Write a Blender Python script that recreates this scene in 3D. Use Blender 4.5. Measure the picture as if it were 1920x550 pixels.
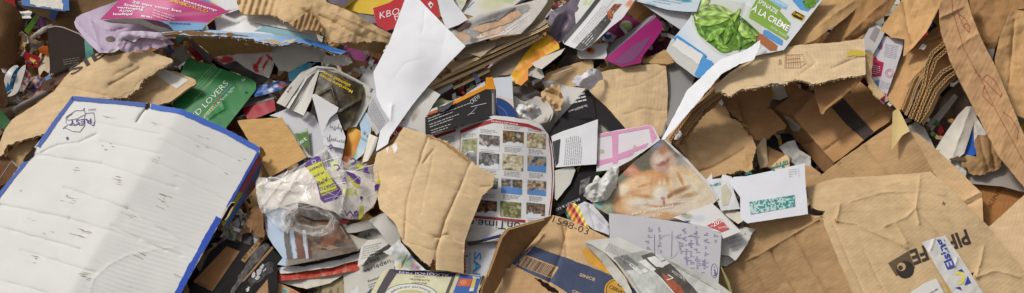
import bpy, bmesh, math, random
import numpy as np
from mathutils import Vector
from mathutils.geometry import delaunay_2d_cdt

# ------------------------------------------------------------------ camera, sky, sun, exposure
for o in list(bpy.data.objects):
    bpy.data.objects.remove(o)
scn = bpy.context.scene
COL = scn.collection
PITCH, SLOPE, DIST, LENS = math.radians(25), math.radians(40), 3.0, 54.0
O0 = np.array((0.0, 0.0, 0.95))                      # middle of the heap's slope
FWD = np.array((0, math.cos(PITCH), -math.sin(PITCH)))
UPV = np.array((0, math.sin(PITCH), math.cos(PITCH)))
RGT = np.array((1.0, 0, 0))
CAM = O0 - DIST * FWD
NRM = np.array((0, -math.sin(SLOPE), math.cos(SLOPE)))   # the slope's normal
SLP = np.array((0, math.cos(SLOPE), math.sin(SLOPE)))    # up the slope
cd = bpy.data.cameras.new('camera'); cam = bpy.data.objects.new('camera', cd); COL.objects.link(cam)
cam.location = CAM; cam.rotation_euler = (math.pi / 2 - PITCH, 0, 0)
cd.lens = LENS; cd.sensor_width = 36; cd.clip_start = 0.05; cd.clip_end = 2000
scn.camera = cam

SUN_DIR = np.array((-0.56, -0.04, 0.84)); SUN_DIR /= np.linalg.norm(SUN_DIR)   # towards the sun
el = math.asin(SUN_DIR[2]); az = math.atan2(SUN_DIR[0], SUN_DIR[1])
wd = bpy.data.worlds.new('World'); scn.world = wd; wd.use_nodes = True
nt = wd.node_tree; bg = nt.nodes['Background']
sky = nt.nodes.new('ShaderNodeTexSky'); sky.sky_type = 'NISHITA'; sky.sun_disc = False
sky.sun_elevation = el; sky.sun_rotation = az; sky.dust_density = 4.0; sky.air_density = 1.0
hs = nt.nodes.new('ShaderNodeHueSaturation'); hs.inputs['Saturation'].default_value = 0.22   # veiled, near-neutral sky
nt.links.new(sky.outputs[0], hs.inputs['Color']); nt.links.new(hs.outputs[0], bg.inputs[0])
bg.inputs[1].default_value = 0.07
sl = bpy.data.lights.new('sun', 'SUN'); sl.energy = 1.5; sl.angle = math.radians(10); sl.color = (1.0, 0.965, 0.915)
so = bpy.data.objects.new('sun', sl); COL.objects.link(so)
so.rotation_euler = Vector(SUN_DIR).to_track_quat('Z', 'Y').to_euler(); so.location = (-3, -3, 5)
scn.view_settings.view_transform = 'Standard'; scn.view_settings.look = 'None'
scn.view_settings.gamma = 1; scn.view_settings.use_curve_mapping = False
scn.view_settings.exposure = 0.40

# ------------------------------------------------------------------ from a place on the slope (u, v, height in m) to the world
KPX = 36.0 / LENS / 1920.0
def P(uv, h):
    uv = np.asarray(uv, float).reshape(-1, 2); h = np.broadcast_to(np.asarray(h, float), (len(uv),))
    d = FWD[None] + RGT[None] * ((uv[:, :1] - 960) * KPX) - UPV[None] * ((uv[:, 1:] - 275) * KPX)
    t = (h - (CAM - O0) @ NRM) / (d @ NRM)
    return CAM[None] + d * t[:, None]

def lin(c):
    c = np.asarray(c, float) / 255.0
    return np.where(c <= 0.04045, c / 12.92, ((c + 0.055) / 1.055) ** 2.4)

# ------------------------------------------------------------------ noise and folds (all in mm over u, v)
def vnoise(uv, cell, seed):
    r = np.random.RandomState(seed % 100000); n = 61
    g = r.rand(n, n); p = uv / cell + r.rand(2) * 50
    i = np.floor(p).astype(int); f = p - i; f = f * f * (3 - 2 * f)
    a = lambda dx, dy: g[(i[:, 0] + dx) % n, (i[:, 1] + dy) % n]
    return (a(0, 0) * (1 - f[:, 0]) + a(1, 0) * f[:, 0]) * (1 - f[:, 1]) + (a(0, 1) * (1 - f[:, 0]) + a(1, 1) * f[:, 0]) * f[:, 1] - 0.5

def facet(uv, cell, seed):
    r = np.random.RandomState(seed % 100000); n = 53
    g = r.rand(n, n); dg = r.rand(n, n) > 0.5; a = r.rand() * 6.28
    p = uv @ np.array(((math.cos(a), -math.sin(a)), (math.sin(a), math.cos(a)))) / cell
    p = p + 0.7 * np.stack((vnoise(uv, cell * 2.2, seed + 3), vnoise(uv, cell * 2.2, seed + 4)), 1) + 20
    i = np.floor(p).astype(int); f = p - i; i = i % n; j = (i + 1) % n
    h00 = g[i[:, 0], i[:, 1]]; h10 = g[j[:, 0], i[:, 1]]; h01 = g[i[:, 0], j[:, 1]]; h11 = g[j[:, 0], j[:, 1]]
    x, y = f[:, 0], f[:, 1]
    A = np.where(x + y < 1, h00 + (h10 - h00) * x + (h01 - h00) * y, h11 + (h01 - h11) * (1 - x) + (h10 - h11) * (1 - y))
    B = np.where(x > y, h00 + (h10 - h00) * x + (h11 - h10) * y, h00 + (h11 - h01) * x + (h01 - h00) * y)
    return np.where(dg[i[:, 0], i[:, 1]], A, B) - 0.5

def segdist(uv, pts):
    best = np.full(len(uv), 1e9); pts = np.asarray(pts, float)
    for a, b in zip(pts[:-1], pts[1:]):
        ab = b - a; t = np.clip(((uv - a) @ ab) / (ab @ ab + 1e-9), 0, 1)
        best = np.minimum(best, np.linalg.norm(uv - a - t[:, None] * ab, axis=1))
    return best

def crumple(amp, cell, seed=0):
    amp = amp * 1.7 if amp < 4 else amp
    return lambda uv: amp * (facet(uv, cell, seed) + 0.45 * facet(uv, cell * 0.45, seed + 7) + 0.2 * facet(uv, cell * 0.2, seed + 9))
def wobble(amp, cell, seed=0):
    return lambda uv: amp * (vnoise(uv, cell, seed) + 0.4 * vnoise(uv, cell * 0.4, seed + 5))
def crease(pts, amp=-1.5, w=3.0):
    amp = math.copysign(min(abs(amp) * 3.2, 3 + abs(amp) * 1.2), amp)
    def f(uv):
        z = np.zeros(len(uv)); p = np.asarray(pts, float); lo = p.min(0) - 6 * w - 3; hi = p.max(0) + 6 * w + 3
        i = np.where(((uv > lo) & (uv < hi)).all(1))[0]
        if len(i) == 0: return z
        x = uv[i]; q = x + 2.2 * np.stack((vnoise(x, 17, 31), vnoise(x, 17, 32)), 1)      # creases wander a little
        z[i] = amp * (0.78 * np.exp(-segdist(q, p) / (0.55 * w)) + 0.14 * np.exp(-(segdist(q, p) / (2.0 * w)) ** 2)) * (0.75 + 0.7 * vnoise(x, 22, 33)); return z
    f.line = [(x[0], x[1]) for x in pts]; f.big = abs(amp) > 1.5; return f
def fold(p, q, slope):                              # bends everything to the right of p -> q
    p = np.asarray(p, float); q = np.asarray(q, float); d = (q - p) / np.linalg.norm(q - p); n = np.array((-d[1], d[0]))
    def f(uv):
        x = (uv - p) @ n; return slope * 0.5 * (x + np.sqrt(x * x + 30.0))
    return f
def ripple(ang, per, amp):
    a = math.radians(ang); d = np.array((math.cos(a), math.sin(a)))
    return lambda uv: amp * np.sin((uv @ d) / per * 6.2832)
def bulge(pts, amp, w):                             # a rounded roll along a line
    return lambda uv: amp * np.sqrt(np.clip(1 - (segdist(uv, pts) / w) ** 2, 0, 1))

class Surf:
    def __init__(s, ctrl, disp=()):
        c = np.asarray(ctrl, float)
        if len(c) == 1: c = np.vstack((c, c + (100, 0, 0), c + (0, 100, 0)))
        if len(c) == 2:
            d = c[1] - c[0]; c = np.vstack((c, c[0] + (-d[1], d[0], 0)))
        s.c = c[:, :2]; n = len(c)
        K = s.ker(s.c, s.c); Pm = np.hstack((np.ones((n, 1)), s.c / 100))
        A = np.block([[K + 1e-6 * np.eye(n), Pm], [Pm.T, np.zeros((3, 3))]])
        s.w = np.linalg.lstsq(A, np.concatenate((c[:, 2], np.zeros(3))), rcond=None)[0]; s.disp = list(disp)
    def ker(s, a, b):
        r = np.linalg.norm(a[:, None] - b[None], axis=2) / 100
        return np.where(r > 1e-9, r * r * np.log(np.maximum(r, 1e-9)), 0)
    def h(s, uv):                                   # metres
        uv = np.asarray(uv, float).reshape(-1, 2); n = len(s.c)
        z = s.ker(uv, s.c) @ s.w[:n] + np.hstack((np.ones((len(uv), 1)), uv / 100)) @ s.w[n:]
        z = z / 100
        for d in s.disp: z = z + d(uv) / 1000
        return z
    def pt(s, uv): return P(uv, s.h(uv))
    def nrm(s, uv, c=None):
        uv = np.asarray(uv, float).reshape(-1, 2)
        c = s.pt(uv) if c is None else c
        a = s.pt(uv + (2.5, 0)) - c; b = s.pt(uv + (0, 2.5)) - c
        n = np.cross(b, a); n /= np.linalg.norm(n, axis=1)[:, None] + 1e-12
        v = CAM[None] - c
        return n * np.sign((n * v).sum(1))[:, None]

# ------------------------------------------------------------------ materials: colour sits in the sheet's own ink, grain and relief in nodes
def mat(name, rough, spec=0.35, grain=0.12, gscale=60, bump=0.15, bscale=220, flute=0.0, coat=0.0, film=False, streak=0.0):
    m = bpy.data.materials.new(name); m.use_nodes = True; t = m.node_tree; b = t.nodes['Principled BSDF']
    N = lambda k: t.nodes.new(k); L = t.links.new
    at = N('ShaderNodeAttribute'); at.attribute_name = 'Col'
    tc = N('ShaderNodeTexCoord'); no = N('ShaderNodeTexNoise'); no.inputs['Scale'].default_value = gscale
    no.inputs['Detail'].default_value = 6; no.inputs['Roughness'].default_value = 0.65; L(tc.outputs['Object'], no.inputs['Vector'])
    n3 = N('ShaderNodeTexNoise'); n3.inputs['Scale'].default_value = 7; n3.inputs['Detail'].default_value = 4; L(tc.outputs['Object'], n3.inputs['Vector'])
    ad = N('ShaderNodeMath'); ad.operation = 'ADD'; L(no.outputs['Fac'], ad.inputs[0]); L(n3.outputs['Fac'], ad.inputs[1])
    if streak:
        mp = N('ShaderNodeMapping'); mp.inputs['Scale'].default_value = (9, 70, 30); mp.inputs['Rotation'].default_value = (0.3, 0.2, 0.5); L(tc.outputs['Object'], mp.inputs['Vector'])
        n5 = N('ShaderNodeTexNoise'); n5.inputs['Scale'].default_value = 1.6; n5.inputs['Detail'].default_value = 5; L(mp.outputs[0], n5.inputs['Vector'])
        a5 = N('ShaderNodeMath'); a5.operation = 'MULTIPLY_ADD'; L(n5.outputs['Fac'], a5.inputs[0]); a5.inputs[1].default_value = 0.7; L(ad.outputs[0], a5.inputs[2])
        a6 = N('ShaderNodeMath'); a6.operation = 'SUBTRACT'; L(a5.outputs[0], a6.inputs[0]); a6.inputs[1].default_value = 0.35; ad = a6
    mr = N('ShaderNodeMapRange'); mr.inputs['From Min'].default_value = 0.6; mr.inputs['From Max'].default_value = 1.4
    mr.inputs['To Min'].default_value = 1 - grain; mr.inputs['To Max'].default_value = 1 + grain * 0.6; L(ad.outputs[0], mr.inputs['Value'])
    mx = N('ShaderNodeVectorMath'); mx.operation = 'SCALE'; L(at.outputs['Color'], mx.inputs[0]); L(mr.outputs[0], mx.inputs['Scale'])
    L(mx.outputs[0], b.inputs['Base Color'])
    b.inputs['Roughness'].default_value = rough; b.inputs['Specular IOR Level'].default_value = spec
    b.inputs['Coat Weight'].default_value = coat; b.inputs['Coat Roughness'].default_value = 0.15
    n2 = N('ShaderNodeTexNoise'); n2.inputs['Scale'].default_value = bscale; n2.inputs['Detail'].default_value = 5; L(tc.outputs['Object'], n2.inputs['Vector'])
    hsrc = n2.outputs['Fac']
    if flute:
        fa = N('ShaderNodeAttribute'); fa.attribute_name = 'flute'
        sn = N('ShaderNodeMath'); sn.operation = 'SINE'; L(fa.outputs['Fac'], sn.inputs[0])
        ml = N('ShaderNodeMath'); ml.operation = 'MULTIPLY_ADD'; L(sn.outputs[0], ml.inputs[0]); ml.inputs[1].default_value = flute; L(n2.outputs['Fac'], ml.inputs[2])
        hsrc = ml.outputs[0]
    bp = N('ShaderNodeBump'); bp.inputs['Strength'].default_value = bump; bp.inputs['Distance'].default_value = 0.002
    L(hsrc, bp.inputs['Height']); L(bp.outputs[0], b.inputs['Normal'])
    if film:
        n4 = N('ShaderNodeTexNoise'); n4.inputs['Scale'].default_value = 9; n4.inputs['Detail'].default_value = 5; n4.inputs['Distortion'].default_value = 1.2
        L(tc.outputs['Object'], n4.inputs['Vector'])
        vm = N('ShaderNodeVectorMath'); vm.operation = 'SCALE'; vm.inputs['Scale'].default_value = 0.12; L(n4.outputs['Color'], vm.inputs[0])
        va = N('ShaderNodeVectorMath'); va.operation = 'ADD'; L(tc.outputs['Object'], va.inputs[0]); L(vm.outputs[0], va.inputs[1])
        vo = N('ShaderNodeTexVoronoi'); vo.feature = 'DISTANCE_TO_EDGE'; vo.inputs['Scale'].default_value = 32; L(va.outputs[0], vo.inputs['Vector'])
        m3 = N('ShaderNodeMapRange'); m3.inputs['From Min'].default_value = 0.0; m3.inputs['From Max'].default_value = 0.09; m3.inputs['To Min'].default_value = 0.30; m3.inputs['To Max'].default_value = 0.0; L(vo.outputs['Distance'], m3.inputs['Value'])
        m4 = N('ShaderNodeMapRange'); m4.inputs['From Min'].default_value = 0.35; m4.inputs['From Max'].default_value = 0.7; m4.inputs['To Min'].default_value = 0.07; m4.inputs['To Max'].default_value = 0.28; L(n4.outputs['Fac'], m4.inputs['Value'])
        m2 = N('ShaderNodeMath'); m2.operation = 'MULTIPLY_ADD'; m2.use_clamp = True; L(m3.outputs[0], m2.inputs[0]); L(n4.outputs['Fac'], m2.inputs[1]); L(m4.outputs[0], m2.inputs[2])
        L(m2.outputs[0], b.inputs['Alpha'])
    return m
M = {
    'kraft': mat('kraft_board', 0.82, 0.22, 0.25, 45, 0.25, 260, flute=0.13, streak=1),
    'paper': mat('white_paper', 0.6, 0.3, 0.075, 26, 0.06, 300),
    'news': mat('newsprint', 0.9, 0.15, 0.07, 50, 0.12, 350),
    'gloss': mat('glossy_print', 0.42, 0.32, 0.06, 40, 0.05, 120),
    'film': mat('clear_film', 0.28, 0.5, 0.03, 20, 0.10, 40, film=True),
    'fold': mat('film_glint', 0.25, 0.6, 0.03, 20, 0.1, 40),  # whiter, denser film for the glint ribbons on the bag and a handle rim
    'matte': mat('matte_board', 0.7, 0.12, 0.08, 40, 0.1, 200),
    'ink': mat('ink', 0.6, 0.3, 0.10, 120, 0.0, 100),
    'inkgloss': mat('glossy_ink', 0.42, 0.32, 0.07, 80, 0.0, 100),
    'fibre': mat('torn_fibre', 0.95, 0.1, 0.25, 160, 0.6, 420),
}

# ------------------------------------------------------------------ sheets
ORG = {}
def link(name, verts, faces, colors, m, parent=None, mats=None, midx=None, flute=None, smooth=True):
    verts = np.asarray(verts, float); c = verts.mean(0)
    me = bpy.data.meshes.new(name); me.from_pydata((verts - c).tolist(), [], faces)
    at = me.color_attributes.new('Col', 'FLOAT_COLOR', 'POINT')
    cc = np.ones((len(verts), 4), np.float32); cc[:, :3] = colors; at.data.foreach_set('color', cc.ravel())
    if flute is not None:
        fa = me.attributes.new('flute', 'FLOAT', 'POINT'); fa.data.foreach_set('value', np.asarray(flute, np.float32))
    for x in (mats or [m]): me.materials.append(x)
    if midx is not None: me.polygons.foreach_set('material_index', np.asarray(midx, np.int32))
    if smooth: me.polygons.foreach_set('use_smooth', np.ones(len(faces), bool))
    o = bpy.data.objects.new(name, me); COL.objects.link(o)
    pw = np.zeros(3)
    if parent is not None: o.parent = parent; pw = ORG[parent]
    o.location = c - pw; ORG[o] = c
    return o
ORG[None] = np.zeros(3)
def tag(o, label, cat, group=None):
    o['label'] = label; o['category'] = cat
    if group: o['group'] = group
    return o
def thing(name, label, cat, u, v, h=0.0, group=None):
    o = bpy.data.objects.new(name, None); COL.objects.link(o); o.empty_display_size = 0.02
    w = P([(u, v)], h / 100)[0]; o.location = w; ORG[o] = w
    return tag(o, label, cat, group)

TORN = []
def outline(pts, res, seed, sm=False, tear=0.0, org=0.0):
    TORN.clear(); r = np.random.RandomState(seed % 99991); n = len(pts); Q = np.array([(p[0], p[1]) for p in pts], float); out = []
    for i in range(n):
        a, b = Q[i], Q[(i + 1) % n]; L = np.linalg.norm(b - a); k = max(1, int(round(L / res)))
        am = pts[i][2] if len(pts[i]) > 2 else tear
        t = np.arange(k) / k
        if sm:
            p0, p3 = Q[i - 1], Q[(i + 2) % n]; T = t[:, None]
            X = 0.5 * (2 * a + (b - p0) * T + (2 * p0 - 5 * a + 4 * b - p3) * T ** 2 + (3 * a - p0 - 3 * b + p3) * T ** 3)
        else: X = a + (b - a) * t[:, None]
        nn = np.array((-(b - a)[1], (b - a)[0])) / (L + 1e-9)
        s = am * (2.0 * vnoise(X, 19, seed) + 1.5 * vnoise(X, 6, seed + 1) + 1.0 * (r.rand(k) - 0.5) * (vnoise(X, 25, seed + 6) > -0.1)) + 0.25 * (r.rand(k) - 0.5) + org * (1.6 * vnoise(X, 38, seed + 2) + 0.8 * vnoise(X, 9, seed + 3))
        if k: s[0] *= 0.4
        X = X + nn[None] * s[:, None]; out.append(X); TORN.append(np.full(k, am))
    return np.vstack(out)

def inside(pts, poly):
    x, y = pts[:, 0], pts[:, 1]; c = np.zeros(len(pts), bool); j = len(poly) - 1
    for i in range(len(poly)):
        xi, yi = poly[i]; xj, yj = poly[j]
        c ^= ((yi > y) != (yj > y)) & (x < (xj - xi) * (y - yi) / (yj - yi + 1e-12) + xi); j = i
    return c

def tri(ol, res, lines=()):
    lo, hi = ol.min(0), ol.max(0)
    gx, gy = np.meshgrid(np.arange(lo[0], hi[0] + res, res), np.arange(lo[1], hi[1] + res, res * 0.87))
    gx = gx + (np.arange(gx.shape[0]) % 2)[:, None] * res * 0.5
    g = np.stack((gx.ravel(), gy.ravel()), 1)
    g = g[inside(g, ol)]
    if len(g):
        keep = np.ones(len(g), bool)
        for k in range(0, len(g), 4000):
            d = np.linalg.norm(g[k:k + 4000, None] - ol[None], axis=2).min(1); keep[k:k + 4000] = d > res * 0.55
        g = g[keep]
    ex = []
    for ln in lines:
        p = poly(ln, res); p = p - 2.2 * np.stack((vnoise(p, 17, 31), vnoise(p, 17, 32)), 1)
        t = np.gradient(p, axis=0); t /= np.linalg.norm(t, axis=1)[:, None] + 1e-9; nn = np.stack((-t[:, 1], t[:, 0]), 1)
        ex += [p, p + nn * 1.7, p - nn * 1.7]
    if ex:
        ex = np.vstack(ex); ex = ex[inside(ex, ol)]
        if len(ex):
            dk = np.array([np.linalg.norm(ol - q, axis=1).min() for q in ex]); ex = ex[dk > 1.2]
            kk = []
            for i in range(len(ex)):
                if all((abs(ex[i][0] - ex[j][0]) + abs(ex[i][1] - ex[j][1])) > 0.9 for j in kk[-40:]): kk.append(i)
            ex = ex[kk]
            if len(ex) and len(g):
                keep = np.ones(len(g), bool)
                for k in range(0, len(g), 3000): keep[k:k + 3000] = np.linalg.norm(g[k:k + 3000, None] - ex[None], axis=2).min(1) > 1.5
                g = np.vstack((g[keep], ex))
    n = len(ol); V = np.vstack((ol, g)) if len(g) else ol
    v, e, f, *_ = delaunay_2d_cdt([Vector(p) for p in V], [], [list(range(n))], 1, 1e-5)
    return np.array([(p.x, p.y) for p in v]), [list(x) for x in f]

SEED = [11]
class Sheet: pass
def sheet(name, pts, ctrl, col, kind='paper', disp=(), th=0.35, parent=None, label=None, cat=None, group=None, res=5.0, sm=False, tear=0.0,
          paint=None, fl=None, rim=None, surf=None, core=(150, 112, 70)):
    SEED[0] += 17; sd = SEED[0]
    if kind == 'kraft':
        m_ = sum(col) / 3; col = tuple(min(236, (x * 0.83 + 0.18 * m_ + 5) * k_) for x, k_ in zip(col, (1.035, 1.03, 1.01)))
    S = surf or Surf(ctrl, disp)
    ol = outline(pts, res, sd, sm, tear, 1.3 if kind == 'kraft' else 0.5); torn = np.concatenate(TORN); uv, F = tri(ol, res, [f.line for f in S.disp if hasattr(f, 'line')]); n = len(uv)
    top = S.pt(uv); nr = S.nrm(uv, top)
    C = np.broadcast_to(lin(col), (n, 3)).copy()
    if paint is not None: C = lin(np.clip(paint(uv), 0, 255))
    if kind in ('paper', 'news', 'gloss', 'matte'): C = C * 0.87
    # boundary edges, oriented outwards
    ed = {}
    for f in F:
        for i in range(len(f)):
            a, b = f[i], f[(i + 1) % len(f)]; ed[(a, b)] = ed.get((a, b), 0) + 1
    bd = [(a, b) for (a, b) in ed if (b, a) not in ed]
    out = np.zeros((n, 2))
    for a, b in bd:
        d = uv[b] - uv[a]; nn = np.array((d[1], -d[0])); nn /= np.linalg.norm(nn) + 1e-9; out[a] += nn; out[b] += nn
    T = th / 1000.0
    sgn = 1.0
    bidx = sorted({a for e in bd for a in e}); bmap = {a: k for k, a in enumerate(bidx)}; bi = np.array(bidx)
    o2 = out[bi]; o2 /= np.linalg.norm(o2, axis=1)[:, None] + 1e-9
    V = [top, top - nr * T]; CC = [C, C if kind != 'kraft' else np.broadcast_to(lin(col), (n, 3))]; FL = None
    faces = [f for f in F] + [[i + n for i in reversed(f)] for f in F]; mi = [0] * len(faces); base = 2 * n
    rimc = lin(rim if rim is not None else (col if paint is None else (205, 200, 190)))
    thick = th >= 2.5
    rings = [(0, 0), (0.2, 0), (0.24, 2.2), (0.76, 2.2), (0.8, 0), (1, 0)] if thick else [(0, 0), (1, 0)]
    rid = []
    for dep, ins in rings:
        q = uv[bi] - o2 * ins
        V.append(S.pt(q) - nr[bi] * T * dep); rid.append(base); base += len(bi)
        CC.append(np.broadcast_to(lin(core) if ins else rimc, (len(bi), 3)))
    for a, b in bd:
        ka, kb = bmap[a], bmap[b]
        for r0, r1 in zip(rid[:-1], rid[1:]):
            faces.append([r0 + kb, r0 + ka, r1 + ka, r1 + kb]); mi.append(1)
    V = np.vstack(V); CC = np.vstack(CC)
    flv = None
    if kind == 'kraft':
        a = math.radians(fl if fl is not None else 15); al = np.zeros(len(V)); d = np.array((math.cos(a), math.sin(a)))
        al[:n] = (uv @ d) / 7.0 * 6.2832; al[n:2 * n] = al[:n]; flv = al
    o = link(name, V, faces, CC, None, parent, [M[kind], M['fibre']] if thick else [M[kind], M[kind]], mi, flv)
    if label: tag(o, label, cat, group)
    if kind == 'kraft' and thick and (torn >= 1.5).any():
        # split plies: ragged paper tongues left standing along a torn edge
        q = np.roll(ol, -1, 0) - np.roll(ol, 1, 0); nn = np.stack((q[:, 1], -q[:, 0]), 1); nn /= np.linalg.norm(nn, axis=1)[:, None] + 1e-9
        if np.sum(ol[:, 0] * np.roll(ol[:, 1], -1) - np.roll(ol[:, 0], -1) * ol[:, 1]) < 0: nn = -nn
        rr = np.random.RandomState(sd + 5); pv, pf, pc = [], [], []; m = len(ol)
        for i in range(m):
            j = (i + 1) % m
            if torn[i] < 1.5 or rr.rand() < 0.35: continue
            dep = T * rr.choice((0.1, 0.5, 0.9)); ext = min(torn[i], 3.2) * rr.uniform(0.2, 1.5)
            b0, b1 = ol[i] - nn[i] * 2.0, ol[j] - nn[j] * 2.0; tip = (ol[i] * rr.uniform(.2, .8) + ol[j] * rr.uniform(.2, .8)) ; tip = (ol[i] + ol[j]) / 2 + (ol[j] - ol[i]) * rr.uniform(-.6, .6) + nn[i] * ext
            mid = (b0 + b1) / 2 + nn[i] * 2 + (ol[j] - ol[i]) * 0.45
            pp = np.array((b0, b1, mid, tip)); k0 = len(pv); X = S.pt(pp) - nr[bi].mean(0) * dep
            pv += list(X); pf.append([k0, k0 + 1, k0 + 2, k0 + 3]); pc += [lin(np.clip(np.array(col) * rr.uniform(.86, 1.12) + 8, 0, 240))] * 4
        if pf: link('torn_fibres', pv, pf, np.array(pc), M['fibre'], o if (parent is None or parent.parent is None) else parent, smooth=False)
    R = Sheet(); R.o = o; R.s = S; R.res = res; R.uv = uv; return R

def decal(sh, name, pts, col, off=0.5, kind='ink', paint=None, res=None, sm=False, tear=0.0, parent=None):
    SEED[0] += 13
    ol = outline(pts, res or sh.res, SEED[0], sm, tear); uv, F = tri(ol, res or sh.res)
    V = sh.s.pt(uv); V = V + sh.s.nrm(uv, V) * off / 1000
    C = lin(np.clip(paint(uv), 0, 255)) if paint is not None else np.broadcast_to(lin(col), (len(uv), 3))
    return link(name, V, F, C * 0.88, M[kind], parent or sh.o)

GL = {}
def glyphs(txt, bold):
    k = (txt, bold)
    if k in GL: return GL[k]
    cu = bpy.data.curves.new('t', 'FONT'); cu.body = txt; cu.resolution_u = 2; cu.offset = bold; cu.fill_mode = 'BOTH'
    ob = bpy.data.objects.new('t', cu); COL.objects.link(ob)
    me = bpy.data.meshes.new_from_object(ob.evaluated_get(bpy.context.evaluated_depsgraph_get()))
    bm = bmesh.new(); bm.from_mesh(me); bmesh.ops.triangulate(bm, faces=bm.faces[:]); bm.verts.index_update()
    v = np.array([x.co[:2] for x in bm.verts]).reshape(-1, 2); f = [[x.index for x in q.verts] for q in bm.faces]
    bm.free(); bpy.data.objects.remove(ob); bpy.data.curves.remove(cu); bpy.data.meshes.remove(me)
    GL[k] = (v, f); return GL[k]
def text(sh, txt, p0, p1, cap, col, bold=0.0, shear=0.0, off=0.9, name='lettering', parent=None, arc=None):
    v, f = glyphs(txt, bold); p0 = np.asarray(p0, float); p1 = np.asarray(p1, float)
    w = v[:, 0].max() - v[:, 0].min(); x = (v[:, 0] - v[:, 0].min()) / w; y = v[:, 1] / 0.69
    d = p1 - p0; up = np.array((d[1], -d[0])) / np.linalg.norm(d)
    if arc:                                        # centre, radius, angle0, angle1 (deg), letters stand outwards
        c, ru, rv, a0, a1 = arc; a = np.radians(a0 + (a1 - a0) * x); k = 1 + y * cap / ru
        uv = np.stack((c[0] + np.cos(a) * ru * k, c[1] + np.sin(a) * rv * k), 1)
    else: uv = p0 + x[:, None] * d + y[:, None] * cap * (up + shear * d / np.linalg.norm(d))
    V = sh.s.pt(uv); V = V + sh.s.nrm(uv, V) * off / 1000
    return link(name, V, f, np.broadcast_to(lin(col), (len(V), 3)), M['ink'], parent or sh.o, smooth=False)
def ribbons(sh, name, paths, wid, col, off=0.7, parent=None, kind='ink', close=False):
    V, F = [], []
    for p in paths:
        p = np.asarray(p, float)
        if len(p) < 2: continue
        t = np.gradient(p, axis=0); t /= np.linalg.norm(t, axis=1)[:, None] + 1e-9; n = np.stack((-t[:, 1], t[:, 0]), 1) * wid / 2
        b = len(V) and sum(len(x) for x in V); k = len(p); V.append(np.vstack((p + n, p - n)))
        F += [[b + i, b + i + 1, b + k + i + 1, b + k + i] for i in range(k - 1)]
    uv = np.vstack(V); X = sh.s.pt(uv); X = X + sh.s.nrm(uv, X) * off / 1000
    return link(name, X, F, np.broadcast_to(lin(col), (len(X), 3)), M[kind], parent or sh.o, smooth=False)
def sub(p, q, n=8):
    p = np.asarray(p, float); q = np.asarray(q, float); return p + (q - p) * np.linspace(0, 1, n)[:, None]
def poly(pts, step=5):
    out = []
    for a, b in zip(pts[:-1], pts[1:]): out.append(sub(a, b, max(2, int(np.hypot(b[0] - a[0], b[1] - a[1]) / step) + 1)))
    return np.vstack(out)
def textblock(sh, p0, xv, yv, rows, col=(90, 88, 86), hgt=0.5, seed=0, fill=0.85, name='printed_text', word=(3, 9), off=0.6, parent=None):
    """rows of small print: p0 top-left, xv along the row, yv down the block"""
    r = random.Random(seed); p0 = np.asarray(p0, float); xv = np.asarray(xv, float); yv = np.asarray(yv, float); L = np.linalg.norm(xv)
    dx = xv / L; V, F = [], []
    for i in range(rows):
        a = p0 + yv * (i + 0.2) / rows; x = 0; e = L * (fill if i < rows - 1 else fill * r.uniform(0.3, 0.9)) + L * (1 - fill) * r.random()
        while x < e:
            w = min(r.uniform(*word), e - x)
            q0 = a + dx * x; q1 = a + dx * (x + w); hh = yv / rows * hgt; b = len(V)
            V += [q0, q1, q1 + hh, q0 + hh]; F.append([b, b + 1, b + 2, b + 3]); x += w + r.uniform(1.0, 1.8)
    uv = np.array(V); X = sh.s.pt(uv); X = X + sh.s.nrm(uv, X) * off / 1000
    return link(name, X, F, np.broadcast_to(lin(col), (len(X), 3)), M['ink'], parent or sh.o, smooth=False)
def handwriting(sh, p0, p1, size, col=(70, 70, 130), seed=0, wid=0.8, name='handwriting', gaps=True):
    r = random.Random(seed); p0 = np.asarray(p0, float); p1 = np.asarray(p1, float); L = np.linalg.norm(p1 - p0); d = (p1 - p0) / L; up = np.array((d[1], -d[0]))
    x = 0; paths = []; cur = []
    while x < L:
        st = size * r.uniform(0.25, 0.5); tall = r.random() < 0.22; hgt = size * (1.1 if tall else r.uniform(0.4, 0.6)); lo = -size * 0.5 if r.random() < 0.12 else 0
        for k in range(7):
            a = k / 6 * 6.283; cur.append(p0 + d * (x + st * k / 6 + 0.35 * st * math.sin(a)) + up * (lo + (hgt - lo) * 0.5 * (1 - math.cos(a))))
        x += st
        if gaps and r.random() < 0.16: paths.append(cur); cur = []; x += size * 0.6
    if len(cur) > 1: paths.append(cur)
    return ribbons(sh, name, paths, wid, col)
def blobs(base, items, grain=0, seed=0, cell=3):
    """a printed picture: soft-edged ellipses laid over each other (u, v, ru, rv, deg, colour, soft)"""
    def f(uv):
        C = np.broadcast_to(np.asarray(base, float), (len(uv), 3)).copy() if not callable(base) else base(uv)
        for (u, v, ru, rv, dg, c, so) in items:
            a = math.radians(dg); d = uv - (u, v); x = (d[:, 0] * math.cos(a) + d[:, 1] * math.sin(a)) / ru; y = (-d[:, 0] * math.sin(a) + d[:, 1] * math.cos(a)) / rv
            k = np.clip((1 - np.sqrt(x * x + y * y)) / so + 0.5, 0, 1)[:, None]; C = C * (1 - k) + np.asarray(c, float) * k
        if grain: C = C + grain * (vnoise(uv, cell, seed) + vnoise(uv, cell * 3, seed + 1))[:, None]
        return C
    return f
def rphoto(pal, cell, seed):
    pal = np.asarray(pal, float)
    def f(uv):
        x = np.clip((vnoise(uv, cell, seed) + 0.5 * vnoise(uv, cell * 0.4, seed + 2)) * 1.1 + 0.5, 0, 0.999) * (len(pal) - 1)
        i = x.astype(int); k = (x - i)[:, None]; return pal[i] * (1 - k) + pal[np.minimum(i + 1, len(pal) - 1)] * k
    return f
M['fold'].node_tree.nodes['Principled BSDF'].inputs['Alpha'].default_value = 0.55
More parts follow.
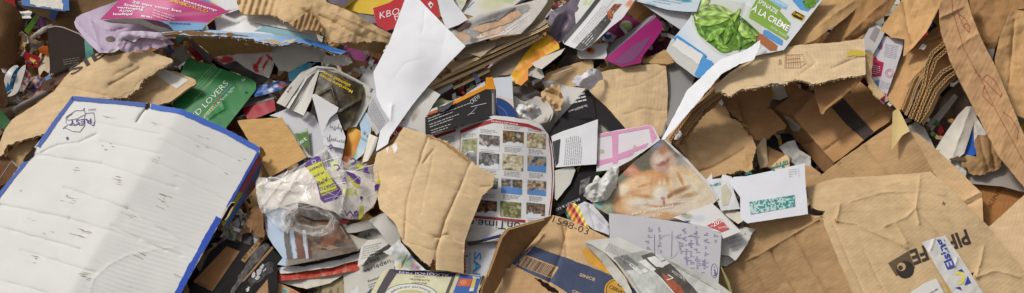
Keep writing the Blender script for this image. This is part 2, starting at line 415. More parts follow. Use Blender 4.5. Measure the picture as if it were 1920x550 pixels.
KL, KM, KD = (206, 172, 126), (188, 149, 101), (160, 118, 74)

# ------------------------------------------------------------------ ground and the body of the heap
def ground():
    me = bpy.data.meshes.new('ground'); s = 400
    o = link('ground', [(-s, -s, 0), (s, -s, 0), (s, s, 0), (-s, s, 0)], [[0, 1, 2, 3]], np.broadcast_to(lin((120, 116, 110)), (4, 3)), M['fibre'], smooth=False)
    o['kind'] = 'structure'; o['label'] = 'grey concrete floor under the heap'
    n = 70; xs = np.linspace(-3.2, 3.2, n); bs = np.linspace(-1.7, 2.2, n); V, F = [], []
    r = np.random.RandomState(3)
    for b in bs:
        for x in xs:
            p = O0 + RGT * x + SLP * b + NRM * (-0.21 + 0.06 * (r.rand() - 0.5))
            p[2] = max(p[2], -0.05); V.append(p)
    for j in range(n - 1):
        for i in range(n - 1): F.append([j * n + i, j * n + i + 1, (j + 1) * n + i + 1, (j + 1) * n + i])
    V = np.array(V); C = lin(rphoto([(70, 52, 36), (110, 84, 58), (90, 84, 78), (60, 46, 34)], 40, 5)(V[:, [0, 2]] * 400))
    o = link('terrain', V, F, C, M['fibre']); o['kind'] = 'structure'; o['label'] = 'packed inner slope of the waste paper heap'
ground()
def scraps():
    r = np.random.RandomState(8); V, F, C = [], [], []
    pal = [(205, 172, 126), (188, 149, 101), (160, 118, 74), (140, 100, 60), (222, 220, 214), (205, 202, 195), (185, 180, 170), (160, 152, 140), (60, 55, 52), (150, 40, 45), (60, 90, 150), (190, 160, 60), (120, 60, 100), (90, 130, 80), (235, 232, 226), (120, 92, 62)]
    wts = np.array([3, 3, 4, 4, 3, 3, 3, 3, 2, .6, .6, .5, .4, .4, 1.5, 3]); wts /= wts.sum()
    def one(u, v, hc, size, tilt):
        a = r.rand() * 6.28; k = 4; ru, rv = size * (0.6 + 0.6 * r.rand()), size * (0.4 + 0.5 * r.rand()); gu, gv = tilt * (r.rand(2) - 0.5)
        g = np.linspace(-1, 1, k); X, Y = np.meshgrid(g, g); X = X.ravel() + 0.25 * (r.rand(k * k) - 0.5); Y = Y.ravel() + 0.25 * (r.rand(k * k) - 0.5)
        bend = (r.rand() - 0.5) * 0.03
        uv = np.stack((u + (X * ru * math.cos(a) - Y * rv * math.sin(a)), v + (X * ru * math.sin(a) + Y * rv * math.cos(a))), 1)
        h = hc + gu * X + gv * Y + bend * X * X + 0.006 * (r.rand(k * k) - 0.5); b = sum(len(x) for x in V)
        V.append(P(uv, h)); c = lin(pal[r.choice(len(pal), p=wts)]) * (0.75 + 0.4 * r.rand()); C.append(np.tile(np.clip(c, 0, 0.85), (k * k, 1)))
        for j in range(k - 1):
            for i in range(k - 1): F.append([b + j * k + i, b + j * k + i + 1, b + (j + 1) * k + i + 1, b + (j + 1) * k + i])
    for i in range(1000):
        one(r.uniform(-60, 1980), r.uniform(-60, 610), r.uniform(-0.12, -0.07), r.uniform(7, 22), 0.03)
    for i in range(620):
        one(r.uniform(-60, 1980), r.uniform(-60, 610), r.uniform(-0.175, -0.085), r.uniform(18, 60), 0.05)
    n = 0
    while n < 900:
        u, v = r.uniform(-1300, 3200), r.uniform(-900, 1300)
        if -130 < u < 2050 and -130 < v < 680: continue
        one(u, v, r.uniform(-0.14, 0.03), r.uniform(40, 150), 0.10); n += 1
    def shred(u, v, hc):                       # a narrow torn strip, bent once
        a = r.rand() * 6.28; L = r.uniform(5, 17); w = r.uniform(1.2, 4.5); e = np.array((math.cos(a), math.sin(a))); f = np.array((-e[1], e[0])); k = r.uniform(-.5, .5)
        uv = np.array([(u, v) + e * L * s + f * (w * t + k * L * s * s) for s in (-1, 0, 1) for t in (-1, 1)]); h = hc + np.repeat((r.rand(3) - .5) * .012, 2) + np.tile((r.rand(2) - .5) * .008, 3)
        b = sum(len(x) for x in V); V.append(P(uv, h)); q = lin(pal[r.choice(len(pal), p=wts)]) * r.uniform(.7, 1.1); C.append(np.tile(np.clip(q, 0, .8), (6, 1))); F.extend([[b, b + 1, b + 3, b + 2], [b + 2, b + 3, b + 5, b + 4]])
    for (u0, v0, u1, v1, h0, h1, m) in ((22, 62, 92, 190, -7.5, -5.8, 26), (420, 390, 500, 450, 0.5, 2.4, 45), (600, 100, 705, 150, .5, 2.2, 30), (300, 86, 350, 104, -3, -1.5, 10), (486, 140, 540, 178, -2.5, -.4, 16), (1695, 225, 1800, 312, -1, 1.8, 46), (1020, -10, 1085, 30, 0, 1.6, 22), (840, 150, 900, 192, 1.5, 3, 18), (1120, 55, 1262, 118, -2, .4, 26), (1090, 85, 1140, 130, -1.5, .5, 14)):
        for i in range(m): shred(r.uniform(u0, u1), r.uniform(v0, v1), r.uniform(h0, h1) / 100)
    o = link('paper_scraps', np.vstack(V), F, np.vstack(C), M['news'], smooth=False); o['kind'] = 'stuff'
    o['label'] = 'loose waste paper and cardboard scraps filling the heap'; o['category'] = 'scraps'
scraps()

# ------------------------------------------------------------------ far left corner
sheet('kraft_sheet', [(-70, -25), (10, 2), (24, 9), (38, 24), (47, 55), (50, 80), (42, 105), (25, 120), (0, 130), (-70, 152)], [(-70, 60, -1), (20, 10, -4), (48, 70, -9), (0, 128, -4), (10, 70, -3)], (126, 86, 48), 'kraft',
      [crumple(2.5, 40, 3)], 1.2, label='dark brown curved kraft sheet in the far left top corner', cat='cardboard', sm=True)
sheet('kraft_scrap', [(-50, 126), (0, 127), (10, 150), (14, 197), (-50, 220)], [(0, 130, -4), (-40, 150, -2), (10, 195, -6)], (104, 70, 42), 'kraft', [crumple(3, 30, 4)], 1, label='dark brown kraft scrap at the left edge below the curved kraft sheet', cat='cardboard', tear=2)
sheet('black_card', [(24, -10), (72, 24), (66, 46), (45, 64), (34, 30)], [(30, 0, -8), (70, 25, -9), (45, 62, -10)], (30, 27, 26), 'matte', label='black card behind the green and purple strips', cat='card')
sheet('green_strip', [(45, 57), (67, 27), (74, 34), (53, 65)], [(46, 56, -6), (70, 30, -7), (60, 60, -7)], (128, 172, 66), 'gloss', label='narrow lime green strip in the dark gap at left', cat='strip')
sheet('purple_strip', [(70, 34), (78, 28), (86, 32), (88, 50), (74, 57), (68, 46)], [(70, 40, -7.5), (86, 40, -7.5), (76, 56, -8)], (104, 48, 104), 'gloss', label='purple card scrap beside the lime green strip', cat='card')
t = thing('carton_corner', 'brown carton corner with a torn white and blue label at the top left', 'carton', 85, 20, -3)
a = sheet('panel', [(33, 4), (122, 16), (110, 22), (100, 39), (70, 29), (42, 15)], [(40, 8, -4), (118, 18, -3), (90, 36, -6)], (150, 118, 80), 'kraft', [], 2.6, t, tear=1)
b = sheet('label', [(36, -25), (129, -20), (130, 20), (116, 21), (41, 10)], [(40, 5, -3), (128, 18, -1.5), (80, -20, -3)], (60, 104, 170), 'paper', [crumple(1.5, 20, 6)], .4, t)
decal(b, 'torn_paper', [(55, -22), (118, -19), (118, 19), (56, 8)], (224, 218, 205), .8, 'fibre', tear=2)
sheet('corner_piece', [(91, 31), (98, 20), (109, 22), (101, 39)], [(92, 30, -2.4), (108, 23, -2), (100, 38, -3)], (46, 72, 122), 'paper', [], .5, t)
sheet('kraft_board', [(108, 20), (128, 22), (131, -12), (245, -12), (218, 6), (150, 28), (138, 44), (150, 64), (118, 52), (104, 42)], [(110, 30, -6), (230, -8, -2), (145, 60, -6)], (116, 84, 50), 'kraft', [crumple(3, 45, 9), crease([(128, 30), (146, 34)], 2, 3)], 3, label='brown board behind the lavender folder at the top left', cat='cardboard')
t = thing('newspaper_roll', 'crumpled grey newspaper sheets left of the black box', 'newspaper', 68, 66, -8)
for k, (x, y) in enumerate(((0, 0), (6, -5), (12, -9))):
    sheet('page', [(50 + x, 76 + y), (66 + x, 61 + y), (84 + x, 54 + y), (88 + x, 58 + y), (70 + x, 68 + y), (58 + x, 80 + y)], [(50, 76, -8 + k), (88, 55, -7 + k), (70, 80, -8.5 + k)], (192, 184, 170), 'news', [bulge([(52 + x, 77 + y), (86 + x, 56 + y)], 6, 6), crumple(2, 12, k)], .3, t, res=3)
sheet('kraft_scrap', [(52, 78), (64, 74), (80, 80), (84, 92), (70, 92), (56, 96)], [(52, 78, -7), (84, 90, -7), (60, 96, -8)], (150, 120, 86), 'kraft', [crumple(6, 14, 12)], .8, label='small crumpled tan scrap above the red packet', cat='scrap', res=3, tear=3)
a = sheet('red_packet', [(45, 97), (60, 102), (76, 108), (71, 128), (48, 122)], [(45, 98, -6), (75, 110, -5), (50, 122, -7)], (158, 30, 42), 'gloss', [crumple(2, 18, 13)], .5, label='small red packet with a yellow flash in the left gap', cat='packet', res=4)
decal(a, 'printed_flash', [(56, 108), (66, 112), (70, 121), (57, 118)], (228, 180, 40), .6)
sheet('orange_card', [(72, 90), (80, 86), (90, 86), (92, 107), (84, 103), (73, 99)], [(73, 90, -5), (91, 87, -5), (80, 104, -6)], (228, 116, 38), 'paper', [crumple(1.5, 14, 14)], .4, label='bright orange card scrap beside the black box', cat='card', res=4)
sheet('paper_cup', [(72, 122), (78, 108), (86, 104), (93, 112), (92, 136), (82, 132), (74, 142)], [(73, 125, -6), (92, 112, -6), (88, 134, -5)], (196, 176, 146), 'paper', [crumple(8, 16, 15)], .5, label='crushed beige paper cup below the orange card', cat='cup', res=3, sm=True)
t = thing('magazine', 'rolled glossy magazine with a blue page low at the left edge', 'magazine', 25, 155, -6)
sheet('page', [(7, 152), (14, 134), (27, 123), (35, 125), (24, 138), (13, 174)], [(8, 150, -5), (33, 125, -5), (14, 172, -6), (20, 140, -3.5)], (224, 222, 220), 'gloss', [], .4, t, sm=True, res=4)
b = sheet('page', [(12, 172), (16, 148), (26, 131), (34, 128), (30, 146), (22, 166)], [(14, 150, -4.6), (33, 128, -4.6), (14, 172, -5.4)], (34, 132, 196), 'gloss', [], .4, t, sm=True, res=4, paint=blobs((34, 132, 196), [(20, 150, 4, 5, 20, (240, 240, 245), .4), (27, 140, 3, 2, 0, (235, 240, 245), .4)]))
sheet('page', [(14, 181), (24, 168), (33, 136), (46, 122), (48, 128), (38, 162), (30, 176)], [(15, 180, -5), (46, 123, -4.4), (40, 165, -5)], (216, 210, 202), 'gloss', [], .4, t, sm=True, res=4)
sheet('page', [(36, 172), (42, 150), (47, 128), (58, 140), (56, 152), (44, 172)], [(38, 170, -5), (47, 128, -5), (57, 142, -5.5)], (160, 150, 150), 'gloss', [], .4, t, res=3, paint=rphoto([(40, 60, 60), (190, 60, 50), (225, 210, 200), (60, 130, 140)], 5, 3))
sheet('wrapper', [(42, 184), (48, 166), (60, 150), (72, 140), (82, 152), (84, 168), (66, 182), (52, 192)], [(45, 180, -7), (80, 150, -6), (60, 190, -7)], (90, 70, 90), 'gloss', [crumple(9, 18, 21)], .3, label='crumpled blue and orange wrapper above the grey paper edge at left', cat='wrapper', res=3, paint=rphoto([(36, 44, 96), (40, 46, 90), (196, 96, 44), (210, 190, 180), (50, 60, 120), (120, 40, 40)], 9, 9))
sheet('grey_paper', [(20, 205), (40, 192), (84, 170), (92, 176), (60, 197), (30, 214)], [(30, 205, -4), (88, 172, -4), (60, 200, -5)], (166, 158, 146), 'news', [bulge([(30, 204), (88, 174)], 8, 7)], .4, label='long rolled grey paper edge at the left', cat='paper', res=4)
sheet('green_scrap', [(-30, 196), (0, 206), (22, 229), (8, 242), (-30, 238)], [(-20, 200, -4), (20, 230, -4), (0, 240, -5)], (58, 106, 58), 'gloss', [crumple(2, 20, 2)], .4, label='dark green scrap at the left edge above the kraft flap', cat='scrap')
t = thing('notebook', 'brown notebook with a wire binding and blue tag under the black box', 'notebook', 110, 140, -4)
a = sheet('cover', [(90, 142), (118, 128), (150, 117), (158, 120), (138, 133), (110, 156), (88, 174), (76, 160)], [(90, 142, -4.5), (152, 118, -3), (88, 172, -5)], (84, 56, 42), 'kraft', [], 1.2, t)
ribbons(a, 'wire_binding', [[(95 + k * 4.3 + 2 * math.cos(q), 139.5 - k * 1.75 + 2.6 * math.sin(q)) for q in np.linspace(0, 5.2, 9)] for k in range(13)], 1.0, (205, 196, 190), 1.5)
sheet('tag', [(83, 146), (92, 140), (96, 147), (86, 152)], [(83, 146, -3.6), (94, 142, -3.4), (88, 152, -3.8)], (120, 158, 204), 'gloss', [], .5, t, res=3)
sheet('label', [(101, 156), (122, 143), (126, 147), (106, 160)], [(101, 156, -3.8), (125, 145, -3.5), (106, 160, -4)], (150, 110, 92), 'paper', [], .3, t)
a = sheet('black_box', [(89, 52), (100, 48, 1.5), (118, 50, 1.5), (150, 63), (184, 99), (170, 112), (120, 128), (94, 138)], [(89, 52, -2.5), (150, 62, -2), (180, 98, -2), (94, 137, -3.5)], (52, 42, 36), 'matte', [crumple(2.5, 60, 30)], 2.2, label='dark brown box panel with a teal stripe left of the lavender folder', cat='box', rim=(190, 178, 165))
decal(a, 'printed_stripe', [(158, 68), (173, 81), (177, 109), (161, 112)], (12, 124, 108), .5, 'inkgloss')
ribbons(a, 'worn_edge', [poly([(90, 52.5), (104, 49.5), (118, 51.5), (149, 64), (160, 74)])], 2.0, (168, 152, 138), .8)
textblock(a, (118, 112), (36, -6), (2, 12), 3, (120, 108, 98), .25, 4, .8)

# ------------------------------------------------------------------ big kraft flaps and the lavender folder
sb = sheet('kraft_flap', [(-40, 300), (0, 268), (8, 246), (22, 225), (73, 192), (100, 172), (120, 146), (138, 127), (182, 99), (205, 105), (255, 94), (302, 102, 2), (323, 112, 3), (311, 126, 3.5), (270, 147, 3.5), (255, 168, 3), (233, 183, 2.5), (190, 187), (142, 190), (90, 250, 2), (55, 259, 2), (13, 274, 2), (8, 288), (-40, 320)],
      [(0, 268, -1), (100, 172, 0.5), (182, 100, 1), (320, 112, 3.2), (233, 182, 2.8), (60, 255, 0.5), (200, 140, 3.2)], KL, 'kraft', [wobble(4, 90, 2), crease([(205, 160), (262, 128)], -2.5, 4), crease([(215, 140), (250, 122)], -1.5, 4), crease([(130, 165), (200, 180)], -1, 5), crumple(1.8, 40, 5)], 5, fl=-30, res=3.2,
      label='big curved kraft flap with black letters behind the white box', cat='cardboard')
text(sb, 'SIB', (134, 142), (205, 100), 14, (52, 46, 42), .012)
decal(sb, 'torn_layer', [(228, 181), (252, 168), (268, 146), (311, 124), (300, 122), (262, 139), (246, 158), (214, 178), (190, 183)], (226, 196, 152), .6, 'fibre', tear=3)
kf = sheet('kraft_flap', [(183, 189), (233, 183), (258, 168), (272, 148), (300, 132), (330, 135), (364, 149), (367, 157), (318, 191), (285, 203)], [(185, 188, 0), (300, 130, 0), (367, 155, 1), (300, 200, 0.5)], (202, 166, 118), 'kraft', [crease([(240, 190), (330, 150)], -1.8, 4), crease([(262, 178), (300, 165)], -1.8, 3), wobble(4, 60, 4)], 5, fl=-25,
      label='smaller kraft flap with a white sticker between the big flap and the green card', cat='cardboard', tear=1.2)
decal(kf, 'sticker', [(291, 141), (309, 130), (354, 151), (331, 167)], (226, 222, 212), .7, 'paper')
sheet('kraft_scrap', [(10, 290), (30, 276), (70, 255), (70, 275), (36, 312)], [(12, 288, -3), (68, 258, -1.5), (34, 312, -3)], (184, 146, 98), 'kraft', [], 4, label='narrow kraft piece under the big flap left of the white box', cat='cardboard', tear=1.5)
a = sheet('brown_box', [(-60, 250), (0, 286), (34, 315), (20, 340), (0, 350), (-60, 380)], [(-50, 300, 0), (30, 315, -2), (0, 348, -1)], (122, 82, 52), 'kraft', [fold((-20, 270), (12, 350), 0.3)], 4, label='dark brown box corner at the left edge beside the white box', cat='box')
ribbons(a, 'scratch', [poly([(0, 334), (22, 301)])], 1.0, (200, 180, 160))
t = thing('lavender_folder', 'crumpled lavender folder with torn rolled lower edge under the pink magazine', 'folder', 230, 70, 3)
LV = (203, 184, 206)
a = sheet('cover', [(139, 42), (143, 33), (152, 27), (215, 4), (245, -8), (300, 20), (328, 62), (300, 66), (262, 64), (232, 68), (214, 92), (196, 99), (186, 99), (165, 80), (142, 52)], [(139, 42, 2.5), (215, 4, 2.5), (327, 64, 3.6), (190, 98, 4.2), (230, 50, 2.2)], LV, 'paper', [crumple(6, 36, 31), crease([(145, 45), (190, 92)], 2, 4), crease([(170, 35), (185, 85)], 1.5, 4), crease([(160, 30), (205, 60), (240, 52)], -1.5, 4)], 1.5, t)
decal(a, 'punched_hole', [(207 + 9 * math.cos(q), 74 + 5.5 * math.sin(q)) for q in np.linspace(0, 5.8, 14)], (112, 104, 88), .8, 'gloss', res=3)  # filled disc painted where the punched hole shows dark
sheet('rolled_edge', [(194, 98), (206, 94), (216, 86), (219, 72), (226, 62), (236, 59), (262, 58), (300, 61), (327, 64), (327, 71), (298, 73), (266, 71), (252, 79), (240, 75), (230, 76), (220, 90), (206, 99)], [(200, 96, 5), (230, 62, 5), (326, 66, 4.4), (250, 78, 5)], (212, 196, 214), 'paper', [bulge([(200, 97), (218, 84), (226, 66), (262, 63), (326, 67)], 9, 9), crumple(6, 11, 33)], .8, t, res=3, sm=True)
sheet('torn_edge', [(222, 86), (231, 76), (248, 80), (270, 73), (318, 76), (326, 82, 3), (305, 86, 4), (276, 93, 4), (262, 92, 3), (245, 98, 3), (237, 100), (226, 94)], [(224, 86, 4.5), (320, 78, 4), (245, 98, 4.3)], (194, 170, 190), 'fibre', [crumple(10, 12, 35)], 1, t, res=3)
mp = thing('magazine', 'pink magazine with white headlines lying on the lavender folder', 'magazine', 300, 30, 5)
def pinkcover(uv):
    C = np.broadcast_to(np.array((206., 72, 136)), (len(uv), 3)).copy()
    d = (uv[:, 1] - 24) - (uv[:, 0] - 425) * 0.36                # above the slanting line the picture begins
    k = np.clip(-(d + 4) / 6, 0, 1)[:, None]; C = C * (1 - k) + blobs((222, 226, 232), [(395, 8, 14, 6, 10, (236, 200, 110), .8), (385, 2, 12, 5, 0, (120, 180, 225), .8), (408, 14, 10, 5, 10, (240, 210, 150), .8)])(uv) * k
    k = np.clip((uv[:, 1] - 39.5 - (uv[:, 0] - 320) * 0.03) / 1.5, 0, 1)[:, None] * (uv[:, 0] > 296)[:, None]; C = C * (1 - k) + np.array((140., 188, 228)) * k
    k = (np.exp(-((uv[:, 1] - 27 + (uv[:, 0] - 350) * 0.06) / 3.5) ** 2) * np.clip((uv[:, 0] - 255) / 60, 0, 1) * np.clip((415 - uv[:, 0]) / 60, 0, 1) * .45)[:, None]  # soft pale highlight blended into the cover colour along its bulge
    return C * (1 - k) + np.array((238., 190, 190)) * k
for k in range(3):
    sheet('page', [(190 + 3 * k, 38 + k), (235, 34 + k), (266, 36 + k * 2), (288, 47 + k * 2), (326, 57 + k), (318, 62 + k), (298, 60), (280, 52 + k), (262, 43 + 2 * k), (210, 41 + k)], [(190, 38, 6.4 - k * .5), (300, 45, 6.2 - k * .5), (326, 58, 5.2 - k * .3)], (180 - 12 * k, 174 - 12 * k, 166 - 12 * k), 'paper', [], .5, mp, res=4)
a = sheet('cover', [(187, 37), (228, -4), (262, -42), (372, -12), (424, 20), (448, 15), (405, 31), (390, 42), (379, 56), (326, 58), (317, 48), (300, 40), (265, 35), (230, 34)], [(187, 37, 6.6), (240, -20, 5), (448, 15, 6.6), (379, 55, 7), (320, 30, 7.4), (326, 57, 6)], (206, 72, 136), 'gloss', [], .5, mp, res=3, paint=pinkcover)
for s, p, q, c in (('20 tips voor bet', (248, 6), (340, 24), 4.4), ('Snellere', (232, 11), (271, 16), 4.2), ('verhoging', (219, 16), (269, 20), 4.2), ('AOW-', (223, 22.5), (250, 24), 4), ('leeftijd', (212, 29), (248, 29), 4.4), ('toetstemp', (343, 3), (406, 22), 4.2)):
    text(a, s, p, q, c, (250, 240, 245), .02, .15)
text(a, 'TING OVER', (303, -3), (350, 12), 5, (240, 190, 90), .02); text(a, 'DE SCHULD', (318, 3), (390, 25), 5.5, (240, 170, 90), .02)
textblock(a, (288, 17), (44, 14), (-4, 14), 3, (240, 190, 205), .35, 3, .9); textblock(a, (265, 27), (30, 5), (-1, 7), 1, (245, 215, 225), .4, 5)
textblock(a, (318, 41), (52, 3), (-1, 5), 1, (90, 110, 160), .5, 6)
sheet('white_paper', [(366, -14), (455, -14), (450, 17), (430, 24), (400, 14)], [(372, -10, 3), (450, -8, 4), (430, 22, 5.6)], (228, 226, 224), 'paper', [], .3, label='white poster behind the right end of the pink magazine', cat='paper', paint=blobs((226, 225, 224), [(388, 6, 16, 8, 25, (225, 200, 150), .8), (378, 0, 8, 6, 0, (170, 205, 230), .6)]))
sheet('dark_scrap', [(388, 47), (405, 33), (414, 36), (410, 56), (392, 58)], [(390, 46, 4), (412, 36, 3.5), (400, 57, 4)], (78, 56, 70), 'gloss', [crumple(4, 10, 3)], .4, label='small dark purple scrap beside the pink magazine', cat='scrap', res=3)
sheet('white_paper', [(402, 36), (440, 20), (452, 16), (500, 26), (550, 44), (592, 60), (598, 80), (500, 69), (470, 63), (406, 58)], [(404, 38, 4.6), (452, 18, 4.2), (595, 70, 5.2), (410, 57, 5.4), (500, 50, 5.4)], (242, 240, 238), 'paper', [crease([(422, 46), (446, 44)], -2, 3), crumple(3, 50, 8)], .4, label='white sheets under the crumpled kraft between pink magazine and blue edged flap', cat='paper')
sheet('white_paper', [(460, 38), (500, 29), (552, 47), (592, 62), (560, 60), (512, 50)], [(462, 38, 6), (500, 30, 5.6), (590, 62, 6.2)], (226, 222, 218), 'paper', [], .4, label='folded white leaf above the teal card', cat='paper')
sheet('teal_card', [(474, 60), (496, 49), (540, 57), (588, 70), (594, 78), (520, 72)], [(475, 59, 6.2), (496, 49, 6.2), (592, 76, 6.2)], (158, 198, 204), 'gloss', [fold((480, 52), (594, 74), -.4)], .4, label='pale teal card under the crumpled kraft', cat='card')
t = thing('carton_flap', 'broken carton flap with pale blue printed edge over the green card', 'cardboard', 470, 75, 5)
def bluetop(uv):
    k = np.clip((uv[:, 0] - 500) / 100, 0, 1)[:, None]; n = (vnoise(uv, 14, 4) > 0.1)[:, None]
    return np.array((168., 192, 216)) * (1 - k) + np.array((88., 138, 196)) * k
a = sheet('printed_face', [(300, 62), (334, 57), (346, 53), (410, 58), (464, 62), (554, 68), (600, 79), (650, 97), (640, 102, 1.5), (605, 92, 1.5), (575, 83, 1.5), (554, 79, 2), (529, 86, 2), (504, 79, 2), (475, 72, 1.5), (409, 67, 1), (354, 67, 1), (330, 65), (300, 66)], [(300, 63, 5.2), (346, 54, 6), (346, 66, 7), (480, 64, 6.2), (480, 72, 7.2), (560, 69, 6.2), (554, 79, 7.4), (648, 98, 6.6)], (150, 180, 205), 'kraft', [], 4, t, paint=bluetop, rim=(170, 130, 84), res=4)
decal(a, 'torn_layer', [(338, 62), (346, 57), (420, 63), (470, 69), (440, 67), (356, 66)], (134, 100, 60), .6, 'fibre', tear=2)
decal(a, 'torn_layer', [(300, 65), (332, 59), (344, 63), (330, 65)], (134, 100, 60), .6, 'fibre', tear=1)
decal(a, 'torn_layer', [(526, 84), (534, 76), (556, 74), (550, 80)], (224, 205, 175), .7, 'fibre', tear=2)
decal(a, 'torn_layer', [(482, 76), (500, 74), (526, 82), (505, 79)], (208, 172, 126), .7, 'fibre', tear=2)
decal(a, 'printed_band', [(570, 76), (600, 83), (646, 98), (622, 96), (590, 87)], (60, 120, 196), .7, 'ink')
b = sheet('inner_face', [(350, 67), (409, 66), (475, 70), (516, 84), (509, 99), (438, 101), (400, 107), (384, 93), (366, 80)], [(354, 68, 6.2), (475, 71, 6.4), (510, 98, 1.5), (400, 106, -1.5)], (150, 108, 62), 'kraft', [], 4, t)
for p in ((460, 80, 462, 83), (487, 78, 500, 82)): decal(b, 'torn_spot', [(p[0] - 4, p[1]), (p[0] + 4, p[1] + 1), (p[2] + 6, p[3] + 1), (p[2] - 2, p[3] + 1)], (224, 200, 160), .7, 'fibre', tear=1, res=3)
sheet('corner_piece', [(327, 64), (353, 68), (332, 83)], [(327, 64, 6.4), (352, 68, 6), (332, 83, 3)], (76, 118, 130), 'gloss', [], .6, t)
cb = thing('crumpled_kraft', 'long crumpled strip of corrugated kraft across the top left of centre', 'cardboard', 590, 45, 7)
sheet('corrugated_sheet', [(445, -20), (600, -14), (612, 4), (665, 25), (700, 46), (736, 66, 2), (729, 82, 2), (704, 77, 3), (680, 76, 3), (640, 82, 3), (614, 79, 3), (606, 66, 3), (590, 56, 4), (562, 55, 3), (547, 45, 3), (520, 29, 2), (496, 27), (456, 27), (449, 20)], [(447, 0, 7), (520, -10, 7), (500, 28, 8), (600, 0, 8), (600, 58, 8), (735, 68, 5.2), (700, 45, 6), (640, 80, 7.4), (660, 45, 8.4), (560, 20, 9)], (204, 166, 116), 'kraft',
      [lambda uv: 3.5 * np.sin((uv[:, 0] + 0.3 * uv[:, 1]) / 13 * 6.28) * np.clip((540 - uv[:, 0]) / 60, 0, 1), crumple(12, 34, 41), crease([(540, 0), (600, 40), (612, 75)], -5, 6), crease([(612, 18), (660, 40), (725, 70)], 3, 5), crease([(600, 30), (680, 70)], -3, 4)], 4, cb, fl=70, res=2.8)
sheet('torn_ply', [(547, 46, 2), (560, 32, 3), (585, 24), (600, 40), (606, 62, 3), (590, 57, 4), (562, 56, 3)], [(547, 46, 9), (590, 28, 9.5), (600, 60, 9)], (176, 136, 88), 'kraft', [ripple(20, 9, 2.5), crumple(6, 20, 43)], 1.2, cb, res=3)
sheet('torn_ply', [(640, 83, 2), (680, 77, 2), (726, 80, 2), (716, 102, 3), (690, 96, 3), (655, 90, 3)], [(640, 82, 7), (726, 80, 4.2), (700, 100, 2.6)], (170, 128, 80), 'kraft', [crumple(5, 22, 44)], 2.6, cb, res=4)

# ------------------------------------------------------------------ the white box
wb = thing('white_box', 'large white corrugated box with blue edges lying upside down at left', 'box', 230, 400, 4)
WH = (238, 235, 230)
def whitepaint(uv):
    n = vnoise(uv, 40, 3)[:, None] * 6; return np.array(WH, float) + n
dirt = []
fl_ = fold((340, 206), (130, 550), 0.0)
wd_ = [fold((130, 550), (340, 206), -0.22), wobble(2.5, 120, 7)]
for (x0, y0, x1, y1, am) in ((65, 290, 190, 308, -1.3), (190, 308, 330, 352, -1.0), (175, 230, 300, 252, -.8), (0, 384, 130, 410, -1.5), (130, 410, 260, 450, -1.5), (260, 450, 340, 480, -1), (0, 427, 150, 468, -1.6), (150, 468, 260, 550, -1), (40, 470, 180, 512, -1.4), (0, 525, 90, 550, -1.2), (120, 352, 240, 392, -1.3), (240, 392, 370, 470, -1.3), (210, 424, 310, 470, -1.3), (300, 235, 440, 300, -1.2), (300, 262, 440, 330, -1), (190, 265, 300, 290, -.8), (330, 330, 430, 380, -.8), (280, 300, 400, 350, -.7)):
    wd_.append(crease([(x0, y0), (x1, y1)], am * .62, 3.0))
wd_ += [crease([(78, 286), (108, 273), (146, 268), (180, 252)], -1.0, 2.2), crease([(168, 550), (176, 524), (200, 500), (240, 478), (330, 462)], .35, 3.5), crease([(256, 228), (272, 206)], -1.5, 2.5),
        lambda uv: (0.3 + .5 * vnoise(uv, 60, 5)) * np.sin((uv[:, 1] - 0.3 * uv[:, 0] + 4 * vnoise(uv, 50, 8)) / 9.0 * 6.28) * np.clip(((uv[:, 0] - 150) * .85 + (uv[:, 1] - 503) * .5) / 60, 0, 1) * np.clip((uv[:, 1] - 330) / 80, 0, 1)]
WS = Surf([(135, 181, 6), (340, 206, 8), (130, 550, 9)], wd_)
lid = sheet('lid', [(135, 181), (205, 187), (277, 194), (340, 205), (420, 240), (488, 277), (486, 290), (416, 410), (338, 552), (285, 640), (-190, 640), (-60, 445), (0, 360), (68, 272)], None, WH, 'paper', [], 4.5, wb, res=3.0, paint=whitepaint, surf=WS, rim=(52, 84, 176), core=(60, 90, 170))
BL = (70, 100, 176)
def band(pp, w): # a folded paper edge along pp, w px wide to the inside
    p = np.asarray(pp, float); t_ = np.gradient(p, axis=0); t_ /= np.linalg.norm(t_, axis=1)[:, None]; n_ = np.stack((-t_[:, 1], t_[:, 0]), 1)
    return [tuple(x) for x in p] + [tuple(x) for x in (p + n_ * w)[::-1]]
decal(lid, 'blue_edge', band([(135, 181), (205, 187), (274, 194)], 8), BL, .9, 'paper', tear=.6)
decal(lid, 'blue_edge', band([(284, 195), (340, 205), (420, 240), (488, 277)], 10), (70, 112, 204), .9, 'paper', tear=.8)
decal(lid, 'blue_edge', band([(415, 411), (375, 482), (338, 552), (300, 620)], 11), (52, 88, 196), .9, 'paper', tear=1)
decal(lid, 'blue_edge', band([(487, 287), (452, 349), (428, 392)], 5), (52, 84, 176), .9, 'paper', tear=.5)
decal(lid, 'blue_edge', band([(68, 274), (100, 228), (135, 181)], 8), BL, .9, 'paper', tear=.6)
decal(lid, 'blue_edge', band([(-60, 445), (0, 360), (47, 300)], 7), BL, .9, 'paper', tear=.6)
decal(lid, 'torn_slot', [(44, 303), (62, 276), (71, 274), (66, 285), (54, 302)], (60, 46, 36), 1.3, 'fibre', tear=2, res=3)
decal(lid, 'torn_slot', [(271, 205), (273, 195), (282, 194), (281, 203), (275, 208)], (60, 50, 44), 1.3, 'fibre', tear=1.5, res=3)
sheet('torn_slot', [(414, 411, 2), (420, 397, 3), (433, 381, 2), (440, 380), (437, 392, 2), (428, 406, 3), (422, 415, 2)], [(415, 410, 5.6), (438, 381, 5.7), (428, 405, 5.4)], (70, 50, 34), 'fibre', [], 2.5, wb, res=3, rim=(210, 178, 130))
ribbons(lid, 'torn_lip', [poly([(414, 411), (421, 396), (434, 381), (440, 380)]), poly([(426, 408), (432, 396), (438, 388)]), poly([(422, 414), (430, 404), (436, 392)])], 1.5, (214, 186, 140), 2)
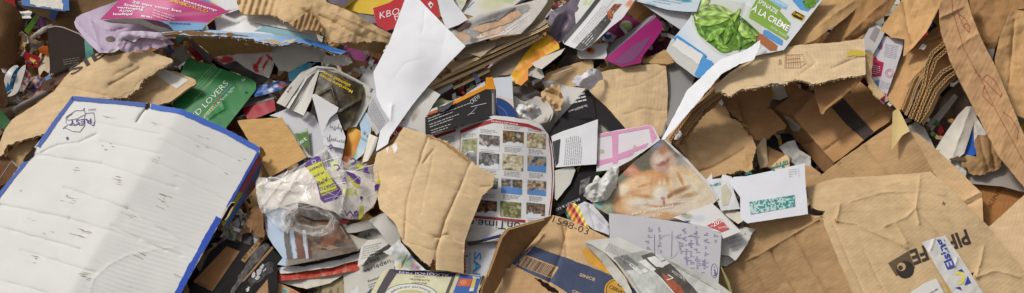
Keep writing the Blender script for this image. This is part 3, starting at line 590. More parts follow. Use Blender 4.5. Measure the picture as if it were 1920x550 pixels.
def sidep(uv):
    t_ = ((uv[:, 0] - 485) * -0.5 + (uv[:, 1] - 290) * 0.866) ; s_ = (uv[:, 0] - 485) * .866 + (uv[:, 1] - 290) * .5
    C = np.broadcast_to(np.array((92., 128, 186)), (len(uv), 3)).copy()
    C[s_ < 10.5] = (196, 92, 96); C[(t_ > 78) & (s_ < 11)] = (196, 190, 66); C[s_ < 2.5] = (56, 78, 170); C[(t_ > 45) & (t_ < 76) & (s_ > 13)] = (150, 96, 110); return C
sheet('side_panel', [(487, 282), (493, 299), (480, 350), (452, 386), (428, 424), (418, 424), (416, 414), (440, 372), (484, 292)], [(487, 284, 4.4), (418, 418, 5), (493, 300, 2.5), (480, 350, 0.5), (436, 412, 3)], (92, 128, 186), 'paper', [crumple(2, 22, 51)], 3, wb, paint=sidep, res=3, rim=(180, 150, 110))
sheet('torn_corner', [(486, 277, 2), (494, 280, 3), (498, 292, 3), (490, 305, 3), (485, 290)], [(487, 278, 5), (497, 290, 3.6), (488, 304, 4)], (172, 138, 96), 'fibre', [crumple(6, 8, 52)], 2, wb, res=2.5)
r = random.Random(5)
for (x, y, k) in ((197, 222, 2), (201, 275, 3), (206, 283, 2), (284, 236, 2), (300, 302, 3), (130, 375, 5), (152, 440, 5), (215, 340, 5), (62, 488, 5), (155, 520, 5), (312, 380, 8), (240, 407, 3), (255, 482, 3), (385, 258, 3), (378, 278, 2), (52, 415, 3), (135, 320, 3), (445, 300, 2), (330, 520, 3), (40, 360, 2), (90, 440, 2), (420, 330, 2)):
    sl_ = 0.2 if x < 240 else .42
    for q in range(k):
        xx, yy = x + r.uniform(-12, 12), y + (q - k / 2) * 3.4 + r.uniform(-1.5, 1.5); L = r.choice((2.5, 4, 6, 10, 13)) * r.uniform(.6, 1.2); hw = r.uniform(.3, .75); e = r.uniform(-.1, .1); t_ = r.random() * .75
        cc = tuple(int(m * (1 - t_) + n * t_) for m, n in zip((205, 198, 186), (150, 128, 98)))
        decal(lid, 'scuff_mark', [(xx - L, yy - L * (sl_ + e)), (xx - L * .3, yy - hw - L * .3 * sl_), (xx + L * .5, yy - hw + L * .5 * sl_), (xx + L, yy + L * (sl_ + e)), (xx + L * .2, yy + hw + L * .2 * sl_)], cc, .5, 'fibre', res=2.5, tear=.5)
text(lid, 'RESY', (171, 222.5), (129, 226.5), 9.5, (64, 62, 128), .012)
text(lid, '30501', (180, 204), (166, 205), 3.5, (90, 90, 120)); text(lid, '1', (128, 257), (124, 258), 5, (70, 70, 130))
arrows = [[(146, 223), (128, 226), (124, 220), (142, 208), (156, 208), (158, 203), (160, 216), (154, 218)], [(161, 213), (176, 212), (178, 226), (177, 236), (170, 234), (158, 222), (161, 213)], [(122, 240), (136, 247), (150, 248), (160, 235), (150, 236), (146, 232), (142, 236), (128, 234), (120, 240), (118, 242)], [(124, 232), (124, 222), (136, 214)], [(172, 235), (175, 237), (177, 229)]]
ribbons(lid, 'recycling_mark', [poly(x + [x[0]] if len(x) > 3 else x) for x in arrows], 1.0, (92, 92, 128))

# ------------------------------------------------------------------ between the white box and the big white sheet
gr = sheet('green_card', [(351, 106), (387, 119), (471, 148), (480, 156), (480, 168), (422, 242), (372, 218), (322, 206), (330, 160)], [(351, 107, -3.2), (481, 160, -0.5), (422, 241, 1), (327, 205, -1.5)], (48, 128, 66), 'gloss', [wobble(2, 70, 5), crease([(392, 222), (420, 205), (415, 190)], 1.5, 3), crumple(1, 30, 5)], .8, res=4,
      label='green packaging card with white upper case lettering right of the kraft flaps', cat='card')
text(gr, 'ED LOVERS', (366, 224), (429, 158), 10, (222, 232, 216), -.006); text(gr, 'UMBRELLA Spot light', (382, 226), (441, 165), 5.5, (205, 222, 200), -.006)
text(gr, '1x', (456, 154), (461, 150), 6, (225, 235, 215)); text(gr, 'SOLAR UMBRELLA Spot light', (414, 130), (362, 190), 4, (150, 196, 150))
textblock(gr, (410, 128), (-40, 44), (-12, -8), 3, (96, 160, 100), .4, 7)
ribbons(gr, 'printed_line', [poly([(384, 216), (400, 198)]), ], 1.4, (200, 190, 60)); ribbons(gr, 'printed_line', [poly([(400, 198), (418, 178)])], 1.4, (170, 80, 90)); ribbons(gr, 'printed_line', [poly([(418, 178), (434, 160)])], 1.4, (80, 130, 190))
decal(gr, 'hang_hole', [(462 + 3.4 * math.cos(q), 174 + 2.6 * math.sin(q)) for q in np.linspace(0, 5.8, 10)], (30, 84, 44), .6, res=3)
sheet('grey_paper', [(285, 98), (300, 90), (332, 92), (352, 108), (335, 124), (302, 124), (318, 112)], [(286, 98, -3), (350, 108, -4), (300, 124, -4)], (150, 142, 132), 'news', [crumple(4, 20, 3)], .4, label='grey paper scrap above the white sticker', cat='paper')
sheet('grey_crumple', [(328, 90), (342, 86), (354, 94), (356, 106), (344, 118), (330, 108)], [(330, 90, -1), (354, 96, -2), (342, 117, -2)], (146, 138, 124), 'paper', [crumple(8, 12, 4)], .4, label='small crumpled grey paper beside the top of the green card', cat='paper', res=3)
sheet('red_strip', [(350, 90), (364, 88), (382, 112), (370, 116)], [(351, 90, -2.5), (380, 112, -3), (365, 90, -3)], (142, 30, 36), 'gloss', label='dark red strip above the green card', cat='strip')
sheet('grey_film', [(352, 72), (366, 80), (400, 108), (396, 120), (378, 112), (364, 92)], [(352, 72, -.5), (398, 110, -2.6), (366, 92, -2.5)], (122, 112, 118), 'gloss', [crumple(2, 20, 2)], .4, label='grey glossy sheet under the blue edged flap', cat='paper')
sheet('dark_film', [(398, 112), (440, 112), (500, 140), (520, 150), (500, 160), (470, 168), (470, 150), (420, 126)], [(400, 112, -5), (510, 150, -3), (440, 140, -5)], (92, 86, 88), 'gloss', [crumple(9, 26, 6)], .3, label='crumpled dark grey film between the green card and the red white wrapper', cat='film', res=4)
a = sheet('wrapper', [(395, 106), (409, 99), (436, 104), (446, 100), (504, 98), (516, 112), (510, 132), (504, 147), (494, 142), (480, 138), (460, 127), (442, 114), (420, 121), (404, 112)], [(396, 106, -3), (505, 100, -1), (504, 145, 0), (442, 114, -1)], (206, 196, 188), 'paper', [crumple(9, 26, 61)], .4, res=3,
      label='crumpled red and white food wrapper below the blue edged flap', cat='wrapper', paint=blobs((206, 196, 188), [(402, 108, 12, 7, 10, (176, 44, 44), .3), (424, 112, 14, 7, 0, (176, 44, 44), .3), (410, 107, 7, 3.5, 10, (215, 205, 196), .4), (406, 110, 3, 2, 0, (150, 40, 40), .4), (480, 128, 9, 5, 60, (190, 52, 46), .3), (486, 116, 3, 12, 30, (190, 52, 46), .3), (505, 108, 8, 3, 40, (190, 52, 46), .3), (497, 122, 12, 2.5, -60, (190, 52, 46), .3), (488, 130, 4, 3, 0, (225, 215, 205), .4)]))
a = sheet('blue_packet', [(472, 166), (500, 156), (528, 152), (545, 157), (518, 172), (478, 182)], [(474, 165, -1), (543, 156, 0), (480, 181, -.5)], (44, 92, 164), 'gloss', [crumple(3, 18, 62)], .6, res=3, label='crushed blue packet with white lettering above the red packet', cat='packet', paint=blobs((44, 92, 164), [(508, 168, 6, 3, -10, (226, 226, 232), .3), (518, 162, 5, 3, -10, (226, 226, 232), .3), (498, 160, 8, 2, -14, (150, 180, 215), .5), (530, 160, 8, 4, 0, (170, 70, 70), .6), (486, 172, 8, 2, -14, (120, 150, 200), .5)]))
t = thing('red_packet', 'dark red box with a grey top beside the tan envelope', 'packet', 485, 205, -1)
sheet('front_panel', [(452, 204), (480, 196), (514, 186), (517, 207), (480, 222), (464, 223)], [(453, 203, -1.5), (515, 190, -.5), (475, 222, -.5)], (166, 28, 46), 'gloss', [crumple(1.5, 25, 3)], .8, t)
b = sheet('top_panel', [(452, 203), (460, 186), (490, 178), (512, 172), (514, 186), (480, 195)], [(453, 203, -1.6), (512, 173, -2.5), (514, 186, -.5)], (146, 140, 138), 'gloss', [crumple(2, 20, 8)], .6, t)
sheet('grey_sheet', [(506, 90), (530, 86), (552, 83), (606, 92), (615, 104), (628, 112), (600, 116), (580, 116), (542, 136), (522, 132), (512, 112)], [(507, 90, 1), (606, 92, 3), (540, 135, 1), (600, 116, 2)], (190, 184, 174), 'paper', [crumple(4, 40, 63), bulge([(560, 90), (590, 112)], 6, 16)], .6, label='big grey paper shred under the right end of the blue edged flap', cat='paper', tear=1)
sheet('fuzzy_scrap', [(604, 110), (612, 102), (640, 101), (660, 108), (661, 117), (640, 122), (606, 119)], [(606, 110, 3.5), (660, 110, 4), (620, 120, 3.4)], (198, 188, 178), 'fibre', [crumple(5, 16, 64)], .8, label='fuzzy torn grey scrap under the crumpled kraft', cat='scrap', tear=3, res=3)
sheet('teal_scrap', [(540, 138), (560, 124), (580, 116), (596, 118), (583, 126), (552, 152), (541, 153)], [(541, 138, 1.2), (582, 117, 2), (545, 152, 1)], (82, 160, 186), 'paper', [crumple(5, 14, 65)], .4, label='torn teal paper scrap left of the folded magazine', cat='scrap', tear=2, res=3)
sheet('kraft_scrap', [(640, 122), (660, 112), (692, 118), (700, 140), (690, 164), (655, 143), (640, 135)], [(641, 122, 0), (698, 130, 0), (660, 146, 1)], (166, 124, 78), 'kraft', [], 3, label='brown board piece behind the folded magazine', cat='cardboard')
sheet('pink_scrap', [(684, 112), (694, 104), (712, 112), (706, 126), (690, 122)], [(685, 112, 1), (710, 112, 1), (695, 124, 1)], (176, 52, 100), 'gloss', [crumple(4, 12, 2)], .4, label='small crimson scrap left of the big white sheet', cat='scrap', res=3)
sheet('white_scrap', [(672, 152), (692, 122), (706, 120), (704, 180), (690, 172)], [(673, 150, 1.5), (700, 122, 2), (700, 178, 2)], (208, 206, 206), 'paper', [], .3, label='white paper corner between folded magazine and big white sheet', cat='paper')
mg = thing('magazine', 'thick folded magazine with a dark cover and yellow upside down headline', 'magazine', 610, 180, 2)
A0 = np.array([(518, 193), (543, 159), (564, 136), (594, 124), (626, 127), (660, 144), (692, 162)], float)
A1 = np.array([(567, 216), (581, 187), (588, 162), (598, 134), (622, 136), (652, 150), (683, 168)], float)
for k in range(7):
    p = A0 + (A1 - A0) * k / 7; q = A0 + (A1 - A0) * (k + 1.35) / 7
    hh = 3.2 + 0.42 * math.sin(k * 1.3) + (0.28 * (6 - k) * 0)
    pg = sheet('page', [tuple(x) for x in p] + [tuple(x) for x in q[::-1]], [(518, 193, hh - .2 * k - 1.2), (564, 136, hh + .6), (626, 127, hh + .6), (567, 216, hh - .4), (690, 163, hh)], ((224, 219, 209), (214, 207, 196), (232, 228, 220))[k % 3], 'paper', [wobble(2, 25, k)], .7, mg, res=3.5, rim=(150, 140, 125))
    if k == 0: textblock(pg, (536, 172), (20, -26), (7, 5), 1, (120, 118, 120), .5, 3)
def darkcover(uv): return rphoto([(52, 42, 26), (62, 52, 32), (96, 84, 50), (44, 36, 26), (70, 60, 40)], 16, 12)(uv)
cv = sheet('cover', [(598, 131), (607, 129), (640, 141), (681, 161), (683, 176), (676, 200), (655, 238), (647, 245), (628, 221), (620, 205), (604, 190), (586, 178), (590, 158)], [(598, 132, 4.1), (681, 163, 4.3), (650, 240, 4), (588, 175, 3.6), (640, 180, 5)], (60, 50, 34), 'gloss', [crease([(620, 225), (655, 200), (676, 188)], 2.5, 3), crease([(598, 178), (622, 165), (634, 200)], 2, 3), crumple(1.5, 28, 71)], .5, mg, res=3, paint=darkcover)
text(cv, 'Meerdere tinten', (662, 171), (601, 139), 5.6, (222, 186, 48), .012); text(cv, 'allemaal over', (658, 159.5), (607, 133.5), 6.2, (222, 186, 48), .012)
pg = sheet('page', [(681, 160), (693, 164), (703, 169), (692, 196), (668, 238), (653, 240), (676, 200), (683, 176)], [(682, 161, 4), (702, 168, 4), (655, 238, 3.6)], (218, 212, 198), 'gloss', [], .5, mg, res=3.5, paint=blobs((218, 212, 198), [(699, 168, 7, 3.5, 120, (96, 60, 120), .3), (696, 184, 4, 1.5, 120, (90, 140, 80), .4), (691, 182, 4, 1.5, 120, (90, 140, 80), .4), (665, 228, 10, 5, 120, (170, 160, 140), .6)]))
sheet('white_paper', [(505, 217), (540, 203), (570, 205), (590, 218), (608, 253), (616, 278), (590, 296), (573, 295), (550, 256), (527, 222)], [(507, 216, 0), (585, 215, 1.2), (575, 294, 1.4), (612, 278, 1.4)], (214, 213, 217), 'paper', [wobble(2, 50, 4), crumple(1, 40, 3)], .3, label='large greyish white sheet right of the tan envelope', cat='paper')
a = sheet('green_label', [(552, 252), (558, 246), (577, 241), (583, 290), (574, 284)], [(552, 252, 2), (577, 242, 2), (580, 290, 2)], (92, 132, 62), 'gloss', [], .5, label='small green label strip beside the tan envelope', cat='label', res=3, paint=blobs((92, 132, 62), [(566, 246, 14, 3, -12, (205, 215, 195), .4), (576, 288, 5, 12, 0, (110, 70, 66), .5)]))
text(a, 'let', (561, 273), (577, 262), 8, (222, 230, 210), .01)
w = sheet('white_paper', [(584, 178), (591, 176), (635, 202), (632, 210), (618, 222), (603, 254), (598, 232), (594, 214)], [(586, 178, 5.2), (634, 203, 6.2), (603, 253, 3.8)], (226, 224, 224), 'paper', [fold((590, 177), (605, 253), -.2)], .3, label='white folded page lying over the dark magazine cover', cat='paper', res=4)
w = sheet('written_note', [(618, 222), (632, 214), (648, 257), (645, 279), (608, 272), (604, 252)], [(620, 222, 4.6), (648, 257, 4.8), (608, 272, 4)], (220, 220, 222), 'paper', [crumple(3, 22, 73)], .3, label='crumpled white note with pen scribbles above the plastic bag', cat='note', res=3.5)
handwriting(w, (612, 262), (642, 268), 10, (80, 78, 84), 3, .7, gaps=False); handwriting(w, (618, 240), (640, 243), 9, (90, 86, 90), 5, .7, gaps=False)
sheet('white_paper', [(606, 271), (645, 279), (637, 314), (626, 300)], [(606, 272, 3.4), (645, 279, 3.6), (636, 312, 3)], (226, 226, 230), 'paper', [], .3, label='white paper corner just above the bag print', cat='paper')
te = sheet('tan_envelope', [(445, 227), (468, 224), (529, 220), (552, 256), (575, 295), (540, 314), (507, 332), (478, 287)], [(445, 227, 1.2), (529, 221, 2), (575, 295, 2.6), (507, 331, 2.6)], (202, 154, 88), 'kraft', [wobble(1.5, 80, 3)], .8, fl=60, label='plain tan envelope right of the white box', cat='envelope')
sheet('kraft_scrap', [(494, 316), (505, 322), (512, 335), (500, 345), (488, 335)], [(494, 316, 1.5), (512, 334, 1.5), (490, 338, 1)], (176, 134, 84), 'kraft', [], 3, label='small kraft corner under the tan envelope', cat='cardboard', tear=1)
sheet('orange_card', [(651, 242), (664, 240), (677, 246), (677, 256), (657, 308), (640, 318), (634, 308), (650, 268)], [(652, 242, 3.2), (677, 247, 3.4), (640, 316, 3)], (226, 140, 30), 'gloss', [wobble(2, 30, 3)], .6, label='orange card with a brown lower edge standing beside the light blue card', cat='card', res=3, paint=blobs((228, 148, 34), [(636, 312, 18, 30, 20, (150, 66, 22), 1), (664, 250, 8, 16, 20, (240, 180, 60), .9)]))
t = thing('blue_card', 'light blue printed card standing between the orange card and white sheet', 'card', 680, 260, 3)
a = sheet('panel', [(672, 216), (684, 208), (698, 222), (695, 250), (682, 288), (664, 303), (655, 306), (676, 258), (677, 246)], [(674, 216, 3.4), (697, 222, 3.6), (660, 302, 3.2)], (186, 212, 232), 'gloss', [], .5, t, res=3, paint=blobs((186, 212, 232), [(683, 262, 2, 14, 120, (110, 180, 150), .3), (690, 256, 2.5, 2.5, 0, (190, 60, 60), .4), (684, 250, 2, 3, 0, (80, 110, 90), .4), (676, 290, 10, 14, 30, (214, 226, 230), .8), (660, 292, 8, 12, 20, (140, 190, 150), .6)]))
sheet('panel', [(692, 250), (700, 254), (709, 258), (704, 276), (690, 302), (678, 306), (686, 278)], [(693, 250, 4), (709, 259, 4.4), (682, 304, 3.6)], (226, 218, 200), 'gloss', [bulge([(704, 258), (686, 304)], 5, 8)], .4, t, res=3)
sheet('tan_scrap', [(693, 222), (702, 220), (708, 232), (706, 246), (698, 246)], [(694, 222, 4), (706, 224, 4), (700, 246, 4)], (206, 178, 136), 'gloss', [bulge([(696, 222), (704, 246)], 5, 6)], .3, label='small curled tan scrap below the printed letter', cat='scrap', res=3)
a = sheet('printed_letter', [(686, 222), (699, 168), (708, 172), (716, 198), (732, 226), (706, 254)], [(687, 221, 4.4), (704, 172, 5), (725, 228, 5), (706, 253, 4.4)], (206, 205, 208), 'paper', [], .3, label='grey printed letter tucked under the big white sheet', cat='letter')
textblock(a, (699, 184), (24, 44), (-10, 30), 9, (120, 120, 128), .4, 2, .95, word=(2, 5))
bw = sheet('white_sheet', [(764, -14), (778, -14), (787, 0), (830, 44), (873, 87), (840, 120), (804, 160), (771, 200), (731, 256), (727, 270), (705, 284), (710, 262), (713, 245), (731, 226), (716, 204), (706, 182), (700, 136), (730, 80)], [(771, -5, 6), (785, 0, 6), (872, 87, 8.6), (845, 62, 8), (804, 160, 6.4), (700, 136, 6.4), (728, 268, 6.4), (712, 245, 6), (780, 110, 7.4), (731, 228, 6.8), (706, 284, 6)], (243, 243, 246), 'paper',
      [fold((796, 20), (768, 220), -.05), crease([(797, 20), (792, 60)], -.5, 2.5), crease([(790, 78), (830, 84), (838, 50)], -.3, 3), crease([(735, 150), (760, 120), (790, 110)], -.2, 3), crumple(.9, 60, 77), wobble(2.5, 60, 9), crease([(732, 226), (735, 198)], 2, 3)], .3, res=4, label='big blank white sheet standing on its point above the centre cardboard', cat='paper')
kb = sheet('red_sheet', [(699, 15), (728, 6), (760, -14), (815, -14), (819, 2), (825, 33), (790, 40), (724, 58), (706, 48)], [(699, 15, 3.6), (818, 0, 4), (724, 57, 4), (825, 33, 4.6)], (194, 36, 46), 'gloss', [wobble(1, 50, 3)], .5, label='red sheet with white script lettering behind the big white sheet', cat='sheet', res=4, paint=lambda uv: np.where(((uv[:, 1] - 49 + (uv[:, 0] - 724) * .25) > 9.5)[:, None], np.array((110., 160, 215)), np.array((194., 36, 46))))
text(kb, 'KBO', (712, 36), (749, 27), 12, (240, 226, 226), -.004, .25); text(kb, 'Mel', (742, 40), (764, 26), 10, (240, 226, 226), -.008, .25)
decal(kb, 'printed_mark', [(802, 8), (807, 3), (813, 9), (808, 17)], (238, 226, 222), .6, res=3); decal(kb, 'printed_mark', [(806, 10), (809, 8), (811, 11), (808, 13)], (60, 30, 34), .9, res=3)
sheet('blue_scrap', [(727, 54), (742, 52), (734, 68)], [(727, 54, 3), (742, 52, 3), (734, 66, 3)], (104, 156, 212), 'gloss', label='tiny blue corner below the red sheet', cat='scrap', res=3)
sheet('yellow_sheet', [(646, 15), (672, -2), (690, -16), (748, -16), (735, 8), (699, 28), (674, 25)], [(647, 15, 2.5), (740, -10, 3), (690, 27, 3.2)], (222, 182, 40), 'gloss', [wobble(2, 40, 2)], .4, label='yellow sheet left of the red sheet at the top', cat='sheet')
sheet('dark_wrapper', [(600, -14), (670, -14), (646, 12), (620, 6)], [(600, -10, 3), (660, -8, 3), (640, 10, 4)], (110, 96, 112), 'gloss', [crumple(6, 16, 3)], .3, label='purple grey wrapper at the top edge above crumpled kraft', cat='wrapper', res=3)
sheet('grey_wrapper', [(668, 26), (700, 28), (708, 44), (690, 42)], [(668, 26, 3), (704, 30, 3), (690, 42, 4)], (140, 130, 136), 'gloss', [crumple(5, 12, 5)], .3, label='grey crumpled wrapper under the yellow sheet', cat='wrapper', res=3)
a = sheet('white_paper', [(817, -12), (846, -12), (852, 4), (878, 37), (860, 47), (837, 55), (827, 30)], [(818, -5, 6), (850, 0, 5.6), (876, 37, 6.6), (837, 54, 7.2)], (228, 228, 230), 'paper', [fold((826, 0), (850, 50), -.2)], .3, label='small white folded paper right of the red sheet', cat='paper')

# ------------------------------------------------------------------ newspapers on a stack of boards, top centre
a = sheet('grey_paper', [(862, 24), (886, -4), (896, -16), (996, -16), (962, 12), (892, 32)], [(864, 24, 3.8), (890, -8, 3), (990, -10, 4), (892, 30, 5)], (214, 209, 200), 'news', [crumple(2, 30, 4)], .4, label='pale grey pages behind the folded newspaper at the top', cat='paper', paint=blobs((214, 209, 200), [(930, 4, 30, 12, -15, (206, 204, 168), .6), (955, -2, 12, 8, 0, (180, 190, 150), .6), (880, 12, 12, 16, 20, (212, 212, 212), .4)]))
ribbons(a, 'printed_line', [poly([(877, 16), (889, 4)])], 1.2, (120, 116, 112))
sheet('white_paper', [(848, 4), (868, -6), (880, -14), (872, 8), (864, 22), (856, 14)], [(850, 4, 4), (878, -10, 4), (864, 20, 4.4)], (224, 224, 216), 'paper', [crumple(3, 15, 5)], .3, label='white leaf with green print near the top right of the white sheet', cat='paper', paint=blobs((224, 224, 216), [(866, 6, 6, 5, 0, (190, 205, 160), .5)]))
np_ = sheet('newspaper', [(840, 54), (864, 43), (892, 29), (930, 20), (963, 11), (1012, -2), (1027, -12), (1034, -8), (1022, 10), (998, 42), (976, 64), (938, 67), (911, 74), (884, 82), (862, 86)], [(841, 54, 6.4), (963, 11, 5.6), (1028, -8, 6), (976, 63, 7), (884, 81, 7.2), (920, 45, 7)], (205, 198, 188), 'news', [crumple(2.5, 36, 81), bulge([(880, 78), (975, 62)], 4, 8)], .5, res=3, label='folded newspaper with a sepia portrait on the board stack', cat='newspaper',
      paint=blobs((208, 202, 194), [(905, 52, 60, 20, -22, (176, 172, 166), .3), (930, 34, 45, 9, -20, (130, 124, 122), .5), (945, 38, 50, 7, -28, (206, 168, 132), .5), (900, 56, 40, 8, -14, (206, 172, 140), .5), (925, 55, 24, 9, -18, (212, 180, 150), .5), (868, 50, 14, 8, -30, (90, 62, 52), .7), (965, 24, 18, 8, -35, (204, 164, 128), .5), (890, 70, 8, 14, 10, (130, 128, 126), .5), (905, 68, 5, 12, 10, (196, 190, 182), .5), (870, 68, 14, 8, -20, (206, 168, 138), .6)], 14, 3, 2))
for pp, cc in (([(866, 60), (886, 44), (930, 34), (962, 14), (990, 8), (996, 16), (972, 34), (944, 46), (920, 58), (890, 74)], (150, 146, 142)), ([(880, 56), (905, 46), (932, 42), (958, 24), (972, 20), (978, 28), (960, 42), (930, 52), (900, 60)], (214, 174, 138)), ([(892, 72), (910, 60), (932, 54), (948, 56), (930, 66), (908, 70)], (216, 184, 154)), ([(846, 54), (866, 46), (884, 44), (880, 54), (862, 60)], (84, 60, 50)), ([(936, 36), (960, 18), (968, 14), (966, 20), (944, 40)], (96, 88, 86)), ([(896, 70), (902, 56), (908, 56), (904, 72)], (110, 106, 104))): decal(np_, 'printed_shape', pp, None, .6 + .1 * (cc[0] % 5), 'ink', blobs(cc, [], 26, 6, 5), res=2.6, tear=1.2)
ribbons(np_, 'printed_chain', [[(898 + 3.2 * k, 47.5 - .9 * k + .8 * (-1) ** k) for k in range(11)]], 1.3, (90, 84, 80), 1.2)
textblock(np_, (940, 60), (58, -40), (8, 6), 2, (226, 222, 216), .45, 7, .9, word=(4, 9)); textblock(np_, (893, 66), (26, -18), (12, 8), 3, (120, 116, 112), .3, 9)
sheet('newspaper', [(1022, 10), (1032, -12), (1044, -12), (1034, 16), (1012, 46), (984, 62), (976, 64), (998, 42)], [(1024, 8, 5.6), (1040, -8, 5), (980, 63, 6)], (196, 176, 146), 'news', [crumple(3, 16, 82)], .6, label='tan newspaper edge right of the folded newspaper', cat='newspaper', res=3.5)
FLUTED = []
bs = thing('board_stack', 'slanting stack of flattened cartons and boards under the folded newspaper', 'cardboard', 920, 105, 2)
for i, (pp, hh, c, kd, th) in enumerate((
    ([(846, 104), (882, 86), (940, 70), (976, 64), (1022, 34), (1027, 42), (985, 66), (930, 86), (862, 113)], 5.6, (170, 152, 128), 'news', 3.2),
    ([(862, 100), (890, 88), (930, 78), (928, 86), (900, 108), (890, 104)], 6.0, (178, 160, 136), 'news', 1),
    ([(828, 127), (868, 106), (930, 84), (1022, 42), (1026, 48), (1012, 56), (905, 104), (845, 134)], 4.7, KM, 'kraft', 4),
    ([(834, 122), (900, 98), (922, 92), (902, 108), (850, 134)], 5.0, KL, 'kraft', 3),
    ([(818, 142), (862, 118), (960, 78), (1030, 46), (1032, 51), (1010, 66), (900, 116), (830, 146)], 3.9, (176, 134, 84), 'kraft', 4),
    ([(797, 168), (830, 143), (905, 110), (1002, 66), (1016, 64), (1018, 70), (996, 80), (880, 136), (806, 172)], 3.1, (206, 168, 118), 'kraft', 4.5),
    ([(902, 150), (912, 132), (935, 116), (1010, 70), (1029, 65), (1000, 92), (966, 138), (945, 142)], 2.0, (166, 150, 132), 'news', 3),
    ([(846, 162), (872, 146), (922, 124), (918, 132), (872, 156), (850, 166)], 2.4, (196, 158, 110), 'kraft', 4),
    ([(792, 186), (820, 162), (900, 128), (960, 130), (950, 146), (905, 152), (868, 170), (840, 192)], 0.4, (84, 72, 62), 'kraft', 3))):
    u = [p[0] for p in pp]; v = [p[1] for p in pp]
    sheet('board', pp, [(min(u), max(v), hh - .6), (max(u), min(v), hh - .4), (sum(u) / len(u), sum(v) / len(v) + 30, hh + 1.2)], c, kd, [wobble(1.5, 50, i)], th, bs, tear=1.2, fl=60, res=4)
for e, hh in (([(800, 171), (880, 136), (996, 80), (1018, 68)], 4.2), ([(846, 134), (905, 105), (1012, 57), (1028, 48)], 5.6), ([(830, 146), (900, 116), (1010, 66)], 4.9), ([(850, 166), (872, 156), (918, 132)], 3.2), ([(797, 166), (842, 141), (900, 112)], 4.4)): FLUTED.append((e, hh))
sheet('paper_roll', [(816, 173), (843, 155), (850, 161), (846, 166), (823, 180)], [(818, 174, 2.6), (848, 158, 2.8), (823, 180, 2.6)], (176, 172, 170), 'paper', [bulge([(818, 177), (848, 160)], 8, 7)], .5, label='small grey paper roll under the slanting boards', cat='roll', res=3)
sheet('blue_point', [(882, 127), (885, 128), (902, 151), (893, 158)], [(883, 128, 3.4), (902, 151, 3.4), (893, 157, 3.4)], (116, 120, 164), 'paper', label='pointed slate blue paper below the slanting boards', cat='paper', res=3)
t = thing('yellow_packet', 'torn yellow and orange packet beside the grey board', 'packet', 1005, 105, 3)
sheet('front_panel', [(956, 143), (980, 108), (1002, 80), (1028, 66), (1046, 80), (1049, 91), (1016, 108), (992, 128), (968, 158), (960, 152)], [(957, 142, 3), (1028, 67, 3), (1048, 90, 4), (970, 155, 4)], (230, 178, 40), 'gloss', [crumple(3, 24, 83)], .6, t, res=3, paint=blobs((230, 182, 44), [(1040, 76, 6, 8, 0, (200, 110, 60), .6), (1000, 112, 44, 7, -38, (226, 140, 24), .6), (1000, 96, 5, 5, 0, (214, 150, 40), .6), (985, 120, 5, 5, 0, (214, 150, 40), .6)]))
sheet('side_panel', [(968, 157), (988, 130), (991, 126), (990, 149), (977, 161)], [(968, 157, 4.2), (991, 127, 4.2), (978, 161, 4.6)], (226, 138, 22), 'gloss', [], .6, t, res=3)
sheet('inner_flap', [(997, 119), (1020, 106), (1060, 90), (1052, 102), (1016, 130), (1003, 126)], [(998, 119, 4.4), (1060, 91, 4.4), (1016, 129, 5)], (218, 210, 196), 'paper', [], .6, t, res=3, rim=(226, 150, 40))
sheet('inner_flap', [(988, 128), (1000, 126), (1016, 131), (1021, 144), (1014, 149), (990, 142)], [(990, 128, 3), (1018, 132, 3.4), (1004, 147, 3.4)], (206, 200, 190), 'paper', [], .6, t, res=3)
sheet('tan_sheet', [(944, 146), (956, 140), (968, 150), (966, 160), (946, 158)], [(945, 146, 1), (966, 150, 1), (950, 158, 1)], (150, 118, 80), 'kraft', label='small tan board end below the yellow packet', cat='cardboard', res=3, th=3)

# ------------------------------------------------------------------ centre
ca = sheet('catalogue', [(787, 169), (796, 160), (826, 178), (812, 196), (801, 216), (799, 238), (797, 252), (772, 246), (758, 240), (744, 250), (729, 268), (727, 256), (770, 202)], [(790, 166, 5), (825, 178, 5.4), (798, 250, 5.6), (730, 265, 5.4), (768, 204, 6)], (226, 222, 216), 'gloss', [], .5, res=3, label='white and red catalogue page right of the big white sheet', cat='catalogue', paint=blobs((226, 222, 216), [(738, 256, 24, 12, -42, (166, 36, 44), .15), (778, 212, 8, 11, 20, (206, 196, 182), .5), (776, 220, 4, 8, 20, (184, 170, 150), .5), (800, 178, 10, 6, 30, (214, 205, 190), .6)]))
text(ca, 'NL', (733, 257), (750, 250), 8, (236, 214, 210), .02); text(ca, 'ZS2', (748, 232), (760, 225), 4.5, (190, 50, 56), .01)
textblock(ca, (766, 238), (22, 8), (-3, 8), 2, (150, 140, 140), .3, 4)
sheet('leaflet', [(800, 214), (812, 194), (828, 184), (842, 190), (832, 200), (806, 214)], [(800, 214, 3.6), (840, 188, 3.2), (806, 214, 3.6)], (186, 196, 160), 'gloss', [], .4, label='pale green leaflet tip behind the catalogue page', cat='leaflet', res=3)
cr = thing('black_leaflet', 'black leaflet with orange band and white print above the newspaper', 'leaflet', 870, 200, 4)
a = sheet('page', [(797, 220), (800, 213), (822, 204), (846, 194), (868, 180), (910, 152), (911, 145), (925, 144), (929, 168), (930, 219), (922, 222), (860, 236), (798, 256)], [(798, 218, 4.4), (911, 148, 4), (927, 150, 3.8), (925, 219, 5.4), (798, 252, 5.4)], (52, 50, 50), 'matte', [fold((910, 150), (909, 220), .12), wobble(1.5, 50, 8)], .6, cr, res=3)
decal(a, 'printed_band', [(800, 213.5), (822, 204.5), (846, 194.5), (868, 180.5), (909, 153), (910, 161), (847, 190), (822, 200.5), (800, 208)], (222, 218, 208), .5)
decal(a, 'printed_band', [(847, 191.5), (909.5, 161), (911.5, 146), (924.5, 145), (928.5, 168), (910, 168), (848, 198.5)], (236, 152, 28), .7)
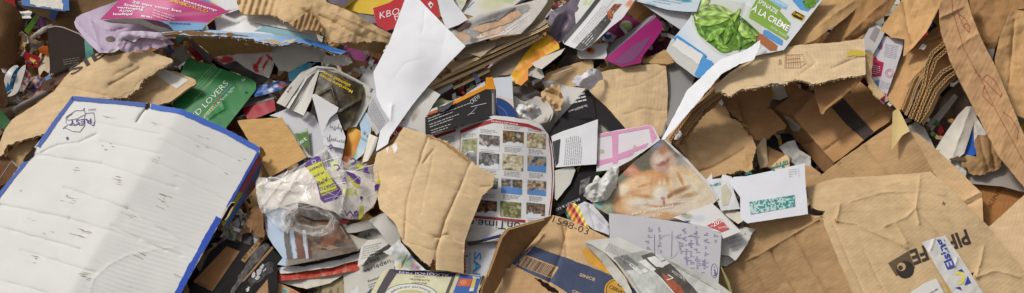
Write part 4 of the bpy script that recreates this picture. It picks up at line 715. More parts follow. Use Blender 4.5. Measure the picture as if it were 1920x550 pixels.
decal(a, 'printed_band', [(799, 214), (821, 205.5), (821, 210.5), (799, 218)], (196, 104, 34), .7)
decal(a, 'printed_band', [(921.5, 169), (928.5, 169), (929, 217), (922, 219)], (92, 90, 90), .6)
text(a, 'CREW', (884, 197), (901, 184), 8, (214, 212, 208), -.01, .2); ribbons(a, 'printed_line', [poly([(883, 201), (912, 194)])], 1, (200, 198, 196))
for k in range(3):
    textblock(a, (802 + k * 3, 222 + k * 11), (80 - 22 * k, -30 + 9 * k), (1.5, 9), 2, (190, 188, 184), .26, 20 + k, .97)
ribbons(a, 'printed_line', [poly([(877, 217), (884, 212), (894, 201)]), poly([(880, 214), (890, 213)])], 1.0, (176, 174, 172)); ribbons(a, 'printed_line', [poly([(924, 176), (924.5, 214)])], 1.6, (170, 168, 166))
sheet('curled_corner', [(820, 201), (834, 198), (852, 188), (846, 198), (832, 210), (822, 209)], [(820, 201, 5.2), (851, 189, 5.4), (828, 209, 6)], (70, 68, 70), 'gloss', [bulge([(822, 205), (850, 190)], 4, 8)], .4, cr, res=3)
t = thing('blue_white_card', 'white card with a dark blue arc beside the black leaflet', 'card', 945, 200, 4)
bwc = sheet('panel', [(925, 147), (960, 143), (962, 180), (965, 222), (931, 222), (930, 170)], [(926, 147, 4.6), (960, 144, 4.4), (946, 219, 4.6)], (222, 226, 234), 'gloss', [], .6, t, res=3)
decal(bwc, 'printed_field', [(930, 178), (962, 187), (965, 221), (931, 221)], (228, 210, 192), .5)
decal(bwc, 'printed_arc', [(930.5, 184)] + [(924 + 45 * math.cos(q), 224 + 41 * math.sin(q)) for q in np.linspace(-1.38, -.1, 12)] + [(931.5, 221)], (34, 66, 128), .8, res=3)
ribbons(bwc, 'printed_line', [[(924 + 28 * math.cos(q), 224 + 26 * math.sin(q)) for q in np.linspace(-1.2, -.15, 12)]], 1.4, (84, 124, 180), 1.1)
bl = thing('grey_carton_bowl', 'grey pulp bowl with crumpled white tissue inside above the newspaper', 'bowl', 1000, 205, 2)
sheet('back_wall', [(960, 158), (978, 159), (1000, 166), (1018, 176), (1018, 196), (990, 188), (962, 184)], [(961, 158, .5), (1017, 177, 1), (964, 184, 2.5)], (116, 110, 104), 'news', [ripple(0, 6, .8)], 1.5, bl, res=3, rim=(190, 182, 170))
sheet('inner_wall', [(962, 182), (980, 189), (994, 187), (1004, 181), (1013, 183), (1030, 196), (1037, 212), (1028, 230), (1010, 235), (990, 226), (964, 222)], [(963, 183, 3), (1012, 183, 3.6), (1036, 212, 4), (975, 220, 2.4), (1000, 208, 1.8)], (220, 213, 203), 'news', [], 1.5, bl, res=3, sm=True)
sheet('outer_wall', [(1037, 210), (1042, 214), (1036, 244), (1029, 254), (1020, 240), (1012, 234), (1026, 229)], [(1037, 211, 3.9), (1014, 234, 4), (1030, 250, 1.8)], (140, 132, 124), 'news', [], 1.2, bl, res=3)
sheet('tissue', [(968, 204), (974, 196), (986, 193), (1002, 194), (1012, 203), (1013, 214), (1002, 222), (986, 220), (974, 218)], [(968, 205, 4), (1012, 206, 4.4), (990, 222, 4.2), (990, 206, 5.6)], (244, 242, 238), 'paper', [crumple(16, 12, 88)], .4, label='crumpled white tissue lying in the grey pulp bowl', cat='tissue', res=2.2, tear=3, paint=blobs((246, 244, 240), [(994, 206, 6, 4, 20, (206, 170, 150), .8), (982, 210, 5, 3, 0, (120, 140, 160), .7)]))
sheet('kraft_bundle', [(1015, 176), (1020, 167), (1032, 162), (1046, 159), (1054, 168), (1056, 194), (1044, 211), (1036, 204), (1018, 190)], [(1016, 176, 3.6), (1053, 166, 4), (1044, 210, 4.2)], (198, 158, 108), 'kraft', [crumple(20, 14, 89)], 1, label='crushed bundle of kraft strips right of the grey bowl', cat='cardboard', res=2.5, tear=4)
sheet('white_paper', [(1016, 152), (1040, 152), (1062, 162), (1098, 166), (1056, 216), (1040, 200)], [(1020, 152, .5), (1090, 166, 1.6), (1050, 205, 1.6)], (222, 220, 214), 'paper', [], .3, label='white sheet behind the crushed kraft bundle', cat='paper')
pnp = thing('newspaper', 'advertising newspaper with rows of vehicle photos in the centre', 'newspaper', 950, 330, 3)
NS = Surf([(859, 240, 4.4), (926, 219, 5.6), (1014, 236, 5.2), (1036, 272, 4), (1039, 340, 4), (1032, 404, 4.6), (880, 452, 5), (950, 320, 5.6), (860, 330, 4)], [wobble(2, 60, 11), crumple(1.2, 50, 12)])
a = sheet('page', [(859, 240), (890, 227), (926, 217), (960, 220), (995, 226), (1015, 235), (1028, 252), (1035, 272), (1039, 310), (1039, 345), (1032, 406), (1000, 416), (945, 450), (880, 458), (840, 450), (835, 300)], None, (226, 223, 220), 'news', [], .5, pnp, res=4, surf=NS)
decal(a, 'printed_band', [(862, 245), (890, 233.5), (926, 223.5), (990, 232.5), (1014, 242), (1016, 247.5), (990, 239), (926, 230), (892, 240), (864, 251)], (172, 40, 46), .6)
text(a, 'www.onTime.nl', (972, 233), (922, 226), 3.6, (240, 220, 220), .01, parent=a.o)
ribbons(a, 'printed_line', [poly([(1029, 258), (1033, 290), (1035.5, 330), (1034, 370), (1029, 404)])], 1.8, (172, 50, 56)); ribbons(a, 'printed_line', [poly([(863, 252), (862, 300)])], 1.0, (172, 80, 86))
decal(a, 'printed_band', [(880, 404), (930, 408), (985, 413), (985, 418), (930, 413), (880, 409)], (162, 44, 50), .6)
text(a, 'onTime.c', (976, 417.5), (880, 411), 15, (34, 32, 32), -.004)
cols = [(866, 895), (899, 937), (943, 982), (988, 1023)]; rows = [(243, 271), (287, 317), (333, 361), (376, 405)]
PAL = {(0, 0): [(90, 120, 60), (200, 190, 120), (120, 140, 90)], (0, 1): [(120, 110, 120), (90, 70, 60), (200, 190, 190), (150, 100, 50)], (0, 2): [(60, 44, 30), (190, 120, 30), (70, 60, 50), (200, 190, 180)], (0, 3): [(206, 176, 110), (222, 204, 150), (150, 110, 60), (230, 220, 190)],
       (1, 0): [(90, 90, 90), (170, 160, 150)], (1, 1): [(90, 96, 104), (70, 60, 50), (150, 150, 160), (120, 100, 60)], (1, 2): [(190, 164, 100), (226, 210, 170), (110, 90, 50)], (1, 3): [(90, 70, 50), (200, 150, 60), (130, 150, 190), (60, 50, 40)],
       (2, 0): [(110, 120, 100), (60, 70, 60)], (2, 1): [(120, 150, 120), (90, 100, 90), (170, 170, 160)], (2, 2): [(160, 166, 176), (150, 110, 50), (60, 50, 40), (170, 174, 182)], (2, 3): [(176, 112, 50), (220, 190, 150), (120, 70, 40), (90, 120, 60)],
       (3, 0): [(60, 40, 30), (90, 60, 40)], (3, 1): [(96, 56, 30), (60, 36, 24), (170, 110, 50), (120, 70, 40)], (3, 2): [(150, 150, 50), (90, 100, 40), (206, 190, 120), (70, 60, 40)], (3, 3): [(70, 60, 54), (160, 120, 80), (60, 40, 30), (200, 200, 196)]}
for ri, (y0, y1) in enumerate(rows):
    for ci, (x0, x1) in enumerate(cols):
        sl_ = (x0 - 926) * (-.33 if x0 < 920 else .09) if ri == 0 else (x0 - 926) * .06; dx = (0, -1, -3, -5)[ri] if ci < 3 else (0, 1, 1, -1)[ri]
        e = .10 * (x1 - x0) if not (ri == 0 and ci == 0) else -4
        q = [(x0 + dx, y0 + sl_), (x1 + dx, y0 + sl_ + e), (x1 + dx - .5, y1 + sl_ + e), (x0 + dx - .5, y1 + sl_)]
        base = rphoto(PAL[(ri, ci)], 7, ri * 7 + ci)
        blue = (ri, ci) in ((1, 3), (2, 3), (2, 2)); snow = (ri, ci) in ((0, 1), (0, 2), (1, 1), (3, 1), (3, 3), (0, 0), (2, 1))
        def pf(uv, base=base, y0=y0 + sl_, y1=y1 + sl_, blue=blue, snow=snow):
            C = base(uv); C = C * .66 + .34 * C.mean(1)[:, None] + 46 * vnoise(uv, 3, 2)[:, None]; t_ = (uv[:, 1] - y0) / (y1 - y0)
            if blue: C[t_ > .68 + .2 * vnoise(uv, 9, 4)] = (96, 142, 200); C[t_ < .12] = (170, 176, 190)
            if snow: C[t_ > .8 + .25 * vnoise(uv, 6, 4)] = (220, 222, 226)
            return C
        decal(a, 'printed_photo', q, None, .6, 'ink', pf, res=2.4)
        if ri < 3 or ci > 0:
            textblock(a, (x0 + dx + 3, y1 + sl_ + 3), (x1 - x0 - 6, 3), (0, 10), 4, (120, 118, 118), .32, ri * 9 + ci, .8, word=(2, 6))
        if ri == 0: textblock(a, (x0 + 2, y0 + sl_ - 10), (x1 - x0 - 4, e), (0, 8), 3, (130, 128, 128), .32, 50 + ci, .8, word=(2, 6))
b = sheet('page', [(797, 257), (830, 247), (857, 240), (860, 300), (830, 300)], [(797, 257, 4.8), (857, 241, 4.2), (858, 300, 4)], (222, 219, 214), 'news', [], .5, pnp)
decal(b, 'printed_band', [(814, 255), (854, 242), (855, 247), (818, 259)], (172, 40, 50), .6); textblock(b, (834, 258), (20, -5), (2, 12), 3, (130, 128, 126), .35, 4)
cf = sheet('cardboard_flap', [(757, 239, 1), (800, 254, 2), (825, 261, 3), (855, 279, 3), (880, 299, 2.5), (905, 316, 2), (927, 328, 1.5), (923, 348, 1.5), (905, 366), (897, 386), (882, 424), (872, 452), (869, 513), (842, 509), (816, 506, 2), (785, 482), (757, 456), (738, 416), (712, 392), (704, 350), (700, 315), (707, 287), (738, 269)],
      [(757, 239, 8), (700, 315, 6.2), (927, 330, 8), (869, 512, 6.6), (738, 416, 7.4), (810, 370, 9.8), (880, 300, 8.2), (800, 500, 7.4)], (210, 176, 130), 'kraft',
      [crease([(802, 257), (782, 315), (764, 370), (757, 450)], -1.4, 2.6), crease([(883, 305), (867, 341), (855, 369), (833, 415), (818, 470), (816, 505)], -2.2, 3), crease([(815, 275), (796, 370), (788, 400)], -.5, 2.5), crease([(742, 297), (782, 315), (836, 348), (880, 366)], -.8, 2.5), crease([(815, 280), (800, 296), (792, 306)], -1.6, 3), crease([(866, 330), (900, 352), (920, 350)], -1.2, 4), crease([(737, 400), (800, 440), (870, 455)], -.5, 3), crease([(720, 352), (790, 392), (850, 402)], -.2, 3), crease([(815, 445), (840, 440), (868, 470)], -1.4, 4), crease([(760, 455), (815, 470)], -1, 4), fold((757, 239), (700, 330), 0.0),
       lambda uv: 0.5 * np.sin((uv[:, 1] - .52 * uv[:, 0]) / 12 * 6.28) * np.clip((300 - uv[:, 1]) / 40, 0, 1), crumple(1.2, 60, 91), wobble(2, 90, 92)], 4.5, res=2.8, fl=118, label='light kraft cardboard flap with broken creases in the middle of the heap', cat='cardboard')
decal(cf, 'torn_layer', [(803, 254), (828, 262), (856, 280), (880, 300), (876, 305), (852, 288), (826, 268), (806, 262)], (186, 146, 98), .6, 'fibre', tear=3, res=3)
decal(cf, 'gloss_mark', [(724, 278), (730, 275), (727, 290)], (238, 232, 224), .5, 'gloss', tear=1.5, res=3); decal(cf, 'gloss_mark', [(737, 272), (744, 268), (745, 282), (740, 290)], (238, 232, 224), .5, 'gloss', tear=1.5, res=3)
decal(cf, 'rip', [(807, 496), (812, 486), (818, 507), (808, 507)], (110, 70, 40), .7, 'fibre', tear=1.5, res=3)
sa = sheet('magazine', [(868, 464), (936, 446), (948, 452), (934, 490), (912, 524), (868, 520)], [(869, 464, 4), (945, 450, 4), (868, 518, 4), (915, 522, 4.2)], (212, 213, 216), 'gloss', [wobble(1, 30, 4)], .6, label='grey magazine with big blue upright letters beside the open carton', cat='magazine', res=4, paint=lambda uv: np.where((uv[:, 0] < 873)[:, None], np.array((178., 44, 44)), np.array((212., 213, 216))))
text(sa, 'SAN', (889, 473), (886, 536), 13.5, (44, 146, 206), .02); textblock(sa, (884, 474), (-1, 42), (-8, 0), 3, (130, 132, 138), .35, 3); decal(sa, 'printed_dot', [(875.5 + 1.8 * math.cos(q), 480.5 + 1.8 * math.sin(q)) for q in np.linspace(0, 5.5, 8)], (60, 120, 60), .6, res=2)
t = thing('newspaper', 'white newspaper edge below the upside down masthead', 'newspaper', 910, 445, 4)
sheet('page', [(872, 448), (884, 432), (947, 428), (946, 444), (905, 452), (880, 458)], [(873, 448, 5.2), (946, 430, 5.2), (880, 457, 5)], (216, 213, 208), 'news', [], .4, t)
sheet('page', [(874, 454), (905, 449), (942, 440), (940, 448), (880, 462)], [(874, 455, 5.4), (942, 441, 5.4), (880, 461, 5)], (84, 74, 74), 'news', [], .4, t); sheet('page', [(904, 448), (940, 439), (938, 443), (908, 451)], [(905, 448, 5.8), (940, 440, 5.8), (920, 450, 5.6)], (74, 84, 150), 'gloss', [], .4, t)

# ------------------------------------------------------------------ below the white box
bb = thing('black_box', 'black printed carton wrapped in glossy tape at the bottom left', 'box', 440, 500, 1)
a = sheet('panel', [(330, 600), (352, 552), (395, 470), (425, 448), (471, 463), (489, 446), (531, 486), (520, 496), (521, 600)], [(395, 470, 2), (425, 448, 1.6), (489, 446, 2.8), (528, 486, 3), (430, 560, 2.6)], (40, 37, 37), 'matte', [crumple(3, 40, 95), fold((489, 446), (430, 600), .1)], 3, bb, res=4, rim=(120, 90, 60))
b = decal(a, 'printed_panel', [(362, 529), (425, 462), (450, 472), (398, 547)], (152, 106, 62), .7, 'ink'); text(a, '111502000', (398, 540), (370, 528), 4.5, (60, 46, 36), .01, parent=b)
b = decal(a, 'printed_panel', [(452, 488), (490, 442), (497, 448), (459, 493)], (162, 120, 74), .8, 'ink'); text(a, 'R7 10 I1 13', (459, 488), (493, 449), 4.5, (70, 52, 36), .01, parent=b, off=1.3)
decal(a, 'printed_stripe', [(452, 530), (510, 462), (513, 466), (458, 528)], (158, 116, 72), .8, 'ink'); decal(a, 'printed_panel', [(478, 552), (502, 524), (504, 560), (478, 590)], (170, 128, 84), .8, 'ink')
decal(a, 'tape', [(475, 470), (500, 455), (506, 462), (482, 492), (440, 545), (432, 560), (440, 535)], (196, 190, 184), 1.2, 'film', tear=2); decal(a, 'tape', [(465, 528), (500, 495), (515, 490), (512, 505), (470, 540)], (150, 146, 146), 1.2, 'film', tear=3)
for k, (x, y) in enumerate(((477, 515), (487, 510), (492, 500), (466, 541), (497, 505), (483, 521))): decal(a, 'tape_crinkle', [(x - 5, y + 2), (x, y - 5), (x + 4, y - 2), (x + 2, y + 3), (x - 3, y + 7)], (190, 188, 190), 1.5, 'gloss', tear=2.5, res=2.5)
t = thing('crumpled_papers', 'crumpled grey and brown papers between white box and torn kraft strip', 'paper', 445, 425, 0)
for k, (pp, c) in enumerate((([(420, 440), (432, 415), (446, 404), (450, 420), (440, 450), (425, 452)], (206, 202, 198)), ([(446, 404), (455, 402), (458, 425), (452, 455), (444, 450), (448, 420)], (150, 132, 112)), ([(458, 400), (468, 398), (468, 425), (456, 432)], (206, 190, 166)), ([(452, 434), (470, 430), (474, 462), (456, 456)], (74, 72, 74)), ([(408, 458), (424, 444), (440, 452), (425, 462)], (150, 120, 140)), ([(470, 440), (486, 436), (492, 450), (478, 462)], (170, 180, 190)))):
    sheet('crumpled_sheet', pp, [(pp[0][0], pp[0][1], 1.2), (pp[2][0], pp[2][1], 1.6 + .2 * k), (pp[3][0], pp[3][1], 1.8)], c, 'paper', [crumple(9, 12, 100 + k)], .3, t, res=3)
sheet('torn_kraft', [(464, 426, 3), (470, 402, 3), (480, 388, 3), (494, 384), (494, 430, 2), (496, 440, 3), (482, 446, 3), (474, 434, 3)], [(465, 424, 4), (493, 386, 4.6), (490, 442, 4)], (132, 92, 54), 'kraft', [ripple(-40, 6, 1.2), crumple(5, 16, 103)], 2.6, label='torn dark kraft strip standing left of the plastic bag', cat='cardboard', res=3)
ms = thing('magazine_stack', 'stack of magazines and papers with a pale blue cover on top below the bag', 'magazine', 590, 480, 2)
def cover2(uv):
    u, v = uv[:, 0], uv[:, 1]; C = np.broadcast_to(np.array((184., 202, 222)), (len(uv), 3)).copy()
    ph = rphoto([(96, 84, 64), (120, 110, 96), (150, 116, 92), (84, 70, 56), (170, 150, 130)], 18, 7)(uv) + 40 * vnoise(uv, 3, 3)[:, None]
    k = u > 536 + (v - 440) * .05; C[k] = ph[k]
    q = (v > 482 - (u - 540) * .2) & (u > 536); C[q] = (C[q] * .4 + np.array((140., 138, 132)) * .6)
    for (x, y, a_, b_, c) in ((615, 452, 12, 8, (172, 120, 96)), (628, 445, 10, 5, (190, 130, 104)), (600, 462, 10, 3, (190, 160, 140)), (650, 470, 14, 8, (120, 100, 84))):
        k = np.exp(-((u - x) / a_) ** 2 - ((v - y) / b_) ** 2)[:, None]; C = C * (1 - k) + np.array(c, float) * k
    return C
for nm, pp, hh, c, cell in (('page', [(590, 552), (600, 534), (640, 520), (672, 508), (692, 540), (700, 600), (586, 600)], 0.4, (166, 150, 116), 5),
    ('page', [(520, 528), (560, 524), (600, 518), (648, 508), (640, 518), (620, 531), (575, 542), (540, 534)], 1.6, (216, 208, 192), 6),
    ('cover', [(521, 514), (560, 510), (600, 502), (640, 495), (668, 484), (678, 506), (640, 512), (600, 520), (521, 528)], 2.2, (196, 60, 46), 5),
    ('page', [(521, 502), (560, 498), (640, 480), (680, 462), (704, 454), (706, 460), (672, 488), (620, 502), (560, 510), (526, 513)], 2.8, (226, 222, 216), 4),
    ('page', [(544, 498), (600, 488), (655, 472), (676, 462), (672, 474), (640, 486), (600, 494), (570, 500)], 3.2, (52, 48, 48), 4)):
    sheet(nm, pp, [(521, 520, hh - .3), (690, 460, hh), (600, 545, hh + .5)], c, 'paper', [wobble(4, 22, cell), crumple(1.5, 24, cell)], .6, ms, res=3.5, tear=.6, paint=rphoto([(190, 54, 42), (206, 84, 56), (190, 50, 44), (212, 150, 120)], 10, 4) if nm == 'cover' else None)
top = sheet('cover', [(493, 386), (500, 374), (560, 388), (628, 404), (640, 420), (658, 446), (673, 470), (620, 482), (575, 492), (536, 499), (520, 496), (530, 484), (512, 460), (500, 440)], [(494, 386, 3.4), (628, 405, 4), (673, 470, 4.2), (522, 495, 3.4), (580, 440, 4.4)], (184, 202, 222), 'gloss', [wobble(2, 50, 3)], .7, ms, res=3, paint=cover2)
for x0, x1, cc in ((532, 543, (96, 92, 90)), (543, 551, (190, 204, 220)), (551, 566, (120, 78, 58)), (567, 573, (200, 210, 220)), (573.5, 578, (112, 72, 54))): decal(top, 'printed_figure', [(x0, 432), (x1, 432), (x1 + 4, 462), (x1 + (8 if cc[0] != 200 else 6), 484), (x0 + 7, 486), (x0 + 2, 460)], cc, .6, 'inkgloss', res=3, tear=.5)
for pp, cc in (([(600, 455), (612, 446), (628, 440), (634, 448), (622, 458), (606, 462)], (176, 122, 96)), ([(596, 464), (622, 460), (640, 466), (620, 470)], (196, 160, 136)), ([(640, 468), (664, 462), (668, 470), (650, 476)], (110, 92, 76)), ([(585, 410), (622, 412), (640, 440), (630, 436), (600, 420)], (150, 104, 84))): decal(top, 'printed_shape', pp, cc, .8, 'inkgloss', res=3, tear=2)
ribbons(top, 'printed_line', [poly([(632, 414), (652, 448)])], 1.2, (196, 176, 160))
text(top, 'amsterdam', (503, 432), (500, 405), 3, (170, 70, 60))
sheet('page', [(640, 420), (660, 440), (672, 446), (690, 450), (672, 470), (660, 450)], [(641, 421, 3.4), (690, 450, 3.4), (672, 469, 3.8)], (206, 196, 180), 'paper', [], .5, ms, res=3.5)
fp = sheet('paper', [(521, 530), (545, 540), (575, 556), (590, 600), (521, 600)], [(522, 532, 2), (575, 556, 2), (530, 590, 2.4)], (204, 152, 108), 'gloss', [], .4, label='orange brown printed paper with a teal spot at the bottom edge', cat='paper', res=3, paint=blobs((204, 152, 108), [(535, 546, 7, 5, 10, (226, 214, 196), .4), (534, 546, 5, 3.5, 10, (70, 160, 150), .4), (555, 552, 12, 4, 20, (190, 110, 70), .7)]))
for dx in (0, 1):
    pass
face = sheet('drawing', [(604, 536), (636, 524), (664, 512), (684, 545), (690, 600), (600, 600)], [(606, 535, 1.3), (664, 513, 1.5), (650, 590, 1.8)], (172, 156, 120), 'news', [], .3, label='tan paper with a line drawing of a face at the bottom edge', cat='drawing', res=4)
ribbons(face, 'drawn_line', [[(658 + 9 * math.cos(q), 530 + 8 * math.sin(q) + 1.5 * math.sin(5 * q)) for q in np.linspace(2.6, 7.4, 26)], poly([(652, 536), (656, 540), (654, 544)]), poly([(664, 534), (668, 533)]), poly([(634, 540), (633, 548), (636, 552)]), poly([(620, 542), (622, 548), (616, 548)]), [(655 + 12 * math.cos(q), 531 + 11 * math.sin(q)) for q in np.linspace(3, 6.4, 14)]], 1.1, (60, 50, 40))
sheet('white_scrap', [(650, 556), (674, 534), (690, 556), (680, 590), (650, 590)], [(651, 553, 2.6), (674, 534, 2.6), (684, 554, 2.8)], (226, 226, 226), 'paper', label='white paper corner at the bottom edge left of the beer carton', cat='paper')
nw = thing('newspaper', 'grey newspaper with large serif headline words below the plastic bag', 'newspaper', 700, 470, 3)
NSf = Surf([(640, 470, 1.6), (745, 395, 2), (752, 455, 3.6), (700, 560, 3.6), (650, 560, 2)], [wobble(4, 40, 5), bulge([(700, 440), (745, 460)], 5, 16)])
a = sheet('page', [(640, 475), (672, 440), (700, 415), (738, 393), (746, 420), (753, 462), (742, 496), (722, 540), (690, 620), (650, 600)], None, (206, 202, 192), 'news', [], .5, nw, surf=NSf, res=4)
for s, p, q, c in (('ek', (684, 447), (699, 443), 8), ('n dun', (694, 482), (722, 476), 6.5), ('an het', (679, 501), (712, 487), 7.5), ('verleden', (683, 512), (733, 492), 8)):
    text(a, s, p, q, c, (56, 52, 48), -.002)
text(a, 'Zwembad', (690, 530), (712, 522), 4, (60, 56, 52), .01); textblock(a, (690, 534), (24, -9), (4, 12), 3, (110, 106, 100), .35, 4); decal(a, 'printed_photo', [(684, 552), (708, 534), (704, 570), (684, 590)], None, .7, 'ink', rphoto([(40, 50, 80), (60, 70, 100), (120, 120, 130)], 8, 2), res=3)
sheet('page', [(640, 428), (660, 420), (690, 413), (722, 420), (736, 432), (728, 436), (700, 428), (668, 436), (644, 438)], [(641, 430, 3.6), (690, 414, 4), (735, 432, 3.6), (668, 436, 4.2)], (214, 208, 198), 'news', [ripple(80, 5, .5)], 1.6, nw, res=3, rim=(160, 150, 138))
sheet('page', [(690, 414), (712, 402), (738, 393), (746, 412), (753, 460), (742, 470), (728, 456), (706, 428)], [(691, 414, 4.2), (738, 394, 4.2), (752, 460, 4.6), (715, 432, 5.2)], (210, 206, 198), 'news', [], .4, nw, res=4)
for p0_ in ((716, 418), ): pass
pgx = sheet('page', [(670, 500), (677, 464), (690, 450), (714, 448), (738, 452), (714, 467), (694, 478), (680, 496)], [(674, 498, 4), (704, 453, 4.4), (737, 455, 4.4), (690, 500, 5)], (216, 212, 204), 'news', [], .4, nw, res=4)
textblock(pgx, (682, 462), (34, -8), (-5, 26), 6, (150, 146, 138), .35, 6, .8, word=(2, 6))
sheet('red_scrap', [(633, 422), (644, 406), (660, 410), (648, 420)], [(634, 421, 4.4), (644, 407, 4.4), (658, 412, 4.4)], (150, 50, 50), 'gloss', label='small red printed corner under the bag', cat='scrap', res=3)
cp = sheet('crumpled_paper', [(718, 472, 1), (732, 464), (748, 449), (762, 466), (776, 486), (799, 507), (770, 508), (742, 506), (739, 492), (744, 480), (726, 477)], [(719, 472, 6), (748, 450, 6.2), (798, 507, 6.4), (742, 505, 6)], (228, 228, 226), 'paper', [crumple(7, 20, 110), fold((750, 450), (760, 506), -.2)], .3, res=2.6, label='crumpled white paper with a flower print above the beer carton', cat='paper',
      paint=blobs((228, 228, 226), [(764, 492, 20, 12, 40, (150, 160, 140), .8), (760, 485, 8, 1.5, -60, (70, 100, 60), .4), (768, 484, 8, 1.5, -50, (80, 110, 70), .4), (772, 484, 4, 3, 0, (120, 120, 190), .5), (750, 500, 5, 6, 0, (226, 190, 130), .5), (778, 500, 8, 4, 30, (190, 130, 150), .6), (755, 495, 8, 1.2, -70, (60, 90, 60), .4)], 26, 4, 3))
bc = thing('beer_carton', 'pale green beer carton with dark blue border lying at the bottom edge', 'carton', 800, 540, 5)
BS = Surf([(730, 504, 5.6), (856, 512, 5.8), (699, 560, 7.4), (840, 560, 7.6)], [wobble(1, 60, 4)])
a = sheet('top_panel', [(728, 503), (751, 504), (800, 507), (858, 511), (838, 560), (822, 610), (660, 610), (699, 550)], None, (206, 200, 150), 'gloss', [], 1.5, bc, surf=BS, res=4, rim=(200, 190, 150), paint=blobs((216, 211, 172), [(800, 530, 50, 14, 3, (224, 220, 186), .9)], 10, 3, 8))
decal(a, 'printed_border', [(731, 504.5), (856, 512), (852, 520), (738, 512.5)], (70, 58, 96), .5); decal(a, 'printed_border', [(731, 505), (744, 513), (716, 556), (690, 600), (678, 600), (704, 552)], (84, 76, 84), .55); decal(a, 'printed_border', [(847, 520), (853, 520), (836, 562), (822, 600), (815, 600)], (96, 88, 80), .55)
decal(a, 'printed_border', [(716, 511), (730, 504), (704, 552), (676, 600), (664, 600), (692, 556)], (222, 214, 178), .6)
text(a, 'ALKOHOLFREI', (842, 514.5), (749, 508), 5.2, (206, 200, 220), .01); text(a, 'AUTHENTIC', (806, 525), (768, 522), 3.2, (130, 124, 84), .01); text(a, 'BRAUART', (800, 531), (772, 529), 2.6, (130, 124, 84), .01); text(a, 'NATURAL', (796, 519), (776, 518), 2.4, (130, 124, 84), .01)
el_ = [(770 + 52 * math.cos(q), 557 + 25 * math.sin(q)) for q in np.linspace(0, 6.1, 30)]; decal(a, 'printed_oval', el_, (112, 118, 110), .7, sm=True); decal(a, 'printed_oval', [(770 + 50 * math.cos(q), 557 + 23.5 * math.sin(q)) for q in np.linspace(0, 6.1, 30)], (228, 226, 214), 1.0, sm=True)
decal(a, 'printed_oval', [(770 + 32 * math.cos(q), 558 + 14 * math.sin(q)) for q in np.linspace(0, 6.1, 30)], (206, 198, 140), 1.3, sm=True)
text(a, 'ECHTIG WAHRE', None or (0, 0), (1, 0), 5.5, (110, 108, 104), .01, off=1.4, arc=((770, 557), 37, 17, 335, 205))
b = sheet('side_panel', [(858, 511), (880, 514), (906, 517), (909, 521), (898, 545), (885, 610), (822, 610), (838, 560)], [(858, 511, 5.8), (908, 518, 4.8), (838, 560, 7.6), (896, 550, 6.4)], (222, 214, 178), 'gloss', [], 1.5, bc, res=4, rim=(200, 190, 150))
decal(b, 'printed_panel', [(863, 514.5), (903, 519), (896, 538), (880, 600), (838, 600), (850, 548)], (76, 112, 186), .6, 'inkgloss'); decal(b, 'printed_panel', [(862, 523), (886, 524), (880, 538), (857, 537)], (226, 112, 62), .9); decal(b, 'printed_mark', [(869 + 6 * math.cos(q), 530.5 + 4.5 * math.sin(q)) for q in np.linspace(0, 5.8, 12)], (236, 170, 140), 1.2, res=3); ribbons(b, 'printed_mark', [[(869 + 3.2 * math.cos(q), 530.5 + 2.4 * math.sin(q)) for q in np.linspace(0, 6, 10)]], 1, (214, 90, 50), 1.5)
decal(b, 'printed_glass', [(887, 522), (893, 523), (888, 546), (880, 546)], (228, 206, 110), .9); decal(b, 'printed_glass', [(886, 519), (900, 521), (899, 523), (886, 522)], (230, 232, 236), 1.0); decal(b, 'printed_glass', [(881, 541), (889, 541), (887, 547), (879, 547)], (232, 228, 210), 1.1)
sheet('end_panel', [(906, 517), (911, 520), (906, 538), (890, 600), (884, 600), (898, 545)], [(907, 518, 4.8), (910, 521, 3.6), (888, 590, 6)], (104, 70, 46), 'kraft', [], 1.5, bc)

# ------------------------------------------------------------------ clear plastic bag
sheet('cream_sheet', [(492, 350), (520, 338), (580, 312), (640, 318), (700, 330), (704, 380), (670, 404), (620, 396), (560, 380), (500, 392)], [(494, 350, 3), (640, 318, 5.2), (700, 380, 5.4), (500, 392, 3.8)], (248, 234, 218), 'paper', [wobble(4, 50, 120), crease([(520, 380), (570, 330)], 1, 4), crease([(640, 330), (650, 395)], 1, 4)], .5, label='cream sheet seen through the clear plastic bag', cat='paper', sm=True)
sheet('grey_scrap', [(556, 392), (580, 388), (612, 398), (616, 412), (590, 412), (566, 404)], [(558, 393, 4.6), (612, 399, 4.7), (590, 412, 4.8)], (120, 112, 104), 'gloss', [crumple(4, 14, 121)], .4, label='dark grey scrap inside the ring of the bag handle', cat='scrap', res=3)
pb = thing('plastic_bag', 'clear plastic carrier bag with a purple and yellow phone print', 'bag', 590, 360, 6)
BGS = Surf([(484, 334, 4.4), (619, 273, 5.4), (712, 315, 6), (677, 408, 6.4), (494, 398, 5), (600, 340, 8), (660, 350, 8)], [crumple(5, 64, 121), crease([(508, 336), (575, 345), (640, 330)], 3, 4), crease([(490, 350), (560, 360)], 3, 4), crease([(520, 390), (545, 350), (570, 310)], 3, 4), crease([(640, 300), (650, 350), (640, 400)], 3, 4), crease([(560, 312), (520, 350), (490, 392)], 2.5, 3), wobble(3, 22, 122)])
FC = (240, 238, 234)
a = sheet('body', [(483, 334), (508, 334), (540, 321), (575, 304), (619, 272), (630, 291), (650, 305), (658, 297), (691, 310), (713, 311), (717, 329), (709, 367), (686, 398), (677, 411), (643, 409), (622, 394), (584, 384), (561, 377), (556, 395), (525, 391), (495, 400), (486, 388), (480, 356)], None, FC, 'film', [], .15, pb, surf=BGS, res=3.2, sm=True)
